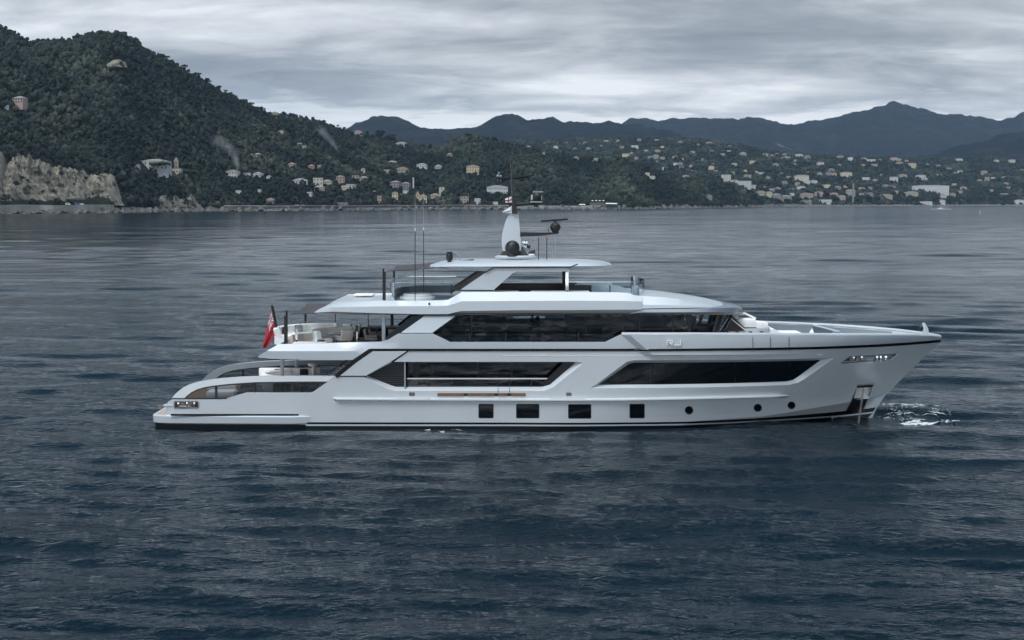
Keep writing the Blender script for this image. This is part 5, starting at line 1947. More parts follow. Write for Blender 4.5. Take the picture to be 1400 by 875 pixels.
for sd2 in (-1, 1):
    ar = MB()
    sheet('', ARCH_T + ARCH_B, None, arch_b, [], 0.4, thick=0.34, mb=ar, side=sd2)
    arch = ar.build('bulwark_arch', PAINT, yacht, True, 28)
    sheet('bulwark_glass', GLB_F, GL_SMOKE, pane_b, [], 0.6, off=-0.16, parent=arch, side=sd2)
    sheet('bulwark_glass', GLB_A, GL_DARK if sd2 < 0 else GL_TINT, pane_b, [], 0.6, off=-0.16, parent=arch, side=sd2)
    for x, y0, y1 in ((295, 527, 544.7), (347.5, 522.6, 536.6), (399.5, 521.6, 536)):
        sheet('glass_post', [(x - 1.6, y0), (x + 1.6, y0), (x + 1.6, y1), (x - 1.6, y1)], SATIN, arch_b, [], 1.0, off=-0.06, thick=0.1, parent=arch, side=sd2)
    tm = MB()
    sheet('', [(q[0], q[1]) for q in ARCH_B[::-1]] + [(q[0] + 0.5, q[1] + 1.8) for q in ARCH_B[:-1]], None, arch_b, [], 0.8, off=0.01, thick=0.08, mb=tm, side=sd2)
    tm.build('glass_frame', SATIN, arch)
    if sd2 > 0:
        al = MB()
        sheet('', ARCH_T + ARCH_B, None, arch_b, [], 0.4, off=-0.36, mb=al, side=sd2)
        al.build('arch_shade_sheet', mat('arch_shade_grey', (0.24, 0.275, 0.31), 0.4), arch, True, 28)  # darker grey sheet paints shade onto the far arch's inner face
    tb = MB()
    sheet('', [(234.5, 544.2), (300, 544.2), (309.5, 543.8), (310.5, 545.2), (300, 545.6), (234.5, 545.6)], None, side_b, [], 0.8, off=0.012, thick=0.05, mb=tb, side=sd2)
    tb.build('arch_joint', SATIN, arch)
# posts under the overhang
for x, y0, y1, Y, wd in ((385.8, 490.5, 515, -2.95, 0.17), (405, 491, 512, 2.6, 0.17)):
    p0, p1 = at(x, y0, Y), at(x, y1, Y)
    MB().box((p0.x, Y, (zb_ + z_mk) / 2), (wd, wd, zb_ - z_mk), 0, 0.03).build('deck_post', GREYP, yacht)
# aft bulkhead of the saloon, glazed
zt_ = zb_ - 0.02
MB().box((x_bh, 0, (z_mk + zt_) / 2), (0.08, 6.2, zt_ - z_mk)).build('aft_bulkhead', GL_DARK, yacht, False)
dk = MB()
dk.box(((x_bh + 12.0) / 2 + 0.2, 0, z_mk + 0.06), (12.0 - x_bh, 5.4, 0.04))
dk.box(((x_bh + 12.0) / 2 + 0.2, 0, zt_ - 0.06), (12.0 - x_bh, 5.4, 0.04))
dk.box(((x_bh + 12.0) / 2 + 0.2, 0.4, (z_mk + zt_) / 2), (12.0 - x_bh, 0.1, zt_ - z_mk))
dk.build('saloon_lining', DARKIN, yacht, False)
# stairs up to the upper deck with their rails
stp = MB()
for k in range(8):
    f = k / 7
    p = at(452 + 30 * f, 514 - 20 * f, -2.7)
    stp.box((p.x, -2.55, p.z), (0.32, 0.9, 0.06))
sta = stp.build('stair', GREYP, yacht, False)
b = MB()
for Y in (-3.0, -2.1):
    b.tube([at(449, 509.5, Y), at(477, 490.5, Y)], 0.035, 6)
    b.tube([at(449, 509.5, Y), at(449, 515, Y)], 0.03, 6)
b.build('handrail', CHROME, sta)

# ---- swim platform
zp1, zp0 = at(300, 568.8, -4.0).z, at(300, 580.8, -4.0).z
xp0, xp1 = at(206, 567, -3.6).x, at(423, 572, -4.05).x
pl_ = []
for i in range(9):
    t = math.pi / 2 * i / 8
    pl_.append((xp0 + 0.55 * (1 - math.sin(t)), -(3.15 + 0.50 * math.cos(t) if i < 9 else 0)))
plan = [(xp1, -3.9), (xp1 - 1.0, -4.06), (xp0 + 3, -3.92), (xp0 + 0.9, -3.80), (xp0 + 0.35, -3.68), (xp0 + 0.08, -3.45), (xp0, -3.1), (xp0, 3.1), (xp0 + 0.08, 3.45), (xp0 + 0.35, 3.68), (xp0 + 0.9, 3.80), (xp0 + 3, 3.92), (xp1 - 1.0, 4.06), (xp1, 3.9)]
b = MB()
nP = len(plan)
lay = [(zp0, 0.10), (zp0 + 0.06, 0.02), (zp1 - 0.05, 0.0), (zp1, 0.07)]
V = []
for z, ins in lay:
    for x, y in plan:
        V.append((x + (ins if x < xp0 + 2 else 0), y - math.copysign(ins, y), z))
F = [(j * nP + i, j * nP + (i + 1) % nP, (j + 1) * nP + (i + 1) % nP, (j + 1) * nP + i) for j in range(3) for i in range(nP)]
F += [tuple(range(3 * nP, 4 * nP)), tuple(range(nP))[::-1]]
swim = b.add(V, F).build('swim_platform', WHITE, yacht, True, 30)
MB().prism([(x, y, -0.4) for x, y in [(p[0] + 0.10, p[1] * 0.988) for p in plan]], (0, 0, zp0 + 0.39)).build('platform_skirt', mat('skirt_grey', (0.008, 0.009, 0.010), 0.7, spec=0.15), swim, False)
MB().box(((xp0 + xa.x) / 2 + 0.03, 0, zp1 + 0.012), (xa.x - xp0 - 0.35, 6.7, 0.02)).build('teak_inlay', TEAKP, swim, False)
b = MB()
b.box(((xp0 + xp1) / 2 + 0.25, -3.86, zp1 + 0.04), (at(403, 568, -4).x - at(228, 568, -4).x, 0.1, 0.09))
b.build('platform_joint', BLACK, swim, False)
# steps from the platform up to the cockpit
b = MB()
for k in range(3):
    b.box((xa.x + 0.05 + 0.22 * k, 0.4, zp1 + 0.1 + 0.20 * k), (0.35, 4.6, 0.20))
b.build('stern_steps', TEAKP, yacht, False)
for Y in (-2.6, 2.6):
    MB().lathe([(0.01, 0), (0.13, 0), (0.11, 0.22), (0.13, 0.26), (0.01, 0.28)], (xp0 + 0.75, Y, zp1 + 0.02), 12).build('platform_bollard', CHROME, swim)

# ---- upper deck house and wheelhouse
HX0, HX1 = at(592, 450, -3.0).x, at(944, 450, -3.0).x
zh0, zh1 = z_up, at(700, 428.5, -3.0).z


def house_b(X, Z):
    return 3.0


HS = [(592, 456), (598, 452), (623.5, 432), (640, 429), (944, 428.6), (944, 472), (612, 472)]
CLR = [(701, 432), (745, 432), (745, 447.3), (701, 447.3)]
SQW = [(927.5, 431.5), (936.5, 431.5), (936.5, 437.5), (927.5, 437.5)]
hg = sheet('deckhouse_glass', HS, GL_DARK, house_b, [CLR, SQW], 0.8, thick=0.0)
sheet('clear_window', CLR, GL_CLEAR, house_b, [], 1.0, off=-0.01, parent=hg)
sheet('clear_window', SQW, GL_CLEAR, house_b, [], 1.0, off=-0.01, parent=hg)
CLRF = [(690, 425), (778, 425), (778, 448), (690, 448)]
SQWF = [(915, 424), (938, 424), (938, 446), (915, 446)]
hf = sheet('deckhouse_glass', HS, GL_DARK, house_b, [CLRF, SQWF], 0.8, side=1)
for x, wd in ((645, 0.05), (801, 0.04), (852, 0.04), (874, 0.03), (919.5, 0.08), (941.5, 0.12)):
    p = at(x, 443, -3.0)
    MB().box((p.x, -3.02, (zh0 + zh1) / 2), (wd, 0.03, zh1 - zh0)).build('mullion', SATIN, hg, False)
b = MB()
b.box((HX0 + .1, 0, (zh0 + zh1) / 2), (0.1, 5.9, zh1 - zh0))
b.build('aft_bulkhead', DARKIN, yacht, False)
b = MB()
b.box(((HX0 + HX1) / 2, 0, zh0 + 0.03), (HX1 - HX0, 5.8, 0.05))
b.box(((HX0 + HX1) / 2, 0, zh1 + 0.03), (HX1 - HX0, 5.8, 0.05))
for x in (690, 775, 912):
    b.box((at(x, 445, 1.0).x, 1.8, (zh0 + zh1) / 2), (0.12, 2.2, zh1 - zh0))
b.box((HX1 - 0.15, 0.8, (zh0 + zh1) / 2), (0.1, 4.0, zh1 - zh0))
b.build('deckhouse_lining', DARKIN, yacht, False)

# wheelhouse front: glass that curves round, leaning out over its foot
WX = at(985, 456, -1.6).x + 0.25
def front_ring(z, lean):
    P = []
    n = 18
    for i in range(n + 1):
        t = -math.pi / 2 + math.pi * i / n
        cx = abs(math.cos(t)) ** 0.72
        sy = math.copysign(abs(math.sin(t)) ** 0.55, math.sin(t))
        P.append((HX1 + (WX + lean - HX1) * cx, 3.0 * sy, z))
    return P


z_b0, z_b1 = at(960, 456.5, -3.0).z, zh1
r0, r1 = front_ring(z_b0, 0.0), front_ring(z_b1, 0.45)
n = len(r0)
wf = put('wheelhouse_glass', r0 + r1, [(i, i + 1, n + i + 1, n + i) for i in range(n - 1)], GL_CLEAR, yacht, True, 60)
b = MB()
for i in (0, 3, 5, 7, 9, 11, 13, 15, 18):
    b.tube([Vector(r0[i]), Vector(r1[i])], 0.055 if i not in (3, 15) else 0.11, 6)
for r in (r0, r1):
    b.tube([Vector(p) for p in r], 0.06, 6)
b.build('windscreen_frame', SATIN, wf)
rb = front_ring(z_up, -0.05)
put('wheelhouse_front', [(x, y, z) for x, y, z in rb] + [(x, y, z) for x, y, z in front_ring(z_b0 - 0.02, -0.03)], [(i, i + 1, n + i + 1, n + i) for i in range(n - 1)], SATIN, yacht, True, 60)
b = MB()
b.box((HX1 + 1.2, 0, z_b0 - 0.12), (1.0, 4.2, 0.16), 0, 0.05)
hc = b.build('helm_console', LINED, yacht, True)
MB().box((HX1 + 0.5, 0.9, z_b0 + 0.1), (0.5, 0.55, 0.95), 0, 0.1).build('helm_seat', CUSH, hc)
# wipers on the raked glass
b = MB()
for i in (4, 6):
    p, q = Vector(r0[i]), Vector(r1[i + 1])
    b.tube([p + Vector((.08, -.05, 0.1)), p.lerp(q, 0.7) + Vector((.10, -.05, 0))], 0.012, 5)
b.build('wiper', CHROME, wf)

# upper wing panels beside the aft end of the house
def wing_b(X, Z):
    return 3.92 - 0.30 * (Z - at(560, 456, -3.9).z)


for sd2 in (-1, 1):
    sheet('wing_panel', [(581.5, 431.4), (623.5, 431.4), (591, 455.0), (548, 455.0)], WHITE, wing_b, [], 0.6, thick=0.12, side=sd2)
    sheet('wing_glass', [(562, 432.3), (580, 431.4), (548, 455), (531, 464), (526, 462)], BLACK, wing_b, [], 0.6, off=-0.1, thick=0.05, side=sd2)
    sheet('panel_joint', [(546, 454.2), (592, 454.2), (592, 456.0), (544, 456.4)], BLACK, wing_b, [], 0.8, off=-0.03, thick=0.05, side=sd2)
# glass bulwark along the side of the upper deck
bp_ = [solve(x, 468, bul_b) for x in (608, 828)]
yb = bp_[0].y + 0.12
zr = at(700, 456.3, yb).z
b = MB()
b.add([(at(603, 462, yb).x, yb, bp_[0].z - .1), (at(838, 462, yb).x, yb, bp_[0].z - .1), (at(838, 462, yb).x, yb, zr), (at(594, 457, yb).x, yb, zr)], [(0, 1, 2, 3)])
gb = b.build('side_balustrade', GL_TINT, yacht, False)
for x in (642, 691.5, 741.5, 791):
    p = at(x, 462, yb)
    MB().box((p.x, yb - 0.01, (zr + bp_[0].z) / 2), (0.05, 0.05, zr - bp_[0].z + .1)).build('balustrade_post', SATIN, gb, False)

# ---- sun deck body: one long lofted moulding
def loft(secs, close_ends=True):
    k = len(secs[0])
    V = [p for s_ in secs for p in s_]
    F = [(i * k + j, i * k + (j + 1) % k, (i + 1) * k + (j + 1) % k, (i + 1) * k + j) for i in range(len(secs) - 1) for j in range(k)]
    if close_ends:
        F += [tuple(range(k))[::-1], tuple((len(secs) - 1) * k + j for j in range(k))]
    return V, F


SW = 3.66
z_sd = at(560, 411, -SW).z - 0.10       # sun deck level
# px, half width, bottom, lower bevel, crease, top edge
SS = [(430, 3.30, 427.8, 427.3, 426.6, 426.2), (434, 3.40, 428.2, 427.0, 424.6, 423.0), (445, 3.52, 428.5, 426.5, 422.0, 418.0), (456, 3.60, 428.8, 426.0, 420.0, 413.2),
      (520, SW, 430.0, 428.2, 419.0, 411.2), (600, SW, 431.0, 430.0, 418.5, 410.8), (612, SW, 431.0, 429.5, 417.8, 410.2), (622, SW, 430.8, 427.0, 415.0, 404.6), (631, SW, 430.6, 425.2, 412.0, 399.3),
      (700, SW, 430.0, 424.2, 411.5, 399.0), (780, SW, 429.6, 423.8, 411.2, 399.2), (845, SW, 429.2, 423.4, 411.4, 399.8), (860, SW, 429, 423.3, 411.6, 400.6), (869, SW - .02, 428.8, 423.2, 412.0, 404.0), (878, SW - .06, 428.7, 423.0, 412.2, 404.6)]
secs = []
for px, wv, yb0, yb1, yc, yt in SS:
    pb0, pb1, pc, pt = at(px, yb0, -wv + .25), at(px, yb1, -wv), at(px, yc, -wv), at(px, yt, -wv + .42)
    x = pb1.x
    zd = min(z_sd, pt.z - 0.02)
    half = [(x, -(wv - .9), pb0.z + .01), (x, -(wv - .25), pb0.z), (x, -wv, pb1.z), (x, -wv + 0.02, pc.z), (x, -(wv - .42), pt.z), (x, -(wv - .66), pt.z), (x, -(wv - .70), zd), (x, -0.9, zd)]
    secs.append(half + [(a_, -b_, c_) for a_, b_, c_ in half[::-1]])
V, F = loft(secs)
put('sundeck_body', V, F, WHITE, yacht, True, 22)
# wheelhouse roof: crown with a rounded nose
RX0, RXN = secs[-1][0][0] - 0.02, at(989.5, 417.5, 0.0).x
def roof_w(x, x0, xn, w0, p=2.6):
    f = clamp((x - x0) / (xn - x0), 0, 0.9999)
    return w0 * (1 - f ** p) ** (1 / 2.2)


secs2 = []
for i in range(27):
    f = 1 - (1 - i / 26) ** 1.7
    x = RX0 + (RXN - RX0) * f
    wv = max(0.03, roof_w(x, RX0, RXN, SW - .06, 3.0))
    px = 878 + (989.5 - 878) * f
    zb = at(px, lerp_tab(px, [(878, 423.0), (940, 421.8), (985, 421.0), (990, 420.8)]), -wv).z
    zs = at(px, lerp_tab(px, [(878, 404.6), (905, 406.2), (940, 410.6), (970, 415.4), (985, 418.2), (990, 419.6)]), -wv * 0.84).z
    zc = at(px, lerp_tab(px, [(878, 396.2), (886, 396.2), (940, 402.6), (970, 407.6), (985, 411.4), (988, 414), (990, 417.0)]), 0.5).z
    zs = min(zs, zc - 0.01)
    half = [(x, -wv * 0.94, zb - .02), (x, -wv, zb + 0.04), (x, -wv * 0.985, zb + 0.35 * (zs - zb)), (x, -wv * 0.84, zs), (x, -wv * 0.45, zs + 0.78 * (zc - zs))]
    secs2.append(half + [(x, 0, zc)] + [(a_, -b_, c_) for a_, b_, c_ in half[::-1]])
V, F = loft(secs2)
put('wheelhouse_roof', V, F, WHITE, yacht, True, 26)
# brow: dark visor round the front
BX0, BXN = at(862, 426, -SW).x, at(1013.5, 423.6, 0.0).x
secs3 = []
for i in range(33):
    f = 1 - (1 - i / 32) ** 1.8
    x = BX0 + (BXN - BX0) * f
    wv = max(0.03, roof_w(x, BX0, BXN, SW + .16, 3.6))
    px = 862 + (1013.5 - 862) * f
    grow = clamp(i / 4)
    zb = at(px, lerp_tab(px, [(862, 428.6), (876, 429.3), (990, 430.2), (1004, 428.8), (1014, 425.6)]), -wv * 0.9).z
    zt = at(px, lerp_tab(px, [(862, 428.0), (877, 422.8), (940, 421.8), (985, 420.8), (1000, 420.2), (1010, 420.8), (1014, 423.0)]), -wv * 0.93).z
    zm = zb * 0.55 + zt * 0.45
    half = [(x, -wv * 0.70, zb + .03), (x, -wv * 0.96, zb), (x, -wv, zm), (x, -wv * 0.95, zt), (x, -wv * 0.72, zt + 0.02)]
    secs3.append(half + [(a_, -b_, c_) for a_, b_, c_ in half[::-1]])
V, F = loft(secs3)
put('roof_brow', V, F, BROW, yacht, True, 26)
# ceiling line above the windows
MB().box(((at(640, 430, -3.3).x + at(860, 430, -3.3).x) / 2, -3.35, zh1 + 0.02), (at(860, 430, -3.3).x - at(625, 430, -3.3).x, 0.35, 0.05)).build('window_head', BLACK, yacht, False)
# aft posts below the sun deck
for x, y0, y1, Y, wd, m in ((524.5, 430.5, 466, -3.25, 0.17, GREYP), (536, 432, 450, 3.2, 0.16, SATIN)):
    p = at(x, 440, Y)
    zt2 = at(x, y0, Y).z + .1
    MB().box((p.x, Y, (z_up + zt2) / 2), (wd, wd, zt2 - z_up), 0, 0.02).build('deck_post', m, yacht)
p = at(587, 415.5, -SW - .02)
MB().box(p, (0.10, 0.05, 0.11), 0, 0.02).build('camera_pod', SATIN, yacht)
# dark skylight and pale hatch on the aft overhang
p = at(495, 405.6, 0.5)
MB().box((p.x, 1.6, z_sd + 0.07), (1.0, 1.4, 0.06), 0, 0.02).build('deck_hatch', SOFA, yacht)

# ---- hard top over the sun deck
secs = []
for px, wv, yb, yt in [(587.5, 1.1, 364.8, 364.2), (593, 1.7, 366.2, 362.8), (604, 2.2, 367.8, 360.8), (622, 2.55, 369.6, 359.2), (655, 2.7, 371.4, 358.4), (705, 2.75, 371.6, 358.0),
                       (760, 2.72, 371.0, 358.0), (790, 2.6, 370.0, 358.4), (808, 2.35, 368.8, 359.0), (822, 1.95, 366.6, 359.8), (830, 1.5, 364.2, 360.6), (835.5, 1.0, 362.2, 361.6)]:
    ct = at(px, (yb * 0.35 + yt * 0.65), -wv)
    zb, zt = at(px, yb, -wv * 0.9).z, at(px, yt, -wv * .9).z
    half = [(ct.x, -wv * 0.72, zb), (ct.x, -wv * 0.93, zb + 0.03), (ct.x, -wv, ct.z - 0.05), (ct.x, -wv * 0.97, ct.z), (ct.x, -wv * 0.86, zt), (ct.x, -wv * 0.4, zt + 0.05)]
    secs.append(half + [(a_, -b_, c_) for a_, b_, c_ in half[::-1]])
V, F = loft(secs)
top = put('hard_top', V, F, WHITE, yacht, True, 28)
z_ht = at(700, 357.0, -1.2).z


def flat(name, poly, Y, m, th, parent=yacht, side=-1):
    """panel cut to picture points in an upright plane at depth Y"""
    P = [at(x, y, Y) for x, y in poly]
    if side > 0:
        P = [Vector((p.x, -p.y, p.z)) for p in P]
        return MB().prism(P, (0, -th, 0)).build(name, m, parent, False)
    return MB().prism(P, (0, th, 0)).build(name, m, parent, False)


for sd2 in (-1, 1):
    flat('support_panel', [(673, 366.5), (777, 366.2), (779, 371), (706, 371.2), (701, 373.5), (674.5, 396.8), (629.5, 396.3)], -2.68, WHITE, 0.14, yacht, sd2)
    flat('wing_glass', [(655, 372), (666, 371.0), (629, 396.4), (622, 398), (618, 400.5), (612, 400.5)], -2.55, BLACK, 0.06, yacht, sd2)
    flat('panel_joint', [(662, 372.2), (674.5, 365.2), (778, 365.0), (789, 360.6), (790.5, 361.6), (779, 366.4), (675, 366.6), (664, 373.0)], -2.76, BLACK, 0.05, yacht, sd2)
    flat('panel_joint', [(626, 396.2), (674.5, 396.4), (674, 398.0), (624, 397.8)], -2.72, BLACK, 0.10, yacht, sd2)
    b = MB()
    p0, p1 = at(775.3, 371, -2.4), at(775.3, 399.5, -2.4)
    b.box((p0.x, 2.4 * sd2, (p0.z + z_sd) / 2), (0.16, 0.16, p0.z - z_sd + .1), 0, 0.03)
    b.build('top_post', CHROME if sd2 < 0 else SATIN, yacht)
flat('window_head', [(577, 429.6), (634, 429.4), (634, 431.6), (579, 431.8)], -3.74, BLACK, 0.25)
# coaming pieces where the panel meets the body
flat('coaming', [(598, 411), (612, 410.6), (631, 398.8), (676, 398.6), (676, 404), (640, 411)], -2.85, WHITE, 0.3)

# balustrade glass of the sun deck, aft and forward
def glass_run(name, pts, zlo, zhi, m, parent=yacht, posts=True):
    V, F = [], []
    for x, y in pts:
        V += [(x, y, zlo), (x, y, zhi)]
    F = [(2 * i, 2 * i + 2, 2 * i + 3, 2 * i + 1) for i in range(len(pts) - 1)]
    o = put(name, V, F, m, parent, True, 40)
    b = MB()
    b.tube([Vector((x, y, zhi)) for x, y in pts], 0.009, 5)
    b.build('glass_edge', CHROME if posts else GREYP, o)
    return o


xa0, xa1 = at(529, 410, -3.2).x, at(617, 400, -3.2).x
zg = at(560, 386, -3.2).z
arc = [(xa0 + 0.9 - 0.9 * math.cos(t), 3.0 * math.sin(t) if abs(math.sin(t)) < 1 else 0) for t in np.linspace(-math.pi / 2, math.pi / 2, 15)]
arc = [(xa0 + 1.0 * (1 - abs(math.cos(t)) ** 0.5), 3.15 * math.copysign(abs(math.sin(t)) ** 0.6, math.sin(t))) for t in np.linspace(-math.pi / 2, math.pi / 2, 19)]
glass_run('balustrade', [(xa1, -3.15)] + arc + [(xa1, 3.15)], z_sd, zg - .02, GL_BAL)
for x, Y in ((617.5, -3.15),):
    p = at(x, 394, Y)
    MB().box((p.x, Y, p.z - .05), (0.07, 0.07, 0.5)).build('balustrade_post', SATIN, yacht, False)
# dark low bulwark round the aft sun deck
bw = MB()
for Y in (3.05,):
    bw.box(((xa0 + xa1) / 2 + 0.55, Y, z_sd + 0.24), (xa1 - xa0 - .7, 0.1, 0.46))
pts = [(x + .12, y * 0.955) for x, y in arc]
for (x, y), (x2_, y2_) in zip(pts, pts[1:]):
    if y > -1.6:
        bw.prism([(x, y, z_sd), (x2_, y2_, z_sd), (x2_, y2_, z_sd + 0.42), (x, y, z_sd + 0.42)], (0.06, 0, 0))
bw.build('inner_bulwark', mat('dark_coaming', (0.075, 0.092, 0.108), 0.4), yacht, False)
xg0, xg1 = at(778, 400, -2.9).x, at(866, 400, -2.9).x
zg2 = at(820, 385.5, -2.9).z
fw = [(xg1 - 0.1 + 0.85 * abs(math.cos(t)), 2.95 * math.copysign(abs(math.sin(t)) ** 0.85, math.sin(t))) for t in np.linspace(-math.pi / 2, math.pi / 2, 17)]
glass_run('windscreen', [(xg0, -2.95)] + fw + [(xg0, 2.95)], z_sd, zg2, GL_BAL)
p = at(870, 400, -2.3)
MB().lathe([(0.01, -.1), (0.15, -.1), (0.15, 0.22), (0.12, 0.28), (0.01, 0.30)], (p.x, -2.2, p.z), 16).build('chrome_bollard', GREYP, yacht)
# bar and console on the sun deck, far side coaming
b = MB()
b.box(((at(676, 396, 2).x + at(770, 396, 2).x) / 2, 2.6, z_sd + 0.30), (at(770, 396, 2).x - at(676, 396, 2).x, 0.5, 0.62), 0, 0.03)
b.build('sundeck_bar', SATIN, yacht)
pc = at(790, 393, 0.6)
b = MB()
b.box((pc.x, 0.4, z_sd + 0.34), (1.3, 1.6, 0.68), 0, 0.04)
b.box((pc.x - .35, 0.4, z_sd + 0.72), (0.5, 1.5, 0.16), 0, 0.03)
fb = b.build('helm_station', SATIN, yacht)
MB().box((pc.x + 0.75, 0.4, z_sd + 0.70), (1.9, 1.7, 0.05), 0, 0.01).build('helm_table', WHITE, fb)
MB().tube([(pc.x + 1.6, 0.0, z_sd), (pc.x + 1.6, 0.0, z_sd + .7)], 0.03, 6).build('table_leg', SATIN, fb)

# ---- mast
def mast():
    Y0 = -0.25
    P = lambda x, y, Y=Y0: at(x, y, Y)
    m_ = empty('mast_root', (0, 0, 0))
    # fin, tapering in thickness
    fin = [(689, 351), (686.5, 338), (685.8, 327), (688, 313), (692, 300), (695.5, 293.5), (709, 288.5), (710.5, 310), (712, 330), (714, 351)]
    V, F = [], []
    k = len(fin)
    for sgn in (-1, 1):
        for x, y in fin:
            f = (351 - y) / 62
            q = P(x, y)
            V.append((q.x, sgn * (0.42 - 0.26 * f), q.z))
    F = [tuple(range(k)), tuple(range(2 * k - 1, k - 1, -1))] + [(i, k + i, k + (i + 1) % k, (i + 1) % k) for i in range(k)]
    bm = bmesh.new()
    vs = [bm.verts.new(v) for v in V]
    for f in F:
        bm.faces.new([vs[i] for i in f])
    bmesh.ops.bevel(bm, geom=bm.edges[:], offset=0.05, segments=2, affect='EDGES')
    me = bpy.data.meshes.new('mast')
    bm.to_mesh(me)
    bm.free()
    me.materials.append(WHITE)
    o = bpy.data.objects.new('mast', me)
    COL.objects.link(o)
    me.shade_smooth()
    me.set_sharp_from_angle(angle=0.5)
    o.parent = yacht
    bpy.data.objects.remove(m_)
    b = MB()
    b.lathe([(0.01, -.05), (1.02, -.05), (1.06, 0.03), (0.95, 0.09), (0.01, 0.09)], (P(705, 352).x, Y0, P(705, 351.5).z), 28, sy=0.7)
    b.build('mast_base', WHITE, o)
    b = MB()
    for a_, c_ in (((683.5, 350), (691, 337.5)), ((722.5, 349.5), (714.5, 337.5))):
        q0, q1 = P(*a_), P(*c_)
        b.prism([(q0.x, -0.5, q0.z), (P(703, 350).x, -0.5, q0.z), (P(703, 350).x, -0.3, q1.z), (q1.x, -0.3, q1.z)], (0, 0.9, 0))
    b.build('mast_skirt', SATIN, o, False)
    q = P(700.5, 339, -0.75)
    MB().ball((q.x, -0.72, q.z), 0.37, 24, 1.03).lathe([(0.01, -.40), (.30, -.40), (.26, -.22), (0.01, -.2)], (q.x, -0.72, q.z), 20).build('radome', SATIN, o)
    b = MB()
    b.tube([P(704.2, 292), P(702.5, 277), P(700.4, 255), P(699, 222.5)], [0.14, 0.12, 0.085, 0.07], 8)
    b.tube([P(699, 223), P(698.6, 221)], [0.075, 0.075], 8)
    pole = b.build('mast_pole', BLACK, o)
    MB().prism([P(701, 291, -.4), P(706.5, 290, -.4), P(704.5, 268, -.4), P(701, 268, -.4)], (0, 0.3, 0)).build('pole_foot', SATIN, o, False)
    b = MB()
    b.tube([P(680, 243.4), P(688, 244.2), P(700, 243.6), P(716, 242), P(730, 239.4)], [0.04, 0.055, 0.065, 0.05, 0.025], 8)
    b.build('yard', BLACK, pole)
    b = MB()
    b.tube([P(699, 233.5), P(695, 230.5), P(692, 226), P(690.6, 219), P(690.2, 209)], [0.07, .07, .06, .055, .04], 7)
    b.ball(P(690.3, 213), 0.055, 8)
    b.ball(P(690.5, 218), 0.05, 8)
    b.build('horn_antenna', BLACK, pole)
    for x, y, r in ((680.6, 240.6, .07), (684.5, 241, .06), (682, 236.6, .05), (713.5, 236, .06), (708.5, 231.6, .06), (714.5, 232.5, .05)):
        q = P(x, y)
        MB().ball(q, r, 10).tube([q, q + Vector((0, 0, -(0.22 if y > 234 else 0.45)))], 0.018, 5).build('mast_light', SATIN if x > 690 else GREYP, pole)
    MB().tube([P(699.5, 234.5), P(708, 232.6), P(716, 231.6)], 0.022, 6).build('spreader', SATIN, pole)
    # upper radar arm
    b = MB()
    b.tube([P(704, 279.6), P(722, 278.6), P(731, 277.6), P(735, 276.6)], [0.11, 0.085, 0.075, 0.05], 8)
    arm = b.build('radar_arm', SATIN, o)
    q = P(733, 276.2)
    MB().box(q, (0.62, 0.45, 0.07), 0, 0.02).build('arm_platform', GREYP, arm)
    MB().lathe([(0.01, 0), (0.20, 0), (0.24, 0.1), (0.24, 0.3), (0.12, 0.42), (0.01, 0.43)], (P(734, 275.6).x, Y0, q.z + .04), 18).build('radar_unit', SATIN, arm)
    MB().box((P(735.5, 262.5).x, Y0, P(735, 262.4).z), (0.52, 0.10, 0.075), 0.2, 0.02).build('radar_scanner', GREYP, arm)
    MB().tube([P(733, 277.5), P(733, 283)], [0.10, 0.14], 10).build('horn', SATIN, arm)
    MB().box(P(727.5, 270), (0.12, 0.2, 0.26), 0, 0.03).build('search_light', WHITE, arm)
    MB().box(P(740, 270.5), (0.08, 0.2, 0.24), 0, 0.03).build('search_light', GREYP, arm)
    # lower radar arm
    b = MB()
    q = [P(711, 317.6), P(711, 323.6), P(740, 322.2), P(763, 319.6), P(765, 317.6), P(740, 317.8)]
    b.prism([Vector((p.x, Y0 - .16, p.z)) for p in q], (0, 0.32, 0))
    arm2 = b.build('radar_arm', SATIN, o, False)
    q = P(759.2, 310.6)
    MB().lathe([(0.01, -.26), (0.15, -.26), (0.17, -.2), (0.25, -.08), (0.27, 0.02), (0.24, .12), (0.14, .20), (0.07, .24), (0.07, .34), (0.01, .35)], q, 20).build('radar_dome', SATIN, arm2)
    a0, a1 = P(739.5, 302.4), P(776.5, 299.6)
    c = (a0 + a1) / 2
    d = a1 - a0
    MB().box(c, (d.length, 0.12, 0.10), 0, 0.03, -math.atan2(d.z, d.x)).build('radar_scanner', SATIN, arm2)
    MB().tube([P(750, 311), P(750, 317.5)], 0.015, 5).build('arm_stay', SATIN, arm2)
    # horns and searchlight beside the mast
    b = MB()
    b.tube([P(713, 331.6), P(721, 331.6)], [0.05, 0.10], 8)
    b.tube([P(713, 336.6), P(720, 337.2)], [0.05, 0.09], 8)
    b.build('air_horn', CHROME, o)
    b = MB()
    b.tube([P(717, 335), P(725, 338)], [0.05, 0.10], 8)
    b.build('air_horn', SATIN, o)
    q0, q1 = P(722.5, 345.5), P(732.8, 345.5)
    MB().tube([q0, q0.lerp(q1, .6), q1], [0.05, 0.12, 0.15], 10).build('loud_hailer', SATIN, o)
    MB().box(P(727, 348), (0.3, 0.3, 0.12), 0, 0.03).build('lamp_bracket', CHROME, o)
    return o


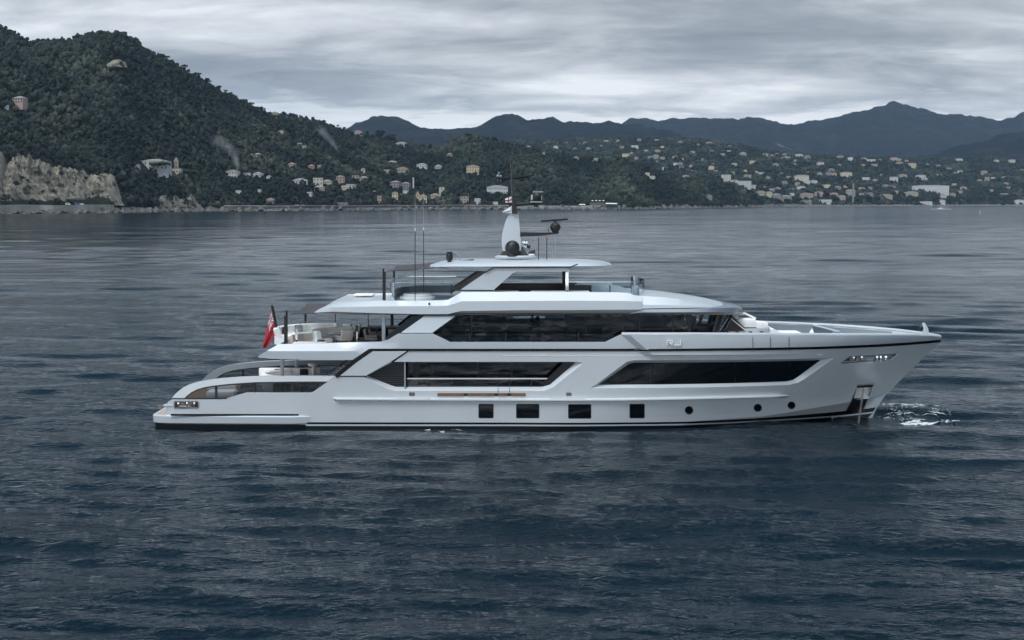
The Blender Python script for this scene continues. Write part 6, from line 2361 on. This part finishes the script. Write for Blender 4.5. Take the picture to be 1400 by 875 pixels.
mast()
for x, y0, y1, Y, r in ((732.2, 325.5, 352.5, -0.8, .012), (736.4, 325, 354.5, -1.2, .022), (744.5, 324, 350, 0.4, .014), (747.6, 324.5, 353.5, -.8, .024), (755, 336.5, 352, 0.2, .014), (759.6, 324, 353.5, -.8, .012)):
    p0, p1 = at(x, y0, Y), at(x, y1, Y)
    MB().tube([p1 - Vector((0, 0, .1)), p0], r, 5).build('whip_antenna', GREYP if r < .02 else SATIN, yacht)
for x, yj, y0, y1, Y in ((567.5, 312.5, 262, 411.5, -3.2), (579.2, 311.5, 262, 398.5, 1.0)):
    b = MB()
    b.tube([at(x, y1 + 2, Y), at(x, yj, Y)], 0.022, 6)
    wa_o = b.build('tall_antenna', SATIN, yacht)
    MB().tube([at(x, yj + 3.5, Y), at(x, yj - 0.5, Y)], 0.028, 6).build('antenna_joint', LED, wa_o)
    MB().tube([at(x, yj - .5, Y), at(x, y0, Y)], 0.013, 5, True, 0.006).build('antenna_tip', GREYP, wa_o)
q = at(614.6, 351, -1.2)
MB().lathe([(0.01, -.26), (0.11, -.26), (0.11, -.17), (.17, -.15), (.175, .10), (0.14, .14), (0.14, .19), (.16, .2), (.16, .24), (0.01, .25)], q, 20).build('satellite_dome', SATIN, yacht)
b = MB()
r0_ = [at(622, 357, -1.2), at(622, 347.5, -1.2)]
b.tube([at(628.7, 358, -1.2), at(628.7, 348.2, -1.2), at(622, 345.6, -1.2)], 0.02, 5)
b.build('top_rail', GREYP, yacht)
b = MB()
b.tube([at(622, 357.4, -1), at(632, 356.6, -1), at(648, 354.8, -1)], 0.03, 6)
b.build('coiled_hose', SATIN, yacht)
MB().box((at(640, 355, 0.9).x, 0.9, z_ht + 0.04), (1.6, 0.9, 0.05), 0, 0.01).build('top_hatch', GREYP, yacht)

# ---- awnings on slim poles
def awning(name, near0, near1, far0, far1, Yn, Yf, poles):
    A, B_, C, D = at(*near0, Yn), at(*near1, Yn), at(*far1, Yf), at(*far0, Yf)
    V, F = [], []
    nu, nv = 12, 10
    for i in range(nu + 1):
        for j in range(nv + 1):
            u, v = i / nu, j / nv
            p = A.lerp(B_, u).lerp(D.lerp(C, u), v)
            sag = 0.10 * (math.sin(math.pi * u) * math.sin(math.pi * v))
            V.append((p.x + 0.22 * math.sin(math.pi * v) * (1 - u), p.y, p.z - sag))
    n0 = len(V)
    V += [(x, y, z - 0.02) for x, y, z in V]
    for i in range(nu):
        for j in range(nv):
            a_ = i * (nv + 1) + j
            F.append((a_, a_ + nv + 1, a_ + nv + 2, a_ + 1))
            F.append((n0 + a_, n0 + a_ + 1, n0 + a_ + nv + 2, n0 + a_ + nv + 1))
    o = put('awning', V, F, CANVAS, yacht)
    for x, y0, y1, Y, wd in poles:
        p0, p1 = at(x, y0, Y), at(x, y1, Y)
        MB().tube([p1, p0], wd, 8).build('awning_pole', SATIN, o)
    return o


awning('sun', (526.5, 371), (592, 366.4), (539.5, 363.4), (600, 358.4), -2.6, 2.6,
       [(524.2, 367.2, 410.5, -2.75, .045), (526.4, 371.5, 411, -2.5, .035), (538.6, 370.5, 384, 2.4, .06), (539.2, 384, 410, 2.4, .03)])
awning('aft', (394.5, 429.2), (433, 428.6), (418.5, 415.4), (446, 415.2), -2.6, 2.6,
       [(391.8, 424.4, 469, -2.75, .055), (389.8, 431.6, 469.8, -2.75, .055), (417.6, 429.5, 445, 2.5, .065), (412.3, 440, 446, 2.6, .02)])
# glass balustrade aft of the upper deck
xg = at(399, 468, -2.6).x
arc2 = [(xg + 1.5 * (1 - abs(math.cos(t)) ** 0.5), 3.3 * math.copysign(abs(math.sin(t)) ** 0.6, math.sin(t))) for t in np.linspace(-math.pi / 2, math.pi / 2, 15)]
arc2 = [(x, max(-2.9, y)) for x, y in arc2]
glass_run('balustrade', arc2 + [(xg + 5.6, 3.3)], z_up, z_up + 0.95, GL_BAL, yacht, False)
for x in (458.5, 503.5):
    p = at(x, 450, 3.3)
    MB().tube([(p.x, 3.3, z_up), (p.x, 3.3, z_up + 1.35)], 0.025, 6).build('balustrade_post', SATIN, yacht)
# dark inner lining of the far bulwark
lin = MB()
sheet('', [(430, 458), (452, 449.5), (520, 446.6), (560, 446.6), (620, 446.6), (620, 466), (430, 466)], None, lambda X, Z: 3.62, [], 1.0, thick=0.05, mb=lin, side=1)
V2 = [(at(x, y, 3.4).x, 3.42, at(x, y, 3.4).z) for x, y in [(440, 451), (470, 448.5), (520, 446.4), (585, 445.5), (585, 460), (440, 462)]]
MB().prism(V2, (0, 0.06, 0)).build('bulwark_inner_face', SATIN, yacht, False)

# ---- flag staff and flags
def flags():
    A, B_ = at(371.8, 417, -0.2), at(380.4, 463.5, -0.2)
    b = MB()
    b.tube([B_, A.lerp(B_, .55), A.lerp(B_, .1), A], [0.035, 0.075, 0.085, 0.05], 8)
    staff = b.build('ensign_staff', SATIN, yacht)
    b = MB()
    b.tube([at(374, 462.5, -.2), at(380, 464, -.2), at(385, 459.8, -.2)], [0.07, .08, .06], 8)
    b.tube([at(379.5, 464, -.2), at(376, 470, -.2)], [0.07, .05], 8)
    b.build('staff_bracket', SATIN, staff)
    b = MB()
    b.tube([A + Vector((.05, 0, 0)), at(380.5, 441, -.2), at(384.8, 460, -.2)], 0.014, 5)
    b.build('halyard', GREYP, staff)
    p = at(385, 466.5, -.2)
    MB().box((p.x, -.2, p.z), (0.12, 0.3, 0.22), 0, .03).build('staff_foot', WHITE, staff)

    def cloth(name, hoist0, hoist1, fly0, fly1, Y, nu, nv, colour, folds, label, cat, mid=None):
        """hanging cloth; u runs down the hoist, v out along the fly"""
        V, F, Cc = [], [], []
        H0, H1, F0, F1 = (at(*q, Y) for q in (hoist0, hoist1, fly0, fly1))
        M0 = at(*mid[0], Y) if mid else (H0 + F0) / 2
        M1 = at(*mid[1], Y) if mid else (H1 + F1) / 2
        for i in range(nu + 1):
            u = i / nu
            h, m, f = H0.lerp(H1, u), M0.lerp(M1, u), F0.lerp(F1, u)
            for j in range(nv + 1):
                v = j / nv
                p = h * (1 - v) ** 2 + m * 2 * v * (1 - v) + f * v * v
                amp = folds * min(1, v * 3) * (0.6 + 0.4 * v)
                p = p + Vector((0.03 * amp * math.sin(9 * u + 5 * v), amp * (math.sin(u * 8.5 + 2.2 * v) + 0.5 * math.sin(u * 17 + 1 + 4 * v)), 0))
                V.append(tuple(p))
                Cc.append(colour(u, v))
        for i in range(nu):
            for j in range(nv):
                a_ = i * (nv + 1) + j
                F.append((a_, a_ + 1, a_ + nv + 2, a_ + nv + 1))
        m = MATS.get('flag_cloth')
        if not m:
            m, t, bs = new_mat('flag_cloth')
            at_ = t.nodes.new('ShaderNodeAttribute')
            at_.attribute_name = 'dye'
            t.links.new(at_.outputs['Color'], bs.inputs['Base Color'])
            bs.inputs['Roughness'].default_value = 0.85
        o = put(name, V, F, m, None, True, 180)
        ca = o.data.color_attributes.new('dye', 'FLOAT_COLOR', 'POINT')
        for k, c in enumerate(Cc):
            ca.data[k].color = (*c, 1)
        return tag(o, label, cat)

    RED, WH, BLU = (0.42, 0.035, 0.05), (0.72, 0.72, 0.72), (0.012, 0.018, 0.07)

    def ensign(u, v):
        if u < 0.5 and v < 0.5:
            a_, c_ = u / 0.5, v / 0.5
            if abs(a_ - .5) < .09 or abs(c_ - .5) < .06:
                return RED
            if abs(a_ - .5) < .16 or abs(c_ - .5) < .10:
                return WH
            dd = min(abs(a_ - c_), abs(a_ + c_ - 1))
            return RED if dd < .045 else (WH if dd < .13 else BLU)
        return RED

    cloth('ensign_flag', (371.8, 419), (378.6, 454), (358.8, 472.5), (362.5, 477.5), -0.25, 60, 70, ensign, 0.09,
          'red ensign hanging limp from the black staff at the stern', 'flag', ((366.0, 441), (373, 464)))
    cloth('courtesy_flag', (699.8, 268.4), (699.8, 277), (690.4, 271.6), (691, 277), -0.3, 30, 40,
          lambda u, v: (0.40, 0.10, 0.11) if (abs(u - .5) < .12 or abs(v - .5) < .08) else WH, 0.03, 'small white flag with a red cross flying on the mast', 'flag')
    cloth('pennant', (699.6, 281.2), (699.4, 291.6), (687, 289.6), (687.4, 291.2), -0.3, 16, 24, lambda u, v: WH, 0.04,
          'plain white pennant on the mast under the red cross flag', 'flag')


flags()

# ---- foredeck: breakwater, bow post, far bulwark
bk = MB()
z_f = 3.35
xb0, xb1 = at(1112, 446, 2.9).x, at(1144, 456, 0.2).x
bk.prism([(xb0, 3.2, z_f), (xb1, 0.0, z_f), (xb1, 0.0, at(1144, 454, 0).z), (xb0, 3.2, at(1111, 444.6, 3.2).z)], (0.10, 0, 0))
yn = base_b(xb0, z_f) - 0.35
bk.prism([(xb0, -yn, z_f), (xb1, 0.0, z_f), (xb1, 0.0, at(1144, 454, 0).z - .05), (xb0, -yn, z_f + 0.35)], (0.10, 0, 0))
brk = bk.build('breakwater', BROW, yacht, False)
b = MB()
b.tube([(xb0 + .05, 3.2, at(1111, 444.6, 3.2).z), (xb1 + .1, 0, at(1144, 454, 0).z)], 0.07, 6)
b.build('breakwater_cap', WHITE, brk)
p = at(1142, 455, 0.0)
MB().box((p.x + .1, 0, p.z - 0.1), (0.5, 0.5, 0.3), 0, 0.05).build('windlass', CHROME, yacht)
b = MB()
q = [at(1264.5, 459.5, 0), at(1264.2, 450, 0), at(1263, 444, 0), at(1262.2, 441, 0)]
b.tube(q, [0.12, 0.12, 0.09, 0.06], 8)
b.tube([at(1268, 459, 0), at(1267, 450, 0), at(1263.5, 442, 0)], [0.09, .08, .05], 8)
bp_o = b.build('bow_post', WHITE, yacht)
MB().ball(at(1259.3, 448.5, 0), 0.13, 14).build('anchor_light', SATIN, bp_o)
MB().tube([at(1262.3, 441, 0), at(1262.2, 439.4, 0)], 0.05, 6).build('post_tip', SATIN, bp_o)
# far bulwark cap line catches light: rounded cap on both sides
for sd2 in (-1, 1):
    b = MB()
    pts = []
    for x, z_ in [(q_.x, q_.z) for q_ in (solve(xx, yy, bul_b) for xx, yy in [(850, 457.6), (950, 457.7), (1050, 458.1), (1120, 458.5), (1180, 458.6), (1220, 458.8), (1250, 459), (1272, 459.8), (1286, 461)])]:
        pts.append(Vector((x, sd2 * max(0, bul_b(x, z_) - 0.09), z_ + 0.02)))
    b.tube(pts, 0.085, 8)
    b.build('bulwark_cap', WHITE, yacht)

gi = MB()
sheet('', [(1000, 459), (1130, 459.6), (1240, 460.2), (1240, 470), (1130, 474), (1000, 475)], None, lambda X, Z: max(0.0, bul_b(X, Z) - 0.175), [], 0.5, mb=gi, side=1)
gi.build('bulwark_inner_face', mat('bulwark_shade_grey', (0.20, 0.235, 0.27), 0.5), yacht)  # grey stands in for shade on the far bulwark's inner face

# ---- letters on the bulwark
LETTER = mat('white_letter', (0.92, 0.92, 0.92), 0.4)


def letters():
    def stroke(mb, a, c, wpx=1.2, off=0.10):
        d = Vector((c[0] - a[0], c[1] - a[1]))
        nrm = Vector((-d.y, d.x)).normalized() * wpx / 2
        P = [(a[0] + nrm.x, a[1] + nrm.y), (c[0] + nrm.x, c[1] + nrm.y), (c[0] - nrm.x, c[1] - nrm.y), (a[0] - nrm.x, a[1] - nrm.y)]
        sheet('', P, None, bul_b, [], 1.0, off=off, thick=0.04, mb=mb)
    b = MB()
    for a, c in (((911.8, 472), (911.8, 465.2)), ((911.4, 465.4), (919.4, 465.4)), ((919.2, 465.1), (919.2, 468.8)), ((919.6, 468.6), (914.4, 468.6)), ((915.6, 468.6), (919.4, 472))):
        stroke(b, a, c)
    b.build('name_letter', LETTER, yacht, False)
    b = MB()
    for a, c in (((930.2, 464.8), (930.2, 471.4)), ((930.6, 471.2), (921.2, 471.2))):
        stroke(b, a, c)
    b.build('name_letter', LETTER, yacht, False)


letters()

# ------------------------------------------------------------------ loose furniture on the decks
def sofa_arc(name, label, c, r, a0, a1, z, group=None, n=18, cush=()):
    root = empty(name, (c[0], c[1], z), 0, label, 'sofa', group)
    MB().lathe([(r - 0.85, 0.0), (r, 0.0), (r, 0.36), (r - 0.02, 0.40), (r - 0.83, 0.40), (r - 0.86, 0.36), (r - 0.85, 0.0)], (0, 0, 0), n, a0, a1).build('seat', SOFA, root)
    MB().lathe([(r - 0.28, 0.38), (r - 0.02, 0.38), (r + 0.06, 0.72), (r + 0.02, 0.80), (r - 0.12, 0.82), (r - 0.20, 0.76), (r - 0.28, 0.38)], (0, 0, 0), n, a0, a1).build('backrest', SOFA, root)
    for t in cush:
        MB().box(((r - 0.36) * math.cos(t), (r - 0.36) * math.sin(t), 0.60), (0.16, 0.44, 0.38), t, 0.06).build('cushion', CUSH, root)
    return root


def sofa_box(name, label, c, L_, D_, z, rz, back=True, cat='sofa', hh=0.42, group=None):
    root = empty(name, (c[0], c[1], z), rz, label, cat, group)
    MB().box((0, 0, hh / 2), (L_, D_, hh), 0, 0.10).build('seat', SOFA, root)
    if back:
        MB().box((0, D_ / 2 - 0.13, hh + 0.18), (L_, 0.24, 0.42), 0, 0.08).build('backrest', SOFA, root)
    return root


# upper deck aft
p = at(427, 458, 1.0)
sofa_arc('curved_sofa', 'large curved white sofa with dark cushions at the aft end of the upper deck', (p.x + 0.75, 0.2), 2.55, math.radians(82), math.radians(205), z_up, None, 22, (math.radians(135), math.radians(165)))
p = at(452, 462, -1.4)
sofa_arc('curved_sofa', 'smaller curved white sofa facing the beige chairs on the upper deck', (p.x + 1.0, -1.2), 1.9, math.radians(95), math.radians(215), z_up, None, 20)
sofa_box('daybed', 'low white day bed at the near rail of the upper deck', (at(424, 468, -2.7).x, -2.55), 1.7, 0.9, z_up, 0.0, False, 'day bed', 0.30)


def lounge_chair(c, rz, z, label, group=None, name='lounge_chair', m=BEIGE):
    root = empty(name, (c[0], c[1], z), rz, label, 'chair', group)
    MB().box((0, 0, 0.34), (0.66, 0.66, 0.16), 0, 0.06).build('seat', m, root)
    MB().box((-0.30, 0, 0.60), (0.14, 0.66, 0.46), 0, 0.06, -0.2).build('backrest', m, root)
    for s in (-1, 1):
        MB().box((0, s * 0.34, 0.48), (0.62, 0.08, 0.10), 0, 0.03).build('armrest', m, root)
    for sx in (-1, 1):
        for sy in (-1, 1):
            MB().tube([(sx * 0.28, sy * 0.28, 0), (sx * 0.26, sy * 0.28, 0.28)], 0.025, 6).build('leg', SATIN, root)
    return root


def table(c, z, L_, W_, h, m, label, rz=0.0):
    root = empty('deck_table', (c[0], c[1], z), rz, label, 'table')
    MB().box((0, 0, h), (L_, W_, 0.06), 0, 0.02).build('table_top', m, root)
    for s in (-1, 1):
        MB().box((s * L_ * 0.32, 0, h / 2 - .02), (0.10, W_ * 0.5, h - .04)).build('leg', SATIN, root)
    return root


p = at(460, 462, 0.2)
table((p.x + .1, 0.3), z_up, 1.5, 1.0, 0.50, BEIGE, 'low beige table between the curved sofas and the armchairs')
for k, (x, Y, rz, lab) in enumerate([(468, 1.9, -2.4, 'beige armchair behind the low table, nearest the sofas'), (478, 0.9, 3.0, 'beige armchair at the forward end of the low table'),
                                     (470, -1.3, 2.2, 'beige armchair on the near side of the low table'), (482, 2.2, -2.8, 'beige armchair farthest from the sofas, by the dark bulwark')]):
    lounge_chair((at(x, 462, Y).x, Y), rz, z_up, lab, 'beige armchairs round the low table')
p = at(438.5, 466, -2.3)
sofa_box('side_table', 'small black side table in front of the small curved sofa', (p.x, -2.2), 0.42, 0.42, z_up, 0, False, 'side table', 0.36)
for o in bpy.data.objects['side_table'].children:
    o.data.materials[0] = SATIN
p = at(488.5, 462, -2.6)
pst = MB().tube([(p.x, -2.6, z_up), (p.x, -2.6, z_up + 0.8)], 0.06, 10).build('gate_post', CHROME, yacht)
# dining table under the sun deck
p = at(536, 452, 0.8)
table((p.x, 0.9), z_up, 2.4, 1.5, 0.74, SATIN, 'dark dining table under the sun deck overhang')
for k, (x, Y, rz, lab) in enumerate([(508, -1.0, 0.0, 'grey dining chair at the aft end of the dark dining table'), (513, 0.9, 0.1, 'grey dining chair behind the first one at the aft end of the dining table'), (541, -1.0, 1.57, 'grey dining chair on the near side of the dark dining table')]):
    lounge_chair((at(x, 460, Y).x, Y), rz, z_up, lab, 'dining chairs at the dark table', 'dining_chair', mat('grey_fabric', (0.30, 0.28, 0.27), 0.85) if k == 0 else MATS['grey_fabric'])

# main deck aft
p = at(378, 508, 0.0)
so = sofa_box('deck_sofa', 'long white sofa with dark cushions on the main deck under the overhang', (p.x + .5, 0.9), 3.2, 0.95, z_mk + 0.35, 0.0)
for x in (-0.55, 0.75):
    MB().box((x, 0.18, 0.60), (0.42, 0.14, 0.36), 0.1, 0.05).build('cushion', CUSH, so)
MB().box((0, 0, -0.17), (3.2, 1.0, 0.35)).build('plinth', PAINT, so, False)
p = at(362, 512, -1.0)
sofa_arc('curved_sofa', 'rounded white corner sofa at the aft end of the main deck', (p.x + 1.55, -0.4), 1.75, math.radians(110), math.radians(235), z_mk + 0.3, None, 18)
p = at(418, 512, -0.6)
table((p.x + .1, -0.2), z_mk + .1, 1.0, 0.9, 0.62, TEAKR, 'small teak coffee table beside the long white sofa')
p = at(411, 506, 0.6)
lamp = empty('deck_lamp', (p.x + 0.6, 1.0, z_mk + 0.72), 0, 'white bowl lamp standing near the end of the long white sofa', 'lamp')
MB().lathe([(0.01, 0.0), (0.10, 0.0), (0.06, 0.25), (0.06, 0.5), (0.26, 0.58), (0.28, 0.70), (0.01, 0.72)], (0, 0, 0), 16).build('shade', SOFA, lamp)
# beach club, seen through the glass
p0, p1 = at(284, 541, -2.4), at(322, 541, -2.4)
sofa_box('sun_lounger', 'white padded sun lounger behind the clear glass at the stern', ((p0.x + p1.x) / 2, -2.3), p1.x - p0.x, 1.0, z_mk, 0.0, False, 'sun lounger', 0.44)
p = at(300, 530, 1.6)
sofa_box('sun_lounger', 'white padded sun lounger on the far side of the stern deck', (p.x + .2, 1.6), 1.5, 1.0, z_mk, 0.0, False, 'sun lounger', 0.40)
# slanted white side of the cockpit stair
flat('stair_side', [(322, 536.2), (338, 523.6), (352, 523.6), (340, 536.2)], -2.2, PAINT, 0.15)

# sun deck
p = at(571, 405, -1.6)
pad = empty('round_daybed', (p.x, -1.3, z_sd), 0, 'round white padded day bed on the aft sun deck', 'day bed')
MB().lathe([(0.01, 0.0), (0.85, 0.0), (0.90, 0.04), (0.90, 0.14), (0.86, 0.18), (0.01, 0.19)], (0, 0, 0), 28, sx=0.98).build('base', SOFA, pad)
MB().lathe([(0.50, 0.18), (0.74, 0.18), (0.78, 0.24), (0.72, 0.31), (0.56, 0.31), (0.50, 0.18)], (0, 0, 0), 28, 0, 2 * math.pi, 0.98).build('bolster', SOFA, pad)
def sunpad(x0, x1, y, Y, label):
    a, c = at(x0, y, Y), at(x1, y, Y)
    root = empty('sun_pad', ((a.x + c.x) / 2, Y, z_sd + 0.28), 0, label, 'sun pad')
    L_ = c.x - a.x
    MB().box((0, 0, -0.14), (L_ * 0.94, 1.1, 0.27)).build('base', LINED, root, False)
    MB().box((0, 0, 0.10), (L_, 1.2, 0.18), 0, 0.07).build('mattress', SOFA, root)
    return root


sunpad(676, 710, 396, -1.9, 'short white sun pad just forward of the slanting hard top panel')
sunpad(725, 806, 396, -1.9, 'long white sun pad on the sun deck beside the chrome post')

# tender on the foredeck
def tender():
    p0, p1 = at(1000, 457, -1.0), at(1046, 457, -1.0)
    Ln = p1.x - p0.x + 0.5
    cx = (p0.x + p1.x) / 2
    root = empty('tender', (cx, -0.9, 3.38), 0, 'white tender with thick seat pads and a black cover stowed on the foredeck', 'tender')
    zt = at(1020, 449, -1.6).z - 3.38
    secs = []
    for f, wv in ((0, .72), (.12, .80), (.5, .82), (.75, .72), (.9, .5), (1, .18)):
        x = -Ln / 2 + Ln * f
        secs.append([(x, -wv, zt * .55), (x, -wv * .95, zt), (x, wv * .95, zt), (x, wv, zt * .55), (x, wv * .5, 0.08), (x, -wv * .5, 0.08)])
    V, F = loft(secs)
    put('hull', V, F, WHITE, root, True, 30)
    MB().box((-Ln * .08, -0.1, zt + 0.24), (Ln * .46, 1.0, 0.44), 0, 0.14).build('seat_pad', SOFA, root)
    MB().box((Ln * .27, -0.1, zt + 0.14), (Ln * .32, 0.9, 0.34), 0, 0.12, 0.12).build('seat_pad', SOFA, root)
    MB().box((Ln * .10, 0.25, zt + 0.26), (0.12, 0.8, 0.5), 0, 0.04).build('console', CUSH, root)
    MB().box((-Ln * .36, 0.35, zt + 0.35), (Ln * .30, 0.8, 0.62), 0, 0.16).build('engine_cover', BEIGE, root)
    b = MB()
    q = [(-Ln * .46, zt + .48), (-Ln * .40, zt + .60), (-Ln * .14, zt + .05), (-Ln * .12, zt - .10), (-Ln * .62, zt - .12), (-Ln * .62, zt + 0.25)]
    b.prism([(x, -0.86, z) for x, z in q], (0, 0.22, 0))
    b.build('cover', SATIN, root, False)
    b = MB()
    b.tube([(-Ln * .40, -.2, zt + .60), (-Ln * .1, -.2, zt + .72), (Ln * .16, -.2, zt + .45)], 0.06, 6)
    b.tube([(-Ln * .46, -.88, zt + .52), (-Ln * .12, -.88, zt - .08)], 0.03, 6)
    b.build('grab_rail', BEIGE, root)
    for s in (-.3, 0.0, .25):
        MB().box((Ln * s, -0.80, zt * 0.86), (0.16, 0.06, 0.06)).build('cleat', SATIN, root, False)
    for s in (-1, 1):
        MB().box((Ln * .3 * s, 0, 0.05), (0.25, 1.3, 0.12)).build('chock', GREYP, root, False)


tender()
p0, p1 = at(1048, 458, -0.6), at(1096, 458, -0.6)
root = empty('foredeck_sunbed', (p0.x, -0.4, 3.38), 0, 'white foredeck sun bed with a raised slanting back beside the tender', 'sun bed')
Lb = p1.x - p0.x
zt = at(1070, 455.3, -1.0).z - 3.38
MB().box((Lb * .58, 0, zt / 2), (Lb * .84, 2.2, zt), 0, 0.08).build('mattress', SOFA, root)
zk = at(1049, 448, -.4).z - 3.38
MB().prism([(-.02, -1.1, zt * .3), (0.05, -1.1, zk), (0.22, -1.1, zk + .03), (Lb * .36, -1.1, zt + 0.02), (Lb * .36, -1.1, zt * .3)], (0, 2.2, 0)).build('backrest', SOFA, root, False)
# small white pyramid cover near the breakwater
p = at(1110, 455, 1.0)
MB().lathe([(0.26, 0), (0.03, 0.36), (0.01, 0.37)], (p.x, 1.0, p.z - .15), 4, 0.4, 0.4 + 2 * math.pi).build('vent_cover', WHITE, yacht, False)

# plants seen through the clear saloon window
def plant():
    p = at(731.5, 449, 1.0)
    root = empty('potted_plant', (p.x, 1.0, z_up), 0, 'dark leafy plant showing through the clear window of the upper saloon', 'plant')
    h = p.z - z_up
    MB().lathe([(0.01, 0), (0.2, 0), (0.28, h * .9), (0.01, h * .9)], (0, 0, 0), 12).build('pot', SATIN, root)
    b = MB()
    rr = random.Random(3)
    for (cx, cz, r, k) in ((-0.12, 0.42, .12, 26), (0.10, 0.50, .14, 34), (0.0, 0.15, .26, 40), (-.12, .62, .05, 8)):
        for _ in range(k):
            d = Vector((rr.gauss(0, 1), rr.gauss(0, 1), rr.gauss(0, 1))).normalized() * r * rr.random()
            c = Vector((cx, 0, h + cz)) + d
            s = 0.05 + 0.05 * rr.random()
            t = rr.random() * 6.28
            b.add([c + Vector((s * math.cos(t), 0.02, s * math.sin(t))), c + Vector((s * math.cos(t + 2.1), -0.03, s * math.sin(t + 2.1))), c + Vector((s * math.cos(t + 4.2), 0.03, s * math.sin(t + 4.2)))], [(0, 1, 2)])
    b.build('leaves', mat('indoor_leaf', (0.02, 0.028, 0.018), 0.6), root, False)


plant()

# ------------------------------------------------------------------ foam on the water
FOAM = mat('foam', (0.66, 0.70, 0.73), 0.7, vary=0.12, scale=6.0)
_t = FOAM.node_tree
_g = _t.nodes.new('ShaderNodeTexCoord')
_n = noise_node(_t, _g.outputs['Object'], 7.0, 8.0, 0.8)
_tr = _t.nodes.new('ShaderNodeBsdfTransparent')
_mx = _t.nodes.new('ShaderNodeMixShader')
_at = _t.nodes.new('ShaderNodeAttribute')
_at.attribute_name = 'bubbles'
_t.links.new(math_node(_t, 'MULTIPLY', math_node(_t, 'ADD', _at.outputs['Fac'], math_node(_t, 'MULTIPLY', math_node(_t, 'SUBTRACT', _n, 0.58), 2.0)), 1.5, clamp=True), _mx.inputs[0])
_t.links.new(_tr.outputs[0], _mx.inputs[1])
_t.links.new(_t.nodes['Principled BSDF'].outputs[0], _mx.inputs[2])
_t.links.new(_mx.outputs[0], _t.nodes['Material Output'].inputs['Surface'])


def foam(label, cx, cy, lx, ly, seed, thr, core=None, res=0.045):
    nx, ny = int(2 * lx / res), int(2 * ly / res)
    g = np.linspace(-1, 1, nx)
    h = np.linspace(-1, 1, ny)
    U, Vv = np.meshgrid(g, h, indexing='ij')
    X, Y = cx + U * lx, cy + Vv * ly
    n1 = SineNoise(seed, 1.5, 4, 0.62, 8)
    n2 = SineNoise(seed + 1, 2.8, 2, 0.6, 8)
    wx, wy = 0.35 * n2(X, Y), 0.35 * n2(Y + 9, X)
    ridge = 1 - np.abs(n1((X + wx) * 0.55, (Y + wy) * 1.1)) * 2.6
    fall = 1 - (U ** 2 + Vv ** 2) ** 0.5
    m = ridge + 0.55 * n2(X * .7, Y) + fall * 1.3 - thr
    if core is not None:
        for (ux, vy, rx, ry, s) in core:
            m += s * np.exp(-((X - ux) / rx) ** 2 - ((Y - vy) / ry) ** 2)
    m = np.where(fall < 0.02, -1, m)
    Z = sea_z(X, Y) + 0.012 + 0.006 * np.clip(m, 0, 1.5) + 0.008 * n1(X * 4, Y * 4)
    V = np.stack([X, Y, Z], -1).reshape(-1, 3)
    i = np.arange(nx - 1)[:, None] * ny + np.arange(ny - 1)[None, :]
    F = np.stack([i, i + ny, i + ny + 1, i + 1], -1).reshape(-1, 4)
    mm = m.ravel()
    F = F[(mm[F] > -0.25).sum(1) >= 3]
    used, inv = np.unique(F, return_inverse=True)
    o = put_np('foam', V[used], inv.reshape(-1, 4), FOAM)
    o.data.attributes.new('bubbles', 'FLOAT', 'POINT').data.foreach_set('value', np.clip(mm[used] * 1.2 + 0.16, 0, 1.0).astype(np.float32))
    return tag(o, label, kind='stuff')


def sea_at(px, py):
    a, c = ray(px, py)
    d = -CAM.z / c
    return a * d, CAM.y + d


bx, by = sea_at(1250, 563)
c1, c2 = sea_at(1258, 573), sea_at(1240, 575)
foam('white churned foam on the water ahead of the bow', bx - .15, by, 2.2, 4.4, 4, 0.85, [(c1[0] - .1, c1[1], 0.9, .55, 2.2), (c2[0], c2[1], 0.5, .3, 1.2)])
sx, sy = sea_at(603, 587)
foam('small splash of cooling water under the ship side', sx + .05, sy, 1.15, 0.9, 9, 0.35, None, 0.03)
sx, sy = sea_at(330, 590)
foam('faint bubbles along the stern quarter', sx, sy - .2, 2.2, 1.4, 14, 2.15, None, 0.03)
sx, sy = sea_at(172, 568)
foam('faint bubbles on the water behind the swim platform', sx, sy, 0.7, 0.8, 19, 1.75, None, 0.03)
